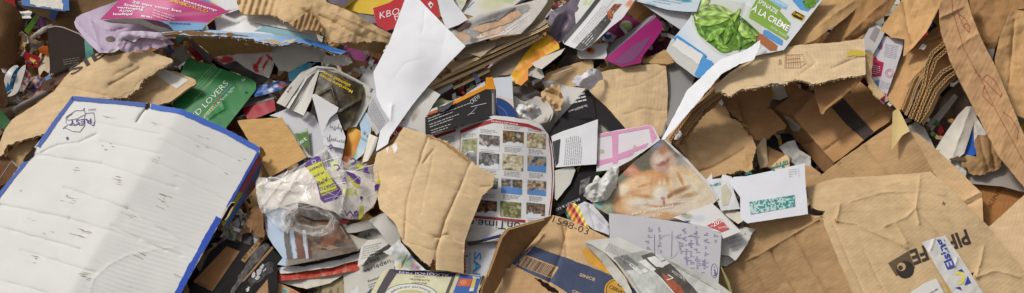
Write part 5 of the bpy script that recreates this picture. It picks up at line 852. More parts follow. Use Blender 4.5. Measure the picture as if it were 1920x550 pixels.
def ring(c, ru, rv, rot, w, h0, amp, seed, kd='film'):
    q = np.linspace(0, 6.2832, 60); a_ = math.radians(rot); V, F, n = [], [], 7
    rr = np.random.RandomState(seed); ph = rr.rand(6) * 6
    for i, t_ in enumerate(q):
        wob = 1 + .06 * math.sin(3 * t_ + ph[0]) + .04 * math.sin(7 * t_ + ph[1])
        for j in range(n):
            s_ = j / (n - 1) - .5; k = wob * (1 + s_ * w / ru); x, y = ru * k * math.cos(t_), rv * (wob + s_ * w / rv * .8) * math.sin(t_)
            hh = h0 + amp * math.cos(s_ * 3.0) + .16 * math.sin(9 * t_ + ph[2] + 3 * s_) + .08 * math.sin(17 * t_ + 5 * s_)
            V.append(P([(c[0] + x * math.cos(a_) - y * math.sin(a_), c[1] + x * math.sin(a_) + y * math.cos(a_))], hh / 100)[0])
    for i in range(59):
        for j in range(n - 1): F.append([i * n + j, i * n + j + 1, (i + 1) * n + j + 1, (i + 1) * n + j])
    return link('handle', V, F, np.broadcast_to(lin(FC), (len(V), 3)), M[kd], pb)
ring((584, 414), 43, 24, 8, 20, 5.6, 1.2, 3); ring((580, 413), 49, 28, 9, 12, 5.2, .8, 9); ring((586, 411), 35, 17, 10, 9, 6.2, .7, 5); ring((582, 414), 46, 27, 8, 1.6, 6.6, .2, 8, 'fold')
sheet('handle', [(494, 388), (525, 386), (556, 392), (545, 412), (540, 440), (520, 425), (505, 412), (496, 402)], [(495, 390, 5.2), (555, 393, 5.6), (540, 438, 5.4)], FC, 'film', [wobble(8, 16, 126)], .15, pb, res=3)
sheet('hanging_film', [(480, 345), (490, 340), (497, 372), (500, 398), (490, 392), (484, 372)], [(481, 345, 4), (496, 372, 4.4), (498, 396, 4.4)], FC, 'film', [wobble(6, 12, 127)], .15, pb, res=3)
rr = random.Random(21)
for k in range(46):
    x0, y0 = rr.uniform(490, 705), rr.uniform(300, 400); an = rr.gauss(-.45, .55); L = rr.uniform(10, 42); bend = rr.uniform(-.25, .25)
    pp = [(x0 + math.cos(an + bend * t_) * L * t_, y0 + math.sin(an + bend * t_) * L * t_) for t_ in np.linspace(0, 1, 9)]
    if inside(np.array(pp), np.array([(486, 338), (575, 306), (619, 276), (712, 314), (706, 366), (676, 408), (622, 392), (556, 392), (496, 396)])).all(): ribbons(a, 'film_glint', [pp], rr.uniform(.5, 1.5), (250, 250, 248), rr.uniform(1, 2.5), kind='fold')  # pale flat ribbons painting specular streaks onto the film
PU, YG = (98, 62, 140), (206, 204, 60)
g = decal(a, 'printed_phone', [(569, 311), (582, 300), (591, 294), (599, 294), (605, 308), (615, 327), (630, 343), (640, 356), (641, 364), (632, 373), (608, 381), (601, 375), (593, 339), (581, 322)], PU, .8, 'inkgloss', res=3)
decal(a, 'printed_phone_screen', [(574, 315), (603, 303), (607, 315), (620, 333), (634, 356), (603, 369), (597, 345), (590, 334)], YG, 1.3, 'inkgloss', res=3, parent=g)
for s, p, q, c in (('Download', (632, 353), (602, 363), 5), ('GRATIS', (627, 343.5), (599, 353), 6), ('APP', (614, 333), (594, 342), 7), ('je ple', (608, 323), (588, 331), 4.5), ('plaats', (603, 309), (580, 319), 5.5)): text(a, s, p, q, c, (88, 60, 110), .012, off=1.8, parent=g)
ribbons(a, 'printed_mark', [poly([(585, 303), (591, 301), (593, 306), (587, 308), (585, 303)])], .9, (220, 210, 235), 1.6, parent=g)
for pp, c in (([(648, 322), (662, 326), (675, 334), (674, 346), (664, 342), (655, 334)], PU), ([(650, 328), (660, 334), (668, 344), (674, 350), (666, 352), (656, 340)], YG), ([(664, 352), (669, 356), (668, 368), (663, 364)], YG), ([(706, 322), (715, 326), (714, 342), (708, 346), (707, 332)], YG), ([(703, 348), (711, 346), (709, 358), (702, 360)], PU), ([(676, 368), (680, 370), (679, 376), (675, 374)], PU), ([(675, 388), (680, 386), (680, 406), (674, 412), (672, 404)], YG), ([(664, 310), (672, 308), (684, 314), (676, 318)], YG), ([(672, 312), (690, 314), (690, 322), (684, 324), (680, 318)], PU), ([(642, 340), (646, 332), (648, 342), (644, 346)], PU), ([(642, 355), (660, 352), (662, 364), (648, 372)], (222, 220, 150)), ([(620, 305), (634, 300), (636, 316), (624, 322)], (222, 224, 170))):
    decal(a, 'printed_blot', pp, c, .9, 'inkgloss', tear=1.5, res=2.5)
for pp in [[(661 + 5 * math.cos(q), 303 + 5 * math.sin(q)) for q in np.linspace(-2.6, 2, 12)], [(630 + 6 * math.cos(q), 315 + 5 * math.sin(q)) for q in np.linspace(-2.4, 1.4, 12)], poly([(646, 395), (650, 404), (656, 396), (662, 405), (668, 398), (672, 405)]), [(668 + 4 * math.cos(q), 400 + 4 * math.sin(q)) for q in np.linspace(0, 6, 12)], poly([(616, 276), (621, 272), (624, 277), (618, 280)]), poly([(690, 318), (684, 316), (692, 326), (680, 322)])]: ribbons(a, 'printed_letter', [pp], 2.2, PU, 1.0)

# ------------------------------------------------------------------ top, right of centre
def fluted(name, path, wid, h, parent, col=(196, 156, 106), per=6.5):
    """a cut corrugated edge: two liners with the wave between them, standing proud of a backing painted dark for the shaded gaps"""
    p = poly(path, 2.0); keep = np.concatenate(([True], np.linalg.norm(np.diff(p, axis=0), axis=1) > .2)); p = p[keep]
    t_ = np.gradient(p, axis=0); t_ /= np.linalg.norm(t_, axis=1)[:, None] + 1e-9; n_ = np.stack((-t_[:, 1], t_[:, 0]), 1)
    s = np.concatenate(([0], np.cumsum(np.linalg.norm(np.diff(p, axis=0), axis=1)))); V, F, C = [], [], []
    def strip(off0, off1, h0, h1, c):
        b = sum(len(x) for x in V); k = len(p); a0 = p + n_ * np.reshape(off0, (-1, 1)); a1 = p + n_ * np.reshape(off1, (-1, 1))
        V.append(P(a0, h0 / 100)); V.append(P(a1, h1 / 100)); C.append(np.tile(lin(c), (2 * k, 1)))
        F.extend([[b + i, b + i + 1, b + k + i + 1, b + k + i] for i in range(k - 1)])
    w = wid / 2; sn = np.sin(s / per * 6.2832) * (w - 1.2); o = np.ones(len(p))
    strip(-w * o, (-w + 1.3) * o, h, h, col); strip((w - 1.3) * o, w * o, h, h, col); strip(sn - .7, sn + .7, h - .05, h - .05, col)
    strip(-w * o, w * o, h - .9, h - .9, (92, 62, 36)); strip(-w * o, -w * o - .01, h, h - 1.5, col); strip(w * o, w * o + .01, h, h - 1.5, col)  # dark strip has the shade of the flute gaps in its colour
    return link(name, np.vstack(V), F, np.vstack(C), M['fibre'], parent, smooth=False)

for e, hh in FLUTED: fluted('cut_edge', e, 4.6, hh, bs, (232, 204, 158), 5)
sheet('purple_bag', [(1018, 32), (1046, 15), (1066, 4), (1080, -14), (1098, -14), (1088, 14), (1079, 46), (1055, 80), (1040, 76), (1024, 52)], [(1020, 31, .5), (1090, -10, 1), (1052, 78, 1), (1050, 40, 2.4)], (112, 98, 114), 'gloss', [crumple(8, 30, 131), crease([(1062, 36), (1050, 60), (1048, 74)], -5, 5)], .5, label='grey purple crumpled bag left of the black and white leaflet', cat='bag', res=3.5)
sheet('red_scrap', [(1034, 10), (1048, -14), (1078, -14), (1062, 4), (1044, 14)], [(1036, 8, -1), (1070, -10, -1), (1044, 13, 0)], (120, 60, 62), 'gloss', [crumple(6, 12, 3)], .4, label='dark red and grey crumpled scraps at the top edge above the purple bag', cat='scrap', res=3, paint=rphoto([(60, 50, 50), (150, 40, 44), (170, 160, 156), (80, 70, 74)], 7, 3))
sheet('dark_card', [(1028, 84), (1056, 78), (1086, 96), (1134, 82), (1140, 106), (1132, 118), (1108, 134), (1080, 126), (1040, 128), (1060, 100)], [(1030, 85, -2), (1136, 90, -1.5), (1090, 130, -1)], (74, 66, 62), 'matte', [wobble(4, 30, 4)], .6, label='dark glossy card below the black and white leaflet', cat='card')
lf = sheet('leaflet', [(1055, 75), (1090, 34), (1126, -14), (1200, -14), (1190, 2), (1166, 36), (1152, 46), (1140, 56), (1110, 84), (1092, 95), (1077, 91), (1058, 83)], [(1056, 76, 3.2), (1130, -10, 3), (1190, 0, 3.6), (1092, 94, 4.4), (1125, 45, 4.4)], (228, 226, 226), 'gloss', [wobble(2, 50, 5)], .5, res=3, label='white leaflet with black bands and a food photo at the top', cat='leaflet')
decal(lf, 'printed_band', [(1055, 75), (1090, 34), (1124, -10), (1134, -10), (1098, 36), (1058, 82)], (66, 64, 66), .6, 'inkgloss'); decal(lf, 'printed_band', [(1078, 91), (1110, 58), (1139, 26), (1146, 40), (1112, 82), (1092, 94)], (72, 68, 66), .6, 'inkgloss')
decal(lf, 'printed_photo', [(1138, 24), (1152, 8), (1166, 8), (1150, 26), (1148, 36), (1140, 36)], None, .9, 'inkgloss', rphoto([(120, 50, 30), (206, 130, 80), (90, 40, 30), (230, 190, 150)], 7, 5), res=2.5)
decal(lf, 'printed_photo', [(1170, 10), (1186, -4), (1190, 2), (1168, 34), (1160, 30)], None, .9, 'inkgloss', blobs((232, 228, 224), [(1180, 6, 8, 8, 0, (220, 150, 120), .9)]), res=3)
textblock(lf, (1086, 86), (56, -64), (10, 8), 3, (205, 200, 196), .3, 3, .8); textblock(lf, (1072, 78), (70, -82), (14, 8), 4, (176, 172, 172), .22, 4, .8)
sheet('white_card', [(1078, 26), (1086, 4), (1094, -14), (1126, -14), (1100, 20), (1080, 46)], [(1079, 26, 2.2), (1120, -10, 2.4), (1082, 44, 2.6)], (222, 222, 216), 'paper', [], .4, label='white card with a green oval behind the black and white leaflet', cat='card', paint=blobs((222, 222, 216), [(1104, 2, 11, 6, -40, (186, 200, 130), .3), (1104, 2, 8, 3.5, -40, (226, 226, 212), .4)]))
a = sheet('grey_tray', [(1083, 94), (1094, 86), (1136, 80), (1138, 104), (1134, 110), (1088, 110), (1082, 104)], [(1084, 94, 1.5), (1136, 82, 1.6), (1100, 110, 2.4)], (214, 212, 210), 'gloss', [], 1.2, label='pale rounded card with a red orange spot under the leaflet', cat='card', res=3, paint=blobs((214, 212, 210), [(1107, 95, 8, 6, 20, (206, 120, 60), .3), (1105, 94, 4, 4, 0, (140, 40, 40), .5)]))
mb = thing('magenta_folder', 'open magenta card box with grey inside near the top right of centre', 'box', 1185, 85, 1)
b = sheet('back_panel', [(1128, 62), (1150, 44), (1176, 28), (1206, 46), (1172, 68), (1148, 78)], [(1130, 62, -2), (1176, 30, -2.6), (1148, 77, -1.5)], (116, 20, 76), 'gloss', [crumple(2, 30, 5)], .6, mb)
decal(b, 'sticker', [(1174 + 12 * math.cos(q), 49 + 10 * math.sin(q)) for q in np.linspace(0, 5.9, 16)], (150, 166, 106), .6, res=3); text(b, 'olly', (1167, 53), (1182, 50), 6, (206, 210, 150), .01, .2)
sheet('inner_panel', [(1136, 104), (1140, 82), (1168, 68), (1228, 24), (1230, 32), (1190, 66), (1142, 108)], [(1138, 104, 1.6), (1228, 26, 1.2), (1150, 78, -1)], (150, 146, 152), 'gloss', [], .8, mb, rim=(210, 200, 190))
mfp = sheet('front_panel', [(1132, 112), (1180, 72), (1228, 30), (1242, 44), (1240, 60), (1222, 84), (1204, 106), (1202, 118), (1166, 125)], [(1133, 112, 3.2), (1228, 32, 2.2), (1242, 48, 2.4), (1166, 124, 4.4)], (150, 20, 102), 'gloss', [fold((1150, 118), (1222, 62), .12)], .8, mb, res=4, rim=(206, 110, 170))
decal(mfp, 'printed_panel', [(1152, 118), (1186, 86), (1216, 70), (1218, 74), (1200, 102), (1188, 116), (1168, 121)], (118, 62, 104), .6, 'inkgloss')
sheet('purple_panel', [(1212, 82), (1240, 56), (1264, 62), (1262, 96), (1236, 98), (1206, 108)], [(1214, 82, -1.5), (1262, 64, -1.5), (1210, 106, -.5)], (96, 30, 66), 'gloss', [crumple(2, 25, 6)], .6, mb)
sheet('silver_scrap', [(1128, 74), (1140, 60), (1156, 68), (1150, 78), (1136, 80)], [(1129, 74, -1), (1154, 68, -.6), (1138, 80, -.4)], (170, 160, 170), 'gloss', [crumple(8, 9, 8)], .3, label='crumpled silver foil scrap beside the magenta box', cat='foil', res=2.5)
a = sheet('white_sheet', [(1190, 2), (1204, -14), (1318, -14), (1306, 22), (1280, 22), (1250, 18), (1212, 8)], [(1192, 1, 3), (1310, -10, 4), (1302, 22, 5)], (206, 218, 226), 'gloss', [wobble(2, 30, 3)], .4, label='pale blue white sheet with teal print at the top above the magenta box', cat='sheet', res=4, paint=blobs((206, 218, 226), [(1285, 0, 12, 5, 10, (70, 150, 170), .5), (1220, 10, 10, 3, 10, (90, 160, 165), .6), (1250, 0, 8, 2, 10, (150, 190, 200), .5)]))
textblock(a, (1225, -8), (60, 10), (-2, 14), 3, (130, 160, 176), .3, 4)
sheet('grey_sheet', [(1204, 8), (1250, 19), (1304, 24), (1290, 40), (1276, 56), (1240, 32)], [(1206, 8, 2.6), (1304, 24, 3.6), (1276, 55, 3)], (204, 203, 205), 'paper', [], .4, label='grey white sheet between the magenta box and the spinach pack', cat='sheet')
sheet('kraft_scrap', [(1202, 114), (1226, 104), (1248, 94), (1266, 116), (1240, 120), (1206, 119)], [(1203, 114, 2.6), (1250, 95, 2), (1240, 119, 3.4)], (176, 136, 86), 'kraft', [], 3, label='narrow kraft strip between magenta box and carton', cat='cardboard', tear=1.5)
ct = thing('carton', 'light kraft carton lid with cracked surface right of the tissue ball', 'carton', 1170, 170, 1)
a = sheet('panel', [(1110, 140), (1140, 132), (1200, 122), (1248, 117), (1252, 170), (1252, 235), (1236, 260), (1200, 245), (1176, 244), (1140, 205), (1104, 170)], [(1112, 140, 2.4), (1248, 118, 3), (1245, 245, 3), (1106, 168, 2), (1190, 180, 4)], (208, 174, 128), 'kraft', [crease([(1130, 160), (1155, 172), (1165, 160), (1150, 148)], -.5, 2.5), crease([(1165, 165), (1200, 160), (1250, 130)], -.5, 2.5), crease([(1190, 150), (1225, 178), (1250, 185)], -.5, 2.5), crease([(1152, 135), (1158, 200)], -.3, 3), crease([(1170, 215), (1205, 204), (1248, 210)], -.45, 2.5), crumple(1.8, 30, 141)], 4.5, ct, fl=5, res=2.8)
sheet('side_panel', [(1248, 117), (1256, 114), (1260, 150), (1256, 225), (1250, 245), (1252, 180)], [(1248, 118, 3), (1258, 118, .5), (1252, 240, 3)], (178, 138, 90), 'kraft', [], 3, ct)
b = sheet('flap', [(1016, 156), (1024, 138), (1060, 124), (1111, 112), (1114, 138), (1090, 160), (1060, 166), (1036, 160)], [(1020, 154, .5), (1110, 113, 1.6), (1060, 165, 1)], (200, 162, 112), 'kraft', [], 4, ct, fl=-20)
for p in (((1034, 142), (1072, 128)), ((1040, 150), (1058, 144))): ribbons(b, 'scratch', [poly([p[0], p[1]])], 2, (226, 212, 190))
sheet('tissue_ball', [(1073, 152), (1080, 144), (1092, 140), (1102, 131), (1116, 129), (1126, 134), (1131, 146), (1118, 156), (1106, 168), (1094, 164), (1080, 162)], [(1074, 152, 3.6), (1128, 140, 4), (1104, 167, 4), (1102, 148, 6.4)], (232, 228, 236), 'paper', [crumple(14, 13, 142)], .5, label='white crumpled tissue ball on the kraft flap', cat='tissue', res=2.2, tear=2, sm=True)
bk = thing('black_booklet', 'black booklet with white upside down text beside the kraft bundle', 'booklet', 1085, 210, 2)
a = sheet('cover', [(1028, 256), (1040, 232), (1056, 214), (1102, 166), (1112, 180), (1118, 224), (1122, 248), (1076, 256), (1036, 264)], [(1030, 254, 2), (1102, 167, 3), (1120, 230, 3.4), (1060, 255, 3)], (44, 42, 44), 'matte', [crease([(1056, 216), (1090, 222), (1118, 224)], 1.5, 2), wobble(2, 40, 3)], .7, bk, res=4)
sheet('back_cover', [(1104, 168), (1112, 182), (1172, 238), (1176, 246), (1150, 252), (1118, 222)], [(1105, 170, 2.8), (1174, 242, 2.8), (1120, 222, 3.2)], (50, 48, 50), 'matte', [], .8, bk, rim=(190, 186, 180))
textblock(a, (1100, 190), (-36, 8), (-4, -18), 3, (206, 204, 200), .45, 3, .85, word=(5, 9)); text(a, 'The BAILEYS word', (1101, 196), (1066, 208), 4, (210, 208, 204), .01)
sheet('grey_page', [(1118, 210), (1126, 208), (1152, 234), (1148, 250), (1122, 252)], [(1119, 211, 2.2), (1150, 235, 2.2), (1124, 250, 2.2)], (196, 186, 172), 'gloss', [], .4, label='small beige page corner between booklet and pink grid card', cat='page', paint=blobs((196, 186, 172), [(1134, 228, 14, 4, 45, (150, 140, 130), .7)]))
wc = sheet('white_card', [(1034, 256), (1056, 246), (1078, 239), (1121, 224), (1120, 264), (1118, 308), (1080, 311), (1042, 314), (1038, 285)], [(1036, 256, 3.8), (1120, 225, 4.6), (1118, 307, 4.8), (1043, 313, 4.2)], (232, 231, 233), 'paper', [wobble(1.5, 60, 3)], .6, label='white card with a column of small print beside the newspaper', cat='card', res=4)
decal(wc, 'printed_band', [(1036, 266), (1051, 261), (1047, 306), (1042, 312), (1039, 290)], (60, 58, 58), .6); textblock(wc, (1057, 310), (4, -54), (34, -3), 9, (140, 138, 140), .28, 3, .9, word=(2, 6))
sheet('cream_card', [(1040, 320), (1060, 314), (1076, 313), (1079, 320), (1070, 344), (1044, 376), (1040, 372)], [(1041, 320, 3.8), (1078, 315, 3.8), (1044, 374, 3.8)], (220, 216, 204), 'paper', [], .8, label='cream card with a round corner under the white card', cat='card')
bp_ = sheet('black_page', [(1076, 313), (1118, 308), (1118, 340), (1104, 372), (1092, 384), (1040, 408), (1042, 372), (1070, 344)], [(1078, 314, 3), (1118, 309, 3.4), (1044, 404, 3.2)], (40, 37, 38), 'matte', [wobble(2, 40, 8)], .5, label='black glossy page with white capitals under the white card', cat='page', res=4)
text(bp_, 'BRADLEY & CO', (1086, 372), (1042, 392), 4.5, (206, 204, 202), .006); ribbons(bp_, 'printed_line', [poly([(1080, 318), (1088, 312), (1083, 322)])], 1.2, (190, 150, 80)); decal(bp_, 'printed_photo', [(1088, 340), (1108, 330), (1100, 360), (1086, 366)], None, .6, 'inkgloss', rphoto([(40, 38, 38), (150, 150, 150), (70, 66, 66)], 12, 3), res=3)
pk = sheet('pink_card', [(1119, 252), (1160, 244), (1219, 234), (1226, 240), (1238, 262), (1210, 282), (1184, 300), (1150, 318), (1118, 322), (1119, 290)], [(1120, 252, 3.8), (1220, 235, 4.4), (1237, 262, 4.6), (1120, 318, 4.2)], (234, 226, 230), 'gloss', [wobble(2, 40, 9)], .5, label='white card with a pink grid above the cat magazine', cat='card', res=4)
for q in ([(1119, 253), (1219, 235), (1221, 240), (1119, 259)], [(1147, 248), (1159, 246), (1158, 306), (1149, 308)], [(1119, 302), (1190, 288), (1180, 294), (1119, 312)], [(1216, 236), (1222, 238), (1232, 258), (1222, 268)], [(1158, 290), (1216, 268), (1212, 276), (1158, 298)]): decal(pk, 'printed_band', q, (230, 160, 196), .6)
decal(pk, 'printed_spot', [(1128 + 5 * math.cos(q), 284 + 4 * math.sin(q)) for q in np.linspace(0, 5.8, 10)], (206, 190, 160), .6, res=3); decal(pk, 'printed_spot', [(1190 + 3 * math.cos(q), 277 + 5 * math.sin(q)) for q in np.linspace(0, 5.8, 10)], (206, 190, 160), .6, res=3)
sheet('crumpled_paper', [(1094, 368), (1100, 352), (1112, 344), (1118, 330), (1128, 334), (1138, 322), (1152, 312), (1160, 316), (1156, 350), (1146, 366), (1134, 376), (1108, 380)], [(1096, 366, 5), (1158, 316, 5.4), (1134, 374, 5.6), (1126, 350, 8)], (232, 231, 226), 'paper', [crumple(20, 20, 151)], .5, label='white crumpled paper ball left of the cat picture', cat='paper', res=2.2, tear=2)
def cat(uv):
    f = blobs((84, 82, 68), [(1235, 275, 14, 10, 0, (120, 124, 150), 1), (1290, 318, 40, 16, 48, (150, 152, 146), .8), (1160, 345, 40, 22, -40, (96, 100, 76), .9), (1128, 384, 26, 18, 20, (150, 160, 132), .8), (1122, 384, 7, 4, 30, (90, 190, 190), .6), (1310, 345, 40, 26, 45, (214, 206, 176), .8),
        (1226, 372, 76, 46, -3, (228, 176, 122), .22), (1250, 340, 62, 26, -6, (222, 158, 96), .35), (1290, 360, 44, 40, 30, (240, 220, 186), .6), (1322, 378, 30, 26, 0, (242, 226, 196), .9),
        (1183, 320, 20, 12, 25, (176, 96, 74), .35), (1188, 323, 14, 7, 25, (206, 140, 116), .5), (1244, 303, 25, 23, 20, (196, 164, 148), .25), (1243, 281, 7, 9, 40, (176, 110, 74), .7), (1236, 300, 10, 8, 20, (222, 200, 186), .7), (1242, 307, 4, 7, 60, (150, 84, 74), .7), (1251, 303, 3, 7, 30, (160, 92, 80), .7), (1256, 312, 7, 5, 0, (176, 110, 96), .7), (1234, 310, 4, 3, 0, (170, 108, 92), .7), (1262, 322, 9, 14, -20, (232, 200, 160), .8),
        (1215, 330, 30, 9, -4, (214, 146, 84), .6), (1196, 345, 34, 14, -16, (236, 190, 140), .6), (1240, 352, 8, 18, 6, (250, 236, 216), .6), (1228, 362, 42, 16, -6, (238, 198, 152), .5), (1239, 366, 15, 15, 0, (250, 240, 226), .5), (1180, 372, 24, 22, 10, (232, 186, 134), .6), (1166, 384, 14, 18, 10, (222, 158, 98), .6), (1168, 356, 12, 10, -40, (246, 226, 196), .7), (1215, 384, 44, 12, 6, (248, 234, 214), .6), (1278, 388, 40, 13, 4, (246, 230, 208), .6), (1200, 398, 34, 9, 12, (236, 204, 166), .6),
        (1206, 368, 18, 3.2, 8, (206, 144, 98), 1.1), (1190, 360, 14, 3, -10, (220, 160, 108), 1), (1274, 358, 18, 4.5, -22, (150, 100, 66), 1.0), (1290, 367, 16, 4, -14, (196, 150, 108), 1.1), (1256, 368, 6, 3, -30, (150, 92, 60), .6), (1243, 372, 4.5, 3, 0, (204, 126, 108), .5), (1245, 380, 1.6, 6, 0, (150, 80, 54), .6), (1228, 387, 18, 2.2, 6, (206, 150, 110), 1), (1262, 384, 16, 2.2, -8, (196, 136, 96), 1),
        (1222, 340, 3.2, 9, 20, (212, 148, 92), 1.3), (1231, 336, 3.2, 10, 12, (212, 148, 92), 1.3), (1241, 334, 3.2, 10, 0, (212, 148, 92), 1.3), (1251, 336, 3.2, 9, -12, (212, 148, 92), 1.3), (1206, 348, 12, 1.8, -18, (206, 136, 80), .6), (1276, 336, 3, 14, -25, (206, 140, 84), .7)], 0)
    C = f(uv); s = uv @ np.array(((.8, .15), (-.3, 1.6)))
    C = C * .8 + .2 * np.array((228., 206, 178)) + 20 * vnoise(s, 2.6, 4)[:, None] + 16 * vnoise(uv, 9, 6)[:, None]
    return C
cm = thing('cat_magazine', 'glossy magazine page with a sleeping ginger cat photo', 'magazine', 1230, 345, 5)
a = sheet('cover', [(1242, 260), (1250, 268), (1288, 305), (1320, 340), (1345, 376), (1312, 404), (1240, 416), (1142, 404), (1110, 384), (1128, 362), (1158, 334), (1186, 306), (1215, 283)], [(1243, 261, 5.4), (1345, 376, 5.6), (1240, 415, 5.4), (1110, 384, 5), (1230, 345, 6.6)], (200, 160, 120), 'gloss', [wobble(2, 60, 6)], .5, cm, res=2.5, paint=cat)
sheet('page', [(1242, 262), (1250, 264), (1290, 300), (1324, 338), (1348, 372), (1343, 378), (1316, 340), (1286, 308)], [(1243, 262, 5.2), (1346, 374, 5.2), (1300, 312, 5.2)], (232, 228, 220), 'paper', [], .8, cm, res=3.5)
ribbons(a, 'printed_line', [poly([(1300 - 30 * k % 7, 372 + k), (1262, 376 - 3 * k)]) for k in range(1)] + [[(1215 + x, 380 - .35 * x * s + .004 * x * x) for x in np.linspace(0, 26 * d, 8)] for s, d in ((1, -1), (.6, -1), (.2, -1))] + [[(1258 + x, 380 - .3 * x * s) for x in np.linspace(0, 30, 8)] for s in (1, .6, .2)], .6, (244, 236, 226))
text(a, 'een voorbeeld', (1184, 404), (1262, 389), 6, (248, 240, 228), .01, .2); text(a, 'gezellig in', (1196, 411), (1240, 404), 5, (246, 238, 226), .01, .2)
sheet('colour_cards', [(1060, 400), (1064, 388), (1076, 380), (1088, 388), (1102, 420), (1106, 432), (1090, 428), (1070, 420)], [(1062, 400, 3.6), (1078, 381, 4), (1102, 428, 4.4)], (226, 200, 60), 'gloss', [ripple(30, 9, 1)], .5, label='fan of striped colour cards above the open carton', cat='card', res=2.5, paint=lambda uv: np.array([(30, 110, 100), (226, 150, 50), (190, 50, 50), (232, 206, 70), (236, 226, 150), (228, 228, 224)], float)[np.clip(((uv[:, 0] - 1058) * .75 - (uv[:, 1] - 400) * .45) / 6, 0, 5).astype(int)])
a = sheet('white_letter', [(1084, 384), (1096, 378), (1112, 384), (1142, 420), (1142, 441), (1112, 430), (1100, 420)], [(1085, 384, 5), (1112, 384, 5.6), (1142, 438, 5)], (228, 227, 231), 'paper', [crease([(1098, 380), (1140, 424)], 3, 3), crease([(1104, 386), (1116, 430)], -2, 3), wobble(2, 20, 4)], .4, label='folded white letter under the cat magazine', cat='letter', res=3)
textblock(a, (1124, 418), (10, 10), (-8, 6), 3, (170, 170, 176), .3, 3)
nt_ = sheet('written_note', [(1142, 400), (1180, 404), (1235, 411), (1300, 421), (1348, 431), (1353, 437), (1350, 490), (1347, 532), (1290, 540), (1180, 520), (1143, 450)], [(1143, 401, 6.2), (1352, 435, 7), (1347, 530, 7), (1160, 500, 6.6)], (206, 203, 206), 'paper', [wobble(1.5, 70, 4)], .4, label='grey note with blue handwriting below the cat magazine', cat='note', res=4)
for k, (x0, y0, x1, y1) in enumerate(((1216, 426, 1212, 472), (1234, 426, 1240, 500), (1270, 440, 1276, 476), (1282, 428, 1288, 520), (1294, 440, 1294, 520), (1304, 426, 1306, 516), (1324, 436, 1318, 520), (1338, 440, 1340, 454))): handwriting(nt_, (x0, y0), (x1, y1), 8, (124, 120, 166), 40 + k, .55)
for pp in (poly([(1227, 440), (1227, 478)]), poly([(1260, 434), (1259, 482)])): ribbons(nt_, 'pen_line', [pp], .9, (110, 106, 140))
ribbons(nt_, 'pen_circle', [[(1339 + 6 * math.cos(q), 508 + 13 * math.sin(q)) for q in np.linspace(0, 6.3, 22)]], .9, (110, 106, 140)); handwriting(nt_, (1338, 500), (1340, 517), 5, (90, 88, 140), 77, .7)
ribbons(nt_, 'cup_stain', [[(1252 + 20 * math.cos(q), 462 + 22 * math.sin(q)) for q in np.linspace(0, 6.3, 30)]], 4, (188, 184, 186), .5)
fn = thing('newspaper', 'folded grey newspaper sheaf over the open carton at the bottom', 'newspaper', 1220, 500, 8)
for k in range(3):
    sheet('page', [(1096, 455 + 2 * k), (1115, 462 + 3 * k), (1136, 478 + 3 * k), (1152, 496 + 3 * k), (1172, 520 + 2 * k), (1184, 545), (1200, 600), (1180 - 6 * k, 600), (1164, 548), (1148, 520 - k), (1128, 490 + k), (1106, 466 + 2 * k)], [(1098, 455, 8 - .6 * k), (1150, 492, 8.6 - .6 * k), (1180, 560, 8.2 - .6 * k), (1130, 495, 7 - .6 * k)], (214 - 10 * k, 210 - 10 * k, 200 - 10 * k), 'news', [wobble(4, 20, k)], .5, fn, res=3.5)
a = sheet('page', [(1096, 453), (1120, 449), (1162, 445), (1196, 462), (1230, 478), (1262, 488), (1300, 506), (1345, 530), (1400, 570), (1380, 610), (1230, 610), (1196, 552), (1178, 524), (1156, 494), (1136, 476), (1114, 462)], [(1097, 454, 8.4), (1162, 446, 8.6), (1345, 530, 8.6), (1250, 600, 10), (1190, 540, 9.4), (1220, 500, 9.8)], (212, 209, 201), 'news', [wobble(3, 40, 5), crease([(1136, 462), (1190, 500), (1260, 570)], 2, 6)], .5, fn, res=3)
textblock(a, (1142, 456), (54, 24), (-8, 14), 6, (140, 137, 132), .35, 3, .9, word=(2, 5))
for nm, pp, cc, of in (('printed_field', [(1150, 482), (1206, 470), (1226, 476), (1262, 492), (1310, 520), (1350, 550), (1370, 600), (1240, 600), (1200, 552), (1176, 518)], (176, 176, 168), .5), ('printed_photo', [(1202, 480), (1222, 474), (1262, 498), (1292, 528), (1330, 580), (1290, 590), (1238, 520), (1214, 498)], (98, 88, 82), .8), ('printed_field', [(1176, 508), (1204, 506), (1226, 510), (1262, 545), (1290, 590), (1236, 590), (1200, 545)], (206, 207, 199), .8), ('printed_field', [(1258, 496), (1290, 510), (1352, 546), (1350, 570), (1310, 552), (1284, 522)], (216, 214, 206), 1.0), ('printed_photo', [(1240, 512), (1252, 518), (1276, 538), (1290, 562), (1272, 566), (1252, 538)], (186, 104, 74), 1.1), ('printed_box', [(1213, 484), (1228, 481), (1247, 498), (1243, 502), (1231, 501), (1222, 494)], (232, 231, 226), 1.2), ('printed_box', [(1179, 496), (1184, 494), (1206, 512), (1202, 516)], (226, 226, 220), 1.2), ('printed_box', [(1198, 491), (1210, 487), (1230, 506), (1222, 510)], (224, 224, 217), 1.2), ('printed_box', [(1228, 478), (1238, 478), (1246, 488), (1238, 490)], (222, 222, 216), 1.4), ('printed_box', [(1240, 492), (1250, 489), (1256, 495), (1248, 499)], (222, 222, 214), 1.4), ('printed_box', [(1203, 507), (1210, 504), (1216, 509), (1208, 513)], (226, 226, 220), 1.4), ('printed_photo', [(1150, 484), (1176, 478), (1198, 496), (1186, 506), (1172, 508)], (128, 128, 124), .9)):
    decal(a, nm, pp, None, of, 'ink', blobs(cc, [], 26, 7, 5), res=3, tear=.4)
ribbons(a, 'printed_rule', [poly([(1214, 500), (1240, 524), (1268, 556)])], 2.4, (226, 224, 214), 1.6); ribbons(a, 'printed_rule', [poly([(1264, 500), (1292, 514), (1344, 544)])], 1.0, (150, 146, 138), 1.6)
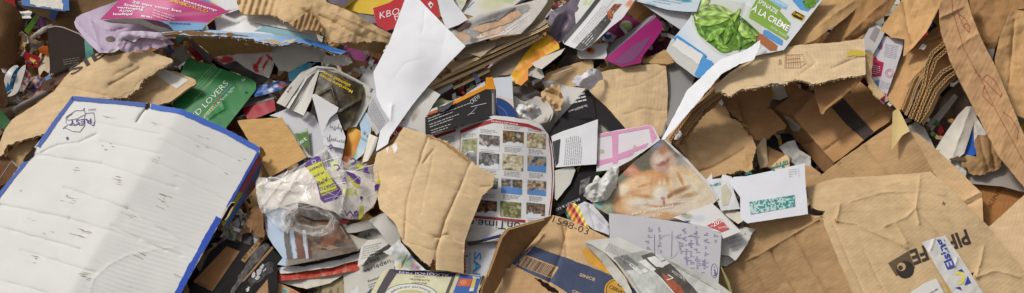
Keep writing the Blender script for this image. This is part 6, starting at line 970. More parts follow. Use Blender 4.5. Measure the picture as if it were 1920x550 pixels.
ribbons(a, 'printed_mark', [poly([(1250, 526), (1262, 522), (1252, 516)])], 1.6, (240, 238, 232), 1.8); text(a, 'VOETBAL', (1258, 511), (1284, 528), 5, (206, 204, 198), .01, off=1.6)
op = thing('open_carton', 'kraft carton with dark blue band and barcode standing open at the bottom', 'carton', 1040, 500, 5)
TS = Surf([(1036, 404, 5), (1145, 448, 5.6), (957, 500, 6), (1100, 560, 8)], [crease([(1056, 420), (1062, 480)], -2.5, 4), crease([(1064, 420), (1052, 478), (1030, 530)], -3, 4), crease([(1020, 440), (960, 506)], 2.5, 3), wobble(2, 60, 5), crumple(1.4, 36, 161)])
a = sheet('top_panel', [(1036, 404), (1066, 411), (1100, 427), (1145, 448), (1190, 490), (1250, 610), (905, 610), (924, 552), (957, 500), (985, 470), (1008, 442)], None, (196, 156, 108), 'kraft', [], 4, op, surf=TS, res=3, fl=20)
NB = (66, 76, 104)
decal(a, 'printed_band', [(1004, 463), (1030, 473), (1062, 484), (1110, 502), (1155, 521), (1200, 548), (1220, 600), (1090, 600), (1068, 552), (1035, 531), (990, 512), (962, 496)], NB, .6, tear=.5)
bcd = decal(a, 'printed_panel', [(985, 478), (1048, 502), (1034, 523), (971, 498)], (200, 162, 116), 1.0)
rr = random.Random(4); bars = []; x = .05
while x < .95:
    wv = rr.choice((.012, .02, .03)); p_ = np.array((986, 481.)) + np.array((61, 23.2)) * x; bars.append((p_, p_ + np.array((-12.5, 17.0)) + np.array((0, .6)), wv)); x += wv + rr.choice((.014, .022, .03))
for p_, q_, wv in bars[:0]: pass
ribbons(a, 'barcode', [sub(p_, q_, 3) for p_, q_, wv in bars], 1.1, (58, 54, 60), 1.4, parent=bcd)
text(a, '1598-03', (1035, 417), (1101, 441), 12.5, (58, 52, 54), -.014); text(a, 'SINCE', (1086, 518), (1115, 528), 5.5, (206, 170, 122), .02); text(a, 'CERVEZA', (1072, 548), (1110, 564), 5, (206, 170, 122), .02)
decal(a, 'printed_glow', [(1092, 470), (1110, 462), (1140, 482), (1168, 515), (1150, 517), (1110, 501), (1100, 490)], (222, 164, 62), .8, tear=2)
for rr_, c, of in ((26, (60, 56, 60), 1.1), (24, (206, 156, 56), 1.4), (21, (60, 56, 60), 1.7), (19.5, (206, 158, 60), 2.0)): decal(a, 'printed_seal', [(1157 + rr_ * math.cos(q), 545 + rr_ * .92 * math.sin(q)) for q in np.linspace(0, 6.0, 22)], c, of, sm=True, res=4)
text(a, 'LA', (1158, 537), (1172, 543), 7, (70, 50, 30), .012, off=2.4); text(a, 'CERVEZA', (1141, 541), (1178, 560), 6.5, (70, 50, 30), .012, off=2.4)
decal(a, 'blue_corner', [(962, 496), (1004, 463), (1000, 459), (958, 494)], (70, 80, 110), .9)
fpn = sheet('front_panel', [(950, 503), (972, 503), (1010, 522, 3), (1030, 540, 3), (1052, 560, 2), (1060, 610), (895, 610), (922, 548)], [(952, 503, 6.8), (1010, 523, 7.8), (930, 560, 6.4), (1040, 580, 9.4)], (184, 142, 94), 'kraft', [crumple(3, 30, 163)], 4, op, res=4)
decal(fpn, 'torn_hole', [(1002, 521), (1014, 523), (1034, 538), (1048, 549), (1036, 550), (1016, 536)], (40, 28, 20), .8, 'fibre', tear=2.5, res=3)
sheet('inner_flap', [(1036, 404), (1018, 411), (952, 431), (940, 446), (924, 490), (906, 538), (898, 570), (914, 572), (953, 502), (985, 470), (1020, 432)], [(1036, 404, 5.2), (952, 431, 9.6), (940, 446, 10.2), (906, 538, 11.4), (953, 503, 6.2), (1018, 434, 5)], (146, 102, 60), 'kraft', [], 4, op, res=4)
fluted('cut_edge', [(1020, 411), (953, 430), (940, 446), (924, 490), (905, 540)], 4, 10.6, op, per=4)
cp2 = thing('coupon', 'white coupon with a red discount box right of the cat magazine', 'coupon', 1345, 420, 6)
a = sheet('leaflet', [(1262, 408), (1290, 398), (1335, 381), (1352, 396), (1390, 434), (1356, 448), (1352, 437), (1300, 421)], [(1264, 408, 6.2), (1336, 382, 6.4), (1389, 434, 7.2), (1353, 446, 7.2)], (228, 223, 219), 'gloss', [], .4, cp2, res=3, paint=blobs((230, 226, 222), [(1288, 406, 12, 5, 10, (176, 176, 150), .8), (1288, 416, 6, 2.5, 0, (80, 90, 150), .5), (1282, 402, 5, 2, 0, (90, 120, 180), .5), (1310, 410, 12, 6, 0, (206, 210, 216), .8), (1372, 412, 34, 4, 45, (186, 170, 158), .3)]))
b = decal(a, 'printed_panel', [(1325, 424), (1350, 410), (1368, 430), (1352, 436), (1346, 432)], (206, 92, 92), .8); text(a, '-20%', (1334, 428), (1358, 416), 8, (240, 226, 222), .015, parent=b, off=1.4); text(a, 'korting', (1348, 430), (1364, 427), 4, (240, 220, 216), .01, parent=b, off=1.4)
t = sheet('torn_note', [(1352, 446, 1), (1372, 440), (1394, 426), (1416, 430, 2), (1398, 462), (1380, 488, 1), (1366, 480), (1350, 478)], [(1352, 446, 4.6), (1415, 430, 4.8), (1380, 487, 5)], (222, 219, 213), 'paper', [wobble(2, 30, 4)], .4, label='torn white note with faint pencil writing right of the grey note', cat='note', res=3.5, rim=(150, 140, 120))
for k in range(4): handwriting(t, (1362 + 3 * k, 452 + 7 * k), (1398 - 3 * k, 440 + 9 * k), 4, (176, 172, 166), 60 + k, .5)
sheet('white_scrap', [(1348, 476), (1366, 480), (1380, 488), (1362, 500), (1348, 498)], [(1350, 478, 4), (1378, 488, 4), (1352, 498, 4)], (206, 204, 194), 'paper', [crumple(7, 9, 5)], .4, label='crumpled pale scrap under the torn note', cat='scrap', res=2.5)
sheet('tan_paper', [(1350, 394), (1366, 388), (1388, 398), (1402, 404), (1398, 412), (1384, 420), (1366, 408)], [(1352, 394, 4.4), (1400, 405, 5.2), (1384, 420, 5.6)], (222, 214, 196), 'paper', [crumple(2, 20, 6)], .8, label='cream folded paper between coupon and window envelope', cat='paper', res=3, rim=(160, 140, 100))
tn = sheet('letter_strip', [(1316, 346, 1), (1322, 338, 1), (1334, 324), (1336, 336, 1), (1352, 334), (1354, 328, 1), (1372, 332), (1376, 360), (1388, 392), (1352, 396), (1344, 376)], [(1320, 342, 3.6), (1370, 334, 4), (1382, 392, 5), (1346, 378, 5)], (228, 228, 229), 'paper', [crumple(2, 24, 171)], .4, label='torn bank letter with teal print left of the window envelope', cat='letter', res=3)
text(tn, 'ABN AMRO', (1326, 353), (1352, 347), 5, (30, 130, 126), .015); decal(tn, 'printed_mark', [(1322, 350), (1328, 347), (1330, 354), (1325, 357)], (30, 140, 136), .6, res=3); decal(tn, 'torn_patch', [(1352, 352), (1362, 344), (1372, 362), (1366, 384), (1353, 386)], (214, 206, 180), .7, 'paper', tear=2)
en = sheet('window_envelope', [(1366, 340), (1376, 332), (1398, 331), (1440, 322), (1509, 306), (1511, 350), (1515, 402), (1460, 410), (1402, 419), (1388, 410), (1388, 370)], [(1368, 338, 6), (1509, 307, 6.4), (1514, 402, 7), (1402, 418, 7)], (236, 236, 241), 'paper', [wobble(1.5, 80, 5)], .5, label='white envelope with a teal patterned security window', cat='envelope', res=3.5)
def teal(uv): return np.where((vnoise(uv, 2.6, 5) + .5 * vnoise(uv, 1.7, 8) > -.02)[:, None], np.array((60., 150, 142)), np.array((206., 222, 220)))
decal(en, 'envelope_window', [(1405, 379), (1490, 366), (1491, 388), (1407, 403)], None, .7, 'inkgloss', teal, res=1.3)
for p in ((1398, 324), (1447, 309)): pass
handwriting(en, (1446, 318), (1478, 309), 8, (34, 128, 120), 9, 2, gaps=False); handwriting(en, (1398, 329), (1408, 324), 6, (34, 128, 120), 12, 2, gaps=False); textblock(en, (1478, 318), (18, -2), (1, 16), 4, (190, 190, 196), .3, 4, .8); ribbons(en, 'printed_line', [poly([(1497, 316), (1498, 332)])], .7, (176, 176, 180))

# ------------------------------------------------------------------ spinach pack and torn sheet
sp = thing('spinach_pack', 'frozen spinach carton with a bowl of leaves printed on its front', 'package', 1390, 70, 5)
def spin(uv):
    u, v = uv[:, 0], uv[:, 1]; C = np.broadcast_to(np.array((226., 229, 230)), (len(uv), 3)).copy()
    k = np.clip((1300 - u + (v - 60) * .3) / 60, 0, 1)[:, None]; C = C * (1 - k) + np.array((176., 206, 232)) * k
    return C
SPS = Surf([(1249, 95, 4.6), (1320, -5, 4), (1543, -5, 5), (1470, 92, 6.4), (1309, 146, 6.6)], [wobble(1.5, 80, 3), crease([(1398, 10), (1380, 70), (1400, 110)], -1.2, 4)])
a = sheet('front_panel', [(1258, 78), (1290, 38), (1330, -16), (1556, -16), (1542, 0), (1506, 46), (1470, 94), (1420, 104), (1350, 130), (1334, 136), (1290, 110)], None, (226, 229, 230), 'gloss', [], .9, sp, surf=SPS, res=4, paint=spin)
bow = decal(a, 'printed_bowl', [(1297 + 0, 20), (1320, 0), (1400, 10), (1430, 60), (1420, 96), (1385, 102), (1350, 102), (1318, 78), (1298, 44)], (214, 218, 206), .5, 'inkgloss', sm=True, res=4)
greens = [(96, 140, 40), (120, 164, 56), (76, 120, 34), (146, 184, 80), (62, 104, 30)]
def leaf(cx, cy, L, wd, an, c, k, off):
    q = math.radians(an); e = np.array((math.cos(q), math.sin(q))); n_ = np.array((-e[1], e[0])); bend = .16 * ((k % 3) - 1)
    s_ = np.linspace(-1, 1, 9); w_ = wd * (1 - np.abs(s_) ** 2.2) ** .8 * (1 - .25 * s_); mid = np.array((cx, cy)) + np.outer(s_ * L / 2, e) + np.outer(bend * L * (s_ ** 2 - .5), n_)
    up_ = mid + n_ * w_[:, None] / 2; dn = mid - n_ * w_[:, None] / 2
    def pf(uv):
        x = (uv - (cx, cy)) @ e / (L / 2); y = ((uv - (cx, cy)) @ n_ - bend * L * (x * x - .5)) / (wd / 2 + 1)
        C = np.asarray(c, float) * (0.92 + .22 * (y > 0) + .16 * np.sin(x * 11 + np.abs(y) * 4))[:, None] + 30 * vnoise(uv, 5, k)[:, None]
        v_ = np.exp(-(y / .10) ** 2)[:, None] * .8; C = C * (1 - v_) + np.array((206., 222, 150)) * v_
        ed = np.clip((np.abs(y) / (w_.max() / wd * (1 - np.abs(x) ** 2.2 + .02)) - .8) * 4, 0, 1)[:, None] * .35
        return C * (1 - ed)
    pts = [tuple(x) for x in up_] + [tuple(x) for x in dn[::-1][1:-1]]
    decal(a, 'printed_leaf', pts, None, off, 'inkgloss', pf, res=2.4)
decal(a, 'printed_leaves', [(1299, 26), (1304, 34), (1330, 34), (1380, 24), (1400, 40), (1424, 62), (1416, 90), (1384, 95), (1350, 98), (1322, 76), (1303, 48)], (70, 106, 34), .8, 'inkgloss', rphoto([(52, 84, 26), (84, 124, 40), (110, 150, 54)], 9, 3), res=3)
for k, (x, y, L, w_, an, c) in enumerate(((1316, 18, 54, 20, 118, (182, 204, 128)), (1350, 20, 54, 17, 14, (176, 200, 120)), (1338, 28, 70, 16, 4, (150, 182, 92)), (1320, 58, 52, 16, 62, (84, 126, 36)), (1334, 40, 66, 18, -6, (140, 176, 76)), (1396, 82, 36, 13, -26, (86, 128, 38)), (1400, 58, 46, 22, 34, (150, 184, 88)), (1376, 36, 46, 9, -58, (134, 172, 60)), (1340, 64, 44, 24, -34, (112, 158, 54)), (1356, 92, 34, 10, 22, (104, 150, 50)), (1366, 62, 52, 15, 108, (96, 142, 40)), (1380, 72, 52, 13, 72, (84, 130, 34)), (1352, 80, 40, 12, 50, (120, 162, 58)), (1410, 70, 28, 10, 60, (120, 160, 70)))):
    leaf(x, y, L, w_, an, c, k, 1.1 + .18 * k)
g = decal(a, 'printed_panel', [(1408, 18), (1424, -12), (1464, 16), (1457, 30), (1480, 46), (1474, 64), (1480, 70), (1474, 76), (1404, 34)], (142, 178, 74), .8)
g = decal(a, 'printed_panel', [(1420, 24), (1430, 2), (1464, 24), (1482, 44), (1476, 62), (1436, 42)], (142, 178, 74), 1.1)
text(a, 'SPINAZIE', (1420, 6), (1456, 28), 8, (240, 244, 232), .012, off=1.8); text(a, 'À LA CRÈME', (1408, 20), (1476, 60), 11, (244, 247, 238), .02, off=1.8); text(a, 'verse room', (1444, 52), (1474, 72), 5, (226, 236, 206), .006, off=1.8)
decal(a, 'printed_panel', [(1432, 56), (1440, 58), (1468, 76), (1466, 86), (1456, 82), (1430, 66)], (96, 156, 212), .8); decal(a, 'printed_panel', [(1420, 64), (1428, 64), (1458, 86), (1456, 95), (1444, 96), (1418, 76)], (176, 110, 66), .8); textblock(a, (1424, 70), (28, 18), (-4, 8), 2, (226, 196, 170), .35, 3); textblock(a, (1436, 60), (26, 16), (-4, 8), 2, (214, 230, 242), .35, 5)
decal(a, 'printed_panel', [(1444, -6), (1452, -4), (1476, 10), (1474, 18), (1462, 14), (1442, 2)], (150, 196, 226), .8); text(a, 'groentes', (1446, 0), (1474, 15), 5, (232, 242, 248), .008, off=1.5)
j = decal(a, 'printed_badge', [(1482, 28), (1490, 20), (1510, 30), (1505, 41), (1486, 33)], (222, 186, 40), .8); decal(a, 'printed_badge', [(1484, 28), (1491, 21.5), (1508, 31), (1503, 39), (1488, 32)], (32, 28, 28), 1.2); text(a, 'JUMBO', (1487, 27), (1505, 36), 4, (236, 200, 50), .012, off=1.8)
decal(a, 'printed_swoosh', [(1480, -14), (1546, -14), (1534, 4), (1514, 22), (1500, 18), (1486, 2)], (90, 160, 214), .8); decal(a, 'printed_leaves', [(1504, 4), (1520, -8), (1536, -2), (1526, 14), (1512, 18)], None, 1.1, 'inkgloss', rphoto(greens[:5], 6, 3), res=2.5)
b = sheet('side_panel', [(1249, 95), (1260, 72), (1290, 96), (1336, 134), (1310, 147), (1300, 142), (1268, 118)], [(1250, 95, 5), (1260, 74, 4.8), (1335, 134, 6.8), (1309, 146, 6.4)], (206, 205, 196), 'gloss', [], .8, sp, res=3.5)
decal(b, 'printed_band', [(1262, 73), (1270, 66), (1325, 104), (1318, 112), (1300, 100)], (70, 150, 214), .7); decal(b, 'torn_label', [(1260, 86), (1270, 72), (1318, 104), (1310, 122), (1285, 104)], (230, 226, 220), 1.0, 'paper', tear=1); decal(b, 'printed_band', [(1302, 140), (1318, 108), (1336, 116), (1336, 134), (1310, 147)], (76, 152, 214), .9)
sheet('grey_board', [(1248, 118), (1262, 116), (1304, 142), (1296, 165), (1268, 215), (1240, 262), (1250, 210), (1252, 160)], [(1250, 120, 2), (1302, 142, 2.6), (1242, 258, 3.4)], (150, 148, 146), 'paper', [], 1, label='grey backed card between the carton lid and torn white sheet', cat='card')
ws = sheet('torn_sheet', [(1426, 75), (1424, 90), (1413, 112), (1386, 120), (1352, 140), (1328, 168), (1290, 214), (1246, 262), (1240, 262), (1252, 240), (1288, 170), (1330, 130), (1350, 112), (1398, 95)], [(1426, 76, 8), (1413, 112, 9.4), (1335, 126, 7.8), (1352, 142, 8.8), (1243, 261, 7.4), (1290, 195, 8)], (244, 244, 247), 'paper', [crumple(2, 40, 181), fold((1330, 120), (1345, 150), .1)], .4, label='torn white sheet lying across the spinach pack and the open box flap', cat='paper', res=3.5, tear=.6)

# ------------------------------------------------------------------ the broken open box, right of centre
bx = thing('broken_box', 'torn open kraft box with a hanging printed flap and dark inside', 'box', 1450, 200, 2)
fl1 = sheet('flap', [(1338, 162), (1366, 138), (1400, 116), (1425, 97), (1500, 84), (1560, 80), (1620, 73), (1622, 108), (1623, 140, 2.5), (1590, 143, 2.5), (1556, 151, 3), (1530, 155, 2.5), (1500, 153, 3), (1470, 158, 3), (1445, 156, 3), (1425, 164, 3), (1405, 167, 3), (1390, 166, 3), (1370, 179, 3), (1352, 171), (1342, 174)], [(1340, 168, 7), (1425, 98, 5.2), (1620, 75, 5), (1622, 139, 6.6), (1500, 153, 7.4), (1380, 170, 7.4)], (212, 180, 136), 'kraft', [crease([(1560, 128), (1590, 115), (1620, 106)], -1.5, 3), crease([(1345, 160), (1420, 108)], 1.5, 4), crease([(1500, 140), (1530, 118), (1515, 100)], -1, 4), wobble(2, 60, 6), crumple(1, 40, 8)], 4.5, bx, res=3, fl=-8)
ribbons(fl1, 'stamped_mark', [poly([(1471, 128), (1473, 104), (1504, 103), (1512, 118), (1500, 128), (1471, 128)])] + [poly([(1475 + 4 * k, 105), (1474 + 4.4 * k, 127)]) for k in range(7)] + [poly([(1473, 112), (1500, 110)]), poly([(1474, 119), (1508, 116)])], .8, (166, 122, 92)); text(fl1, 'SI9', (1465, 122), (1465, 112), 5, (166, 122, 92))
decal(fl1, 'tape', [(1587, 98), (1618, 94), (1624, 100), (1622, 106), (1600, 104), (1588, 108)], (216, 190, 80), .8, 'gloss', tear=1.5)
decal(fl1, 'torn_layer', [(1372, 177), (1392, 164), (1424, 162), (1446, 155), (1470, 156), (1500, 151), (1500, 149), (1468, 152), (1440, 152), (1400, 162)], (232, 208, 168), .7, 'fibre', tear=2.5, res=3)
for k, (dx, hh, c) in enumerate(((0, 6.0, (170, 130, 84)), (10, 5.0, (190, 150, 100)), (20, 4.0, (156, 114, 70)))):
    sheet('wall_edge', [(1246 + dx, 264), (1290 + dx * .8, 206), (1336 + dx * .5, 164 + dx * .2), (1350 + dx * .4, 170 + dx * .4), (1302 + dx * .9, 216), (1258 + dx, 270)], [(1248, 264, hh - 1.5), (1345, 168, hh), (1300, 230, hh)], c, 'kraft', [wobble(3, 20, k)], 3.5, bx, tear=2, res=3)
fluted('cut_edge', [(1256, 262), (1296, 208), (1340, 174)], 6, 6.3, bx, per=6)
sheet('wall_panel', [(1262, 268), (1282, 244), (1344, 189, 2), (1360, 203, 3), (1364, 217, 3), (1382, 228, 3), (1396, 243, 3), (1412, 262, 3), (1419, 277, 3), (1410, 300, 4), (1405, 318, 3), (1356, 328), (1314, 340), (1296, 322), (1284, 292)], [(1278, 246, 2.4), (1345, 190, -1.5), (1418, 277, 0), (1407, 316, 1.4), (1314, 338, 2.6), (1340, 270, .6)], (192, 150, 100), 'kraft', [crease([(1290, 330), (1340, 312), (1395, 280)], -2, 4), crease([(1284, 246), (1286, 292), (1312, 336)], -3, 4), wobble(3, 60, 8)], 4, bx, res=3, fl=40)
sheet('torn_layer', [(1390, 318, 3), (1400, 290, 3), (1418, 280, 3), (1412, 300, 4), (1416, 318, 3), (1404, 326)], [(1392, 316, 1.6), (1418, 282, .8), (1406, 324, 1.8)], (198, 160, 112), 'fibre', [crumple(6, 14, 5)], 1, bx, res=2.6)
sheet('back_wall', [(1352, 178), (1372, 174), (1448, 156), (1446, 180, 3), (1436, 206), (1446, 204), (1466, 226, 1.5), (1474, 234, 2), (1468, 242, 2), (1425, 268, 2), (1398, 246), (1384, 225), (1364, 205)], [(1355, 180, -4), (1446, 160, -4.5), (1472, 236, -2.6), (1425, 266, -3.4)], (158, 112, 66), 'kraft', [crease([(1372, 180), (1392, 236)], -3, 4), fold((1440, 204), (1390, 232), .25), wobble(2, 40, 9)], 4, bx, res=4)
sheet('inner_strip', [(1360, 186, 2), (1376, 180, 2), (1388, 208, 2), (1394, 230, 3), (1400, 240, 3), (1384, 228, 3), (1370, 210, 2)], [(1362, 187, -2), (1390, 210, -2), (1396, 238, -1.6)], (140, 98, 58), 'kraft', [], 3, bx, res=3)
sheet('yellow_card', [(1426, 168), (1446, 160), (1452, 176), (1446, 190), (1434, 204), (1430, 192)], [(1428, 166, -7), (1450, 176, -7), (1434, 203, -6)], (206, 164, 24), 'gloss', label='yellow card showing inside the broken box', cat='card')
tb = thing('taped_box', 'brown box with black tape lying behind the big kraft triangle', 'box', 1560, 240, -1)
a = sheet('top_panel', [(1489, 219), (1528, 176), (1572, 166), (1612, 152), (1676, 206), (1668, 228), (1634, 252), (1564, 305), (1526, 262)], [(1490, 218, -3), (1610, 154, -3.4), (1674, 208, -1), (1564, 303, -1)], (176, 126, 76), 'kraft', [crease([(1516, 252), (1560, 232)], -2, 4), crease([(1540, 286), (1600, 245)], -2.4, 4), crease([(1600, 244), (1672, 196)], -2, 4), fold((1516, 255), (1660, 170), .06)], 4, tb, res=4, fl=30)
decal(a, 'black_tape', [(1557, 199), (1577, 180), (1606, 213), (1638, 247), (1620, 263), (1586, 233)], (64, 54, 48), .8, 'paper'); text(a, 'S', (1590, 176), (1596, 173), 6, (80, 58, 40), .02)
sheet('end_panel', [(1449, 204), (1500, 166), (1528, 176), (1489, 219)], [(1449, 204, -4.6), (1502, 167, -5.4), (1489, 218, -3)], (150, 104, 62), 'kraft', [], 3, tb)
b = sheet('side_panel', [(1449, 204), (1489, 219), (1564, 304), (1556, 326), (1541, 320), (1504, 274), (1476, 252)], [(1449, 204, -4.8), (1489, 219, -3), (1562, 304, -1.2), (1540, 319, -5), (1476, 252, -8)], (150, 104, 62), 'kraft', [crease([(1505, 272), (1530, 264)], -4, 3)], 3, tb)
decal(b, 'label', [(1470, 217), (1478, 218), (1503, 238), (1498, 246), (1486, 246)], (190, 180, 166), .7, 'paper'); textblock(b, (1476, 222), (22, 18), (-4, 5), 3, (120, 110, 100), .3, 2, off=1.2)
sheet('torn_flap', [(1526, 158), (1570, 148), (1622, 140), (1600, 164, 1), (1548, 210, 1.5), (1541, 216, 1), (1536, 206), (1530, 186)], [(1528, 160, 4), (1620, 142, 6.4), (1541, 214, 3)], (150, 104, 60), 'kraft', [], 4, bx, res=3.5, fl=45)
fluted('cut_edge', [(1618, 144), (1576, 182), (1548, 204), (1541, 214)], 4, 4.6, bx, per=5)
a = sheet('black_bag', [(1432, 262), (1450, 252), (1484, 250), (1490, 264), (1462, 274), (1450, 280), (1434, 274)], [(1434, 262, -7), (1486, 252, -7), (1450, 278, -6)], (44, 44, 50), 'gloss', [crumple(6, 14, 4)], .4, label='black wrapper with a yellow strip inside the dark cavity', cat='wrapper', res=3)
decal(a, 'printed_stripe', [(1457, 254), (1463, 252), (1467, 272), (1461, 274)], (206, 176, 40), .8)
sheet('grey_paper', [(1460, 276), (1476, 266), (1490, 263), (1498, 280), (1520, 294), (1521, 322), (1500, 316), (1484, 304)], [(1462, 275, -4), (1490, 264, -4), (1520, 320, -3)], (196, 192, 186), 'paper', [crumple(9, 20, 6)], .4, label='grey crumpled paper in the hollow above the window envelope', cat='paper', res=3)
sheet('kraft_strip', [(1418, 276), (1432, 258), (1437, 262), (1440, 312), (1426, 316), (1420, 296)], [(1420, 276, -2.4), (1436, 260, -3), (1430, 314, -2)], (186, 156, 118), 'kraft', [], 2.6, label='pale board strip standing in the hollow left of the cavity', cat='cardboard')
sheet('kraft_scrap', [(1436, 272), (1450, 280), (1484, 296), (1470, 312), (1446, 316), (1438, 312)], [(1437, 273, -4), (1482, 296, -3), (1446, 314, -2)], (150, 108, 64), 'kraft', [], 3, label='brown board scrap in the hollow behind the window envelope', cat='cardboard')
sheet('kraft_scrap', [(1446, 312, 1), (1460, 300, 1.5), (1474, 291), (1479, 296), (1480, 320), (1450, 324)], [(1448, 312, 3.8), (1476, 292, 3.6), (1470, 322, 4.4)], (206, 170, 122), 'kraft', [], 2.6, label='light torn kraft tip poking up behind the window envelope', cat='cardboard', res=3)
sheet('kraft_scrap', [(1508, 310), (1522, 312), (1540, 326), (1528, 340), (1509, 350)], [(1509, 311, 0), (1538, 326, 1), (1510, 348, 1.4)], (176, 134, 86), 'kraft', [], 3, label='kraft corner between window envelope and the big triangle', cat='cardboard')
sheet('white_scrap', [(1266, 250), (1275, 244), (1279, 252), (1272, 262), (1264, 262)], [(1266, 250, 6.2), (1278, 250, 6.2), (1268, 261, 6.2)], (214, 212, 208), 'paper', [crumple(6, 6, 4)], .3, label='tiny white perforated scrap at the tip of the torn sheet', cat='scrap', res=2.2)

# ------------------------------------------------------------------ far right
tk = thing('kraft_triangle', 'big kraft carton corner pointing up with clear tape at its tip', 'carton', 1680, 300, 4)
a = sheet('panel', [(1508, 352), (1560, 312), (1676, 230), (1690, 228), (1704, 246), (1728, 285), (1756, 332), (1700, 340), (1573, 345)], [(1510, 350, 2.6), (1680, 230, 3), (1704, 247, 4.6), (1752, 328, 3), (1620, 330, 2)], (186, 144, 94), 'kraft', [crease([(1576, 308), (1604, 332)], -1.6, 3), crease([(1625, 276), (1668, 330)], -1.4, 3), wobble(2, 70, 4)], 4.5, tk, res=4, fl=55)
sheet('side_panel', [(1703, 246), (1720, 250), (1790, 312), (1841, 362), (1844, 432), (1800, 380), (1752, 326), (1728, 286)], [(1704, 247, 4.8), (1840, 362, 4.4), (1842, 428, 4.6), (1752, 326, 3.4)], (206, 164, 114), 'kraft', [ripple(-50, 14, .5), crease([(1800, 380), (1838, 362)], 3, 4), crease([(1806, 388), (1842, 370)], -3, 3)], 4.5, tk, res=4, fl=45)
sheet('tape', [(1674, 210), (1684, 203), (1694, 222), (1706, 246), (1692, 254), (1681, 268), (1672, 282)], [(1676, 210, 5), (1686, 204, 5), (1706, 246, 6), (1673, 280, 5)], (224, 196, 128), 'gloss', [fold((1684, 204), (1676, 280), .3)], .3, tk, res=3, paint=lambda uv: np.broadcast_to(np.array((222., 194, 130)), (len(uv), 3)))
fy = thing('flyer', 'white flyer with red and blue boxes tucked beside the printed flap', 'flyer', 1660, 120, 3)
a = sheet('page', [(1655, 66), (1672, 71), (1696, 74), (1690, 100), (1680, 130), (1657, 196), (1640, 180), (1624, 148), (1634, 104)], [(1656, 66, 1.6), (1695, 75, 1.6), (1657, 194, 2.6), (1626, 148, 2.8)], (222, 216, 218), 'gloss', [wobble(2, 40, 4)], .4, fy, res=3)
for pp, c in (([(1635, 112), (1642, 106), (1646, 114), (1657, 118), (1652, 143), (1635, 145)], (190, 44, 84)), ([(1640, 152), (1649, 150), (1647, 164), (1641, 162)], (96, 140, 190)), ([(1642, 178), (1650, 172), (1662, 176), (1657, 194)], (196, 44, 90)), ([(1645, 80), (1653, 74), (1654, 84), (1648, 98)], (110, 150, 200)), ([(1650, 82), (1655, 84), (1653, 94), (1649, 92)], (190, 70, 80))): decal(a, 'printed_box', pp, c, .6, 'inkgloss', res=3)
textblock(a, (1660, 82), (26, 5), (-3, 26), 8, (160, 158, 170), .3, 3, .85); textblock(a, (1637, 122), (14, 3), (-1, 18), 5, (232, 190, 200), .4, 5, .8, off=1.1); ribbons(a, 'printed_seal', [[(1668 + 8 * math.cos(q), 138 + 8 * math.sin(q)) for q in np.linspace(0, 6.3, 18)], [(1668 + 5 * math.cos(q), 138 + 5 * math.sin(q)) for q in np.linspace(0, 6.3, 14)]], 1, (206, 130, 150)); textblock(a, (1652, 152), (20, 6), (-3, 14), 5, (170, 168, 178), .3, 8)
a = sheet('grey_envelope', [(1618, 74), (1628, 56), (1637, 41), (1661, 57), (1650, 80), (1636, 104), (1621, 97)], [(1619, 74, 2.2), (1637, 42, 1.6), (1660, 58, 2.2), (1634, 103, 3)], (192, 186, 182), 'paper', [], .5, label='grey envelope with a window standing above the flyer', cat='envelope', res=3)
decal(a, 'envelope_window', [(1630, 72), (1641, 50), (1650, 56), (1640, 80)], (150, 140, 138), .6, 'gloss')
t = sheet('torn_edge_strip', [(1619, 100), (1630, 96, 1), (1638, 102, 2), (1634, 146, 2), (1646, 162, 2), (1660, 178, 2), (1648, 186, 2), (1638, 176, 2), (1626, 152), (1622, 128)], [(1620, 100, 5.2), (1636, 102, 4.2), (1656, 178, 4.6), (1640, 178, 5)], (206, 168, 118), 'kraft', [crumple(4, 16, 5)], 3, bx, res=3)
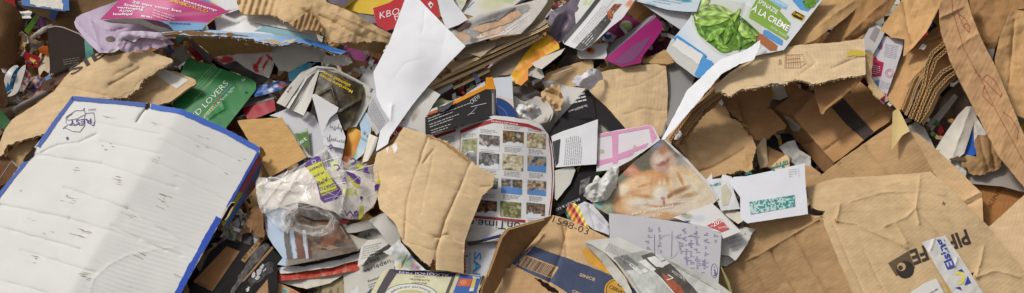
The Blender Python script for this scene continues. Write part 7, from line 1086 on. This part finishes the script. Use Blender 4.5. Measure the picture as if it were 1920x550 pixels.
pp_ = [
 ('kraft_sheet', [(1468, 94), (1506, 46), (1544, -4), (1552, -16), (1612, -16), (1608, 14), (1590, 30), (1560, 52), (1530, 74), (1500, 86)], [(1470, 93, 2.6), (1550, -10, 2), (1608, 12, 1.4), (1530, 75, 4)], (190, 146, 92), [crease([(1500, 80), (1560, 30), (1606, 0)], 2, 8), crumple(9, 40, 3)], 'kraft paper fold directly right of the spinach pack', 1.2),
 ('kraft_sheet', [(1540, 82), (1562, 52), (1592, 28), (1612, -16), (1690, -16), (1668, 24), (1640, 44), (1626, 60), (1612, 76)], [(1545, 80, .5), (1610, -10, 1), (1685, -10, 0), (1620, 72, 1.6), (1640, 20, 2.4)], (164, 116, 66), [crumple(13, 40, 13), crease([(1585, 70), (1640, 20), (1670, -5)], 5, 10), crease([(1600, 75), (1660, 40)], -6, 6)], 'brown kraft paper with deep folds above the printed flap', 1),
 ('kraft_sheet', [(1650, 56), (1660, 40), (1694, -4), (1700, -16), (1770, -16), (1766, 4), (1752, 34), (1736, 62), (1712, 90), (1694, 106), (1696, 74), (1672, 71)], [(1652, 55, 2), (1700, -10, 1.4), (1766, -8, 2.4), (1694, 104, 2.6), (1715, 50, 4)], (192, 144, 88), [crumple(12, 36, 23), crease([(1694, 6), (1702, 50), (1710, 84)], -6, 5), crease([(1712, 90), (1738, 60), (1764, 4)], 5, 5)], 'creased kraft bag panel left of the long kraft strap', 1),
 ('kraft_sheet', [(1690, 108), (1712, 92), (1740, 78), (1774, 64), (1774, 90), (1740, 128), (1716, 170), (1700, 205), (1684, 206), (1664, 186), (1676, 140)], [(1692, 106, .5), (1772, 70, 1.5), (1700, 200, 3.4), (1668, 186, 2.4)], (186, 138, 84), [crumple(9, 36, 33), crease([(1700, 160), (1740, 118), (1770, 88)], 3, 6)], 'kraft bag panel under the corrugated bundle', 1),
 ('kraft_sheet', [(1700, 100), (1742, 62), (1766, 40), (1772, 66), (1742, 78)], [(1702, 98, 0), (1768, 44, .5), (1740, 78, 1)], (170, 130, 86), [ripple(60, 5, .8), crumple(3, 20, 34)], 'ribbed grey brown paper left of the strap', 1),
 ('kraft_sheet', [(1800, -16), (1940, -16), (1940, 14), (1905, 18), (1888, 32), (1872, 70), (1860, 108), (1850, 118), (1836, 76), (1822, 40)], [(1810, -10, -1), (1935, -10, 2), (1852, 112, -2), (1886, 32, 1.6)], (158, 112, 64), [crumple(13, 36, 43), crease([(1840, 20), (1850, 110)], -4, 8)], 'dark folded kraft paper in the far right top corner', 1),
 ('kraft_sheet', [(1866, 110), (1874, 66), (1890, 30), (1908, 16), (1940, 10), (1940, 230), (1900, 215), (1868, 200), (1862, 160)], [(1868, 110, 1.5), (1900, 18, 2.4), (1935, 20, 1.5), (1935, 220, 2), (1868, 190, 1.8)], (196, 148, 92), [crease([(1902, 40), (1896, 120), (1888, 195)], -4, 3), crumple(10, 40, 53), fold((1902, 40), (1888, 195), .1)], 'upright kraft bag at the right edge', 1)]
for nm, o_, c_, cl, dd, lb, th in pp_: sheet(nm, o_, c_, cl, 'kraft', dd, th, label=lb, cat='kraft paper', res=3, fl=20)
sheet('white_speck', [(1722, 92), (1730, 82), (1738, 86), (1732, 94)], [(1722, 92, 3), (1731, 83, 3), (1737, 92, 3)], (230, 228, 222), 'paper', label='tiny white paper tip beside the long kraft strap', cat='scrap', res=2.5)
fb = thing('corrugated_bundle', 'folded bundle of corrugated board showing its wavy cut edges', 'cardboard', 1735, 160, 4)
edges = [[(1772, 80), (1748, 100), (1738, 122), (1732, 160), (1706, 222)], [(1776, 92), (1754, 112), (1744, 140), (1726, 190), (1714, 224)], [(1790, 122), (1766, 136), (1746, 160), (1730, 196), (1718, 228)], [(1796, 132), (1776, 146), (1756, 168), (1738, 206), (1722, 230)], [(1724, 136), (1712, 150), (1702, 176), (1690, 206)], [(1726, 146), (1716, 168), (1704, 204), (1698, 216)]]
for k in range(5):
    A, B = np.array(poly(edges[k if k < 4 else 4], 9)), np.array(poly(edges[(k + 1) if k < 3 else (3 if k == 3 else 5)], 9))
    if k == 3: B = A + np.array((9, 6))
    hh = (4.4, 3.6, 4.6, 4.2, 4.8)[k]
    sheet('board', [tuple(x) for x in A[::2]] + [tuple(x) for x in B[::-1][::2]], [(1772, 85, hh - 1.6), (1706, 222, hh - .8), (1740, 150, hh - .4), (1790, 130, hh - 1.4)], (186, 142, 90), 'kraft', [], 1, fb, res=4)
for k, e in enumerate(edges): fluted('cut_edge', e, 7 if k < 4 else 5, (4.9, 4.5, 5.2, 4.8, 5.2, 5.0)[k], fb, (198, 158, 108), 7)
t = sheet('kraft_strap', [(1764, -16), (1810, -16), (1822, 30), (1842, 76), (1868, 130), (1896, 196), (1924, 262), (1960, 330), (1960, 420), (1920, 352), (1898, 326), (1870, 290), (1826, 202), (1800, 150), (1780, 110), (1765, 62), (1761, 30)], [(1766, -10, 5.6), (1810, -5, 4.6), (1765, 62, 6), (1842, 76, 5.4), (1826, 202, 6.2), (1896, 196, 6), (1920, 350, 6.6), (1955, 330, 6.4)], (190, 142, 94), 'kraft', [crease([(1764, 34), (1806, 14)], 4, 4), crease([(1796, 90), (1822, 70), (1840, 62)], 4, 8), crumple(3.4, 26, 191), ripple(25, 9, .35)], 1.4, label='long kraft strap with red line print running down the right side', cat='strap', res=3.5, fl=30)
ribbons(t, 'printed_line', [poly([(1784, -8), (1786, 22), (1798, 62), (1806, 90), (1822, 120), (1842, 155), (1866, 205), (1890, 250), (1925, 315)]), poly([(1800, 14), (1796, 26), (1806, 50), (1818, 62), (1818, 50), (1810, 36), (1794, 24)]), poly([(1806, 50), (1810, 44), (1818, 50)]), poly([(1818, 112), (1830, 136), (1846, 152), (1876, 182), (1878, 176), (1864, 150), (1850, 140), (1844, 146)]), poly([(1846, 160), (1842, 180), (1862, 200)]), poly([(1880, 210), (1896, 222), (1910, 246), (1906, 262)])], 1.1, (166, 92, 70), .7)
fluted('corrugated_edge', [(1812, -6), (1816, 20), (1819, 44)], 10, 3.4, None, per=6); tag(bpy.data.objects['corrugated_edge'], 'cut corrugated edge standing right of the strap top', 'cardboard')
a = sheet('grey_papers', [(1838, 92), (1856, 60), (1872, 40), (1868, 80), (1860, 118), (1850, 122)], [(1840, 92, -2), (1870, 44, -2), (1854, 120, -1)], (150, 144, 138), 'news', [crumple(6, 14, 6)], .4, label='grey crumpled papers between the strap and right kraft bag', cat='paper', res=3)
sheet('dark_board', [(1700, 262), (1722, 232), (1760, 190), (1798, 154), (1822, 200), (1800, 250), (1762, 300)], [(1702, 262, -4), (1796, 158, -3), (1765, 298, -4)], (100, 80, 62), 'kraft', [crumple(4, 30, 7)], 2, label='dark board behind the white wrapped bundle', cat='cardboard')
sheet('grey_sheet', [(1698, 240), (1718, 228), (1734, 240), (1762, 296), (1762, 312), (1740, 296), (1712, 268)], [(1700, 240, 1.6), (1720, 229, 1.4), (1760, 308, 2)], (190, 184, 174), 'paper', [crumple(3, 24, 8)], .4, label='grey sheet right of the kraft triangle tip', cat='paper')
sheet('pale_strip', [(1736, 236), (1790, 176), (1796, 182), (1748, 246)], [(1737, 236, -.5), (1792, 178, 0), (1748, 245, 0)], (176, 168, 156), 'paper', [crumple(3, 16, 4)], .4, label='pale crumpled strip behind the white wrapped bundle', cat='paper', res=3)
sheet('red_chip', [(1758, 246), (1764, 234), (1770, 246), (1762, 258)], [(1759, 246, .5), (1765, 235, .5), (1763, 257, .5)], (190, 36, 40), 'gloss', label='small red chip left of the white wrapped bundle', cat='scrap', res=3)
wv = thing('white_bundle', 'white and blue paper bundle with a burnt looking brown torn end', 'paper', 1810, 265, 2)
a = sheet('paper', [(1754, 280), (1772, 252), (1796, 216), (1812, 200), (1824, 200), (1832, 214), (1822, 244), (1808, 288), (1792, 300), (1776, 308)], [(1756, 280, 2), (1814, 202, 2.4), (1830, 216, 2), (1778, 306, 2.8), (1798, 250, 4)], (216, 207, 192), 'paper', [crease([(1818, 206), (1784, 300)], 2, 5), crumple(2, 26, 5)], .5, wv, res=3.5)
sheet('paper', [(1822, 244), (1830, 218), (1850, 250), (1846, 262), (1832, 262), (1830, 288), (1824, 286)], [(1823, 244, 2.6), (1832, 220, 2.4), (1832, 286, 3)], (222, 216, 206), 'paper', [crumple(3, 14, 5)], .5, wv, res=3)
sheet('blue_fold', [(1808, 290), (1818, 256), (1823, 240), (1826, 264), (1832, 288), (1822, 294)], [(1809, 290, 3.2), (1823, 242, 2.8), (1830, 288, 3.4)], (40, 96, 190), 'gloss', [], .5, wv, res=3)
sheet('torn_end', [(1800, 298, 2), (1812, 290), (1830, 294, 2), (1828, 262), (1834, 252, 2), (1860, 254, 2), (1882, 274, 3), (1878, 300, 3), (1872, 318, 3), (1848, 328, 3), (1822, 326, 3), (1806, 312, 3)], [(1802, 300, 3.4), (1834, 254, 3.6), (1880, 276, 3), (1850, 326, 3.4), (1845, 290, 5)], (168, 132, 92), 'fibre', [crumple(7, 22, 201), crease([(1836, 258), (1852, 318)], -4, 5), crease([(1856, 258), (1866, 316)], -4, 5)], 1, wv, res=2.8)
sheet('paper', [(1776, 308), (1790, 296), (1804, 302), (1812, 322), (1810, 336), (1796, 326)], [(1778, 307, 2.6), (1804, 303, 2.8), (1808, 334, 2.6)], (206, 200, 190), 'paper', [crumple(6, 14, 6)], .5, wv, res=3)
sheet('charred_rim', [(1780, 300), (1792, 290), (1806, 294), (1812, 300), (1796, 302)], [(1781, 300, 3.6), (1806, 294, 3.6), (1796, 301, 3.8)], (96, 78, 60), 'fibre', [crumple(4, 6, 4)], .5, wv, res=2.5, tear=2)
sheet('grey_board', [(1806, 328), (1850, 326), (1884, 304), (1900, 326), (1940, 352), (1940, 366), (1880, 350), (1812, 344)], [(1808, 330, 1.4), (1884, 306, 1), (1935, 356, 2.4), (1815, 343, 2)], (166, 156, 144), 'news', [], 1, label='grey board edge under the torn brown bundle end', cat='board')
a = sheet('brown_board', [(1806, 338), (1830, 342), (1940, 360), (1940, 380), (1900, 396), (1846, 436), (1842, 366)], [(1808, 340, 1), (1935, 365, .5), (1846, 432, 2.4)], (170, 108, 52), 'kraft', [], 3, label='orange brown board with faint capital letters at the right edge', cat='cardboard')
text(a, 'KING', (1858, 390), (1880, 352), 8, (128, 78, 36), .01)
sheet('kraft_board', [(1846, 432), (1880, 402), (1925, 360), (1960, 340), (1960, 560), (1925, 520), (1880, 468)], [(1848, 432, 3.4), (1925, 362, 4), (1950, 530, 5), (1880, 466, 4.4)], (208, 172, 126), 'kraft', [wobble(2, 60, 4)], 4, label='plain kraft board in the lower right corner', cat='cardboard', res=5)
sheet('green_wrapper', [(1896, 200), (1906, 150), (1940, 140), (1940, 260), (1912, 240)], [(1898, 198, -.5), (1935, 150, -.5), (1930, 250, -.5)], (120, 130, 70), 'gloss', [crumple(5, 20, 4)], .4, label='green and grey wrapper at the right edge', cat='wrapper', res=4, paint=rphoto([(70, 110, 50), (150, 150, 140), (176, 176, 170), (96, 130, 50), (170, 120, 50)], 24, 6))
lb = thing('flattened_box', 'wide flattened kraft box with black lettering and printed tape at lower right', 'box', 1640, 460, 6)
PS = Surf([(1512, 352, 5), (1745, 323, 4.4), (1760, 335, 4.6), (1925, 515, 6.6), (1538, 405, 6), (1615, 600, 8), (1720, 430, 7.4), (1850, 590, 8.6)],
    [crease([(1595, 378), (1650, 362), (1730, 358), (1770, 366)], 1.2, 3.5), crease([(1725, 330), (1718, 390), (1700, 408), (1660, 424)], 2, 3.5), crease([(1718, 390), (1724, 420)], 2, 3), crease([(1568, 415), (1600, 420), (1640, 436), (1700, 465)], 1.6, 3.5), crease([(1575, 385), (1568, 415)], 2, 4), crease([(1845, 462), (1838, 495), (1830, 520)], 2, 3.5), crease([(1830, 520), (1870, 508), (1910, 520)], 2, 4), crease([(1680, 420), (1700, 455)], 1.5, 6), crease([(1690, 360), (1790, 470)], -.6, 4), crease([(1620, 470), (1660, 550)], -.8, 3), crumple(1.6, 60, 211), wobble(4, 110, 5), fold((1745, 326), (1545, 398), -.26), crease([(1745, 330), (1690, 340), (1620, 362), (1577, 380), (1545, 400)], .6, 3), crease([(1562, 420), (1600, 505), (1645, 610)], -.8, 3)])
a = sheet('top_panel', [(1512, 354), (1540, 343), (1573, 334), (1650, 330), (1745, 322), (1760, 334), (1800, 370), (1850, 422), (1925, 515), (1960, 560), (1960, 625), (1622, 625), (1596, 545), (1540, 408), (1548, 396), (1522, 392)], None, (196, 162, 116), 'kraft', [], 4.5, lb, surf=PS, res=3, fl=52)
b = sheet('side_panel', [(1340, 512), (1348, 488), (1366, 476), (1416, 436), (1402, 420), (1460, 411), (1516, 402), (1540, 407), (1570, 475), (1600, 545), (1628, 625), (1330, 625)], [(1345, 505, 2.6), (1416, 434, 4.2), (1516, 403, 5.6), (1540, 407, 6.2), (1600, 545, 6.6), (1400, 600, 0.5), (1470, 500, 3.8)], (170, 130, 84), 'kraft', [crease([(1350, 506), (1420, 480), (1535, 412)], 3, 4), crease([(1405, 485), (1440, 550)], -2, 3), crease([(1445, 470), (1500, 560)], -2, 3), crease([(1490, 440), (1550, 550)], -2.2, 3), crease([(1545, 412), (1628, 590)], 4, 6), crease([(1558, 412), (1640, 600)], -3, 4), crumple(3, 40, 213)], 4.5, lb, res=3, fl=60)
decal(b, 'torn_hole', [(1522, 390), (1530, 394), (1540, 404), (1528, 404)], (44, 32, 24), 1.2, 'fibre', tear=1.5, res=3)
decal(b, 'scuffed_edge', [(1514, 408), (1530, 402), (1545, 406), (1530, 410)], (206, 176, 134), .8, 'fibre', tear=3, res=3)
text(a, 'PIPELIFE', (1811, 431), (1704, 472), 27, (66, 56, 48), .03)
decal(a, 'printed_square', [(1665, 494), (1703, 471), (1716, 503), (1680, 518)], (104, 84, 62), .6)
decal(a, 'printed_ring', [(1697 + 16.5 * math.cos(q), 506 + 16.5 * math.sin(q)) for q in np.linspace(0, 6, 24)], (54, 46, 40), .9, sm=True, res=4); decal(a, 'printed_dot', [(1690 + 8 * math.cos(q), 501 + 8 * math.sin(q)) for q in np.linspace(0, 5.9, 14)], (200, 166, 120), 1.2, sm=True, res=3); decal(a, 'printed_dot', [(1688 + 4.5 * math.cos(q), 503 + 4.5 * math.sin(q)) for q in np.linspace(0, 5.9, 10)], (66, 56, 48), 1.5, sm=True, res=3)
tp = sheet('printed_tape', [(1729, 455), (1745, 449), (1772, 441), (1795, 474), (1822, 516), (1845, 552), (1880, 610), (1818, 615), (1787, 552), (1758, 505)], None, (218, 214, 206), 'gloss', [], .3, lb, surf=Surf([(1729, 455, 8), (1771, 442, 7.8), (1845, 550, 8.9), (1790, 552, 9.3)], [crease([(1752, 448), (1746, 468)], 2, 3), crease([(1770, 468), (1795, 485), (1790, 500)], 2, 3), crumple(1.5, 18, 7)]), res=3)
text(tp, 'Elsing', (1790, 500), (1766, 446), 15, (52, 66, 150), .03)
ribbons(tp, 'printed_mark', [[(1797 + 9.5 * math.cos(q), 522 + 9.5 * math.sin(q)) for q in np.linspace(-2.2, 1.6, 16)], ], 6, (222, 206, 96), .8)
for q in ([(1795, 508), (1803, 505), (1808, 511), (1802, 510)], [(1808, 536), (1821, 531), (1814, 518)], [(1790, 540), (1800, 538), (1803, 545)]): decal(tp, 'printed_mark', q, (46, 70, 160), .9, res=3)
lbs = sheet('paper_label', [(1708, 547), (1732, 532), (1755, 522), (1768, 545), (1776, 570), (1716, 580)], [(1710, 546, 9.4), (1755, 523, 9), (1768, 560, 9.8)], (222, 219, 212), 'paper', [], .4, lb, res=3.5); textblock(lbs, (1736, 552), (24, -14), (4, 14), 2, (130, 126, 122), .35, 4)
decal(a, 'tape_patch', [(1772, 534), (1780, 532), (1786, 550), (1776, 550)], (206, 176, 100), .8, 'gloss'); decal(a, 'torn_hole', [(1820, 513), (1826, 511), (1823, 518)], (70, 50, 34), .8, 'fibre', res=2.5)
text(a, 'H', (1766, 384), (1770, 386), 6, (60, 44, 32), .02)
sheet('grass_blade', [(1351, 500), (1353, 500), (1368, 530), (1375, 556), (1371, 556), (1362, 530)], [(1352, 500, 7.5), (1372, 550, 8), (1360, 530, 7.8)], (150, 150, 90), 'gloss', [], .5, label='thin olive grass blade at the left side of the flattened box', cat='grass blade', res=3)
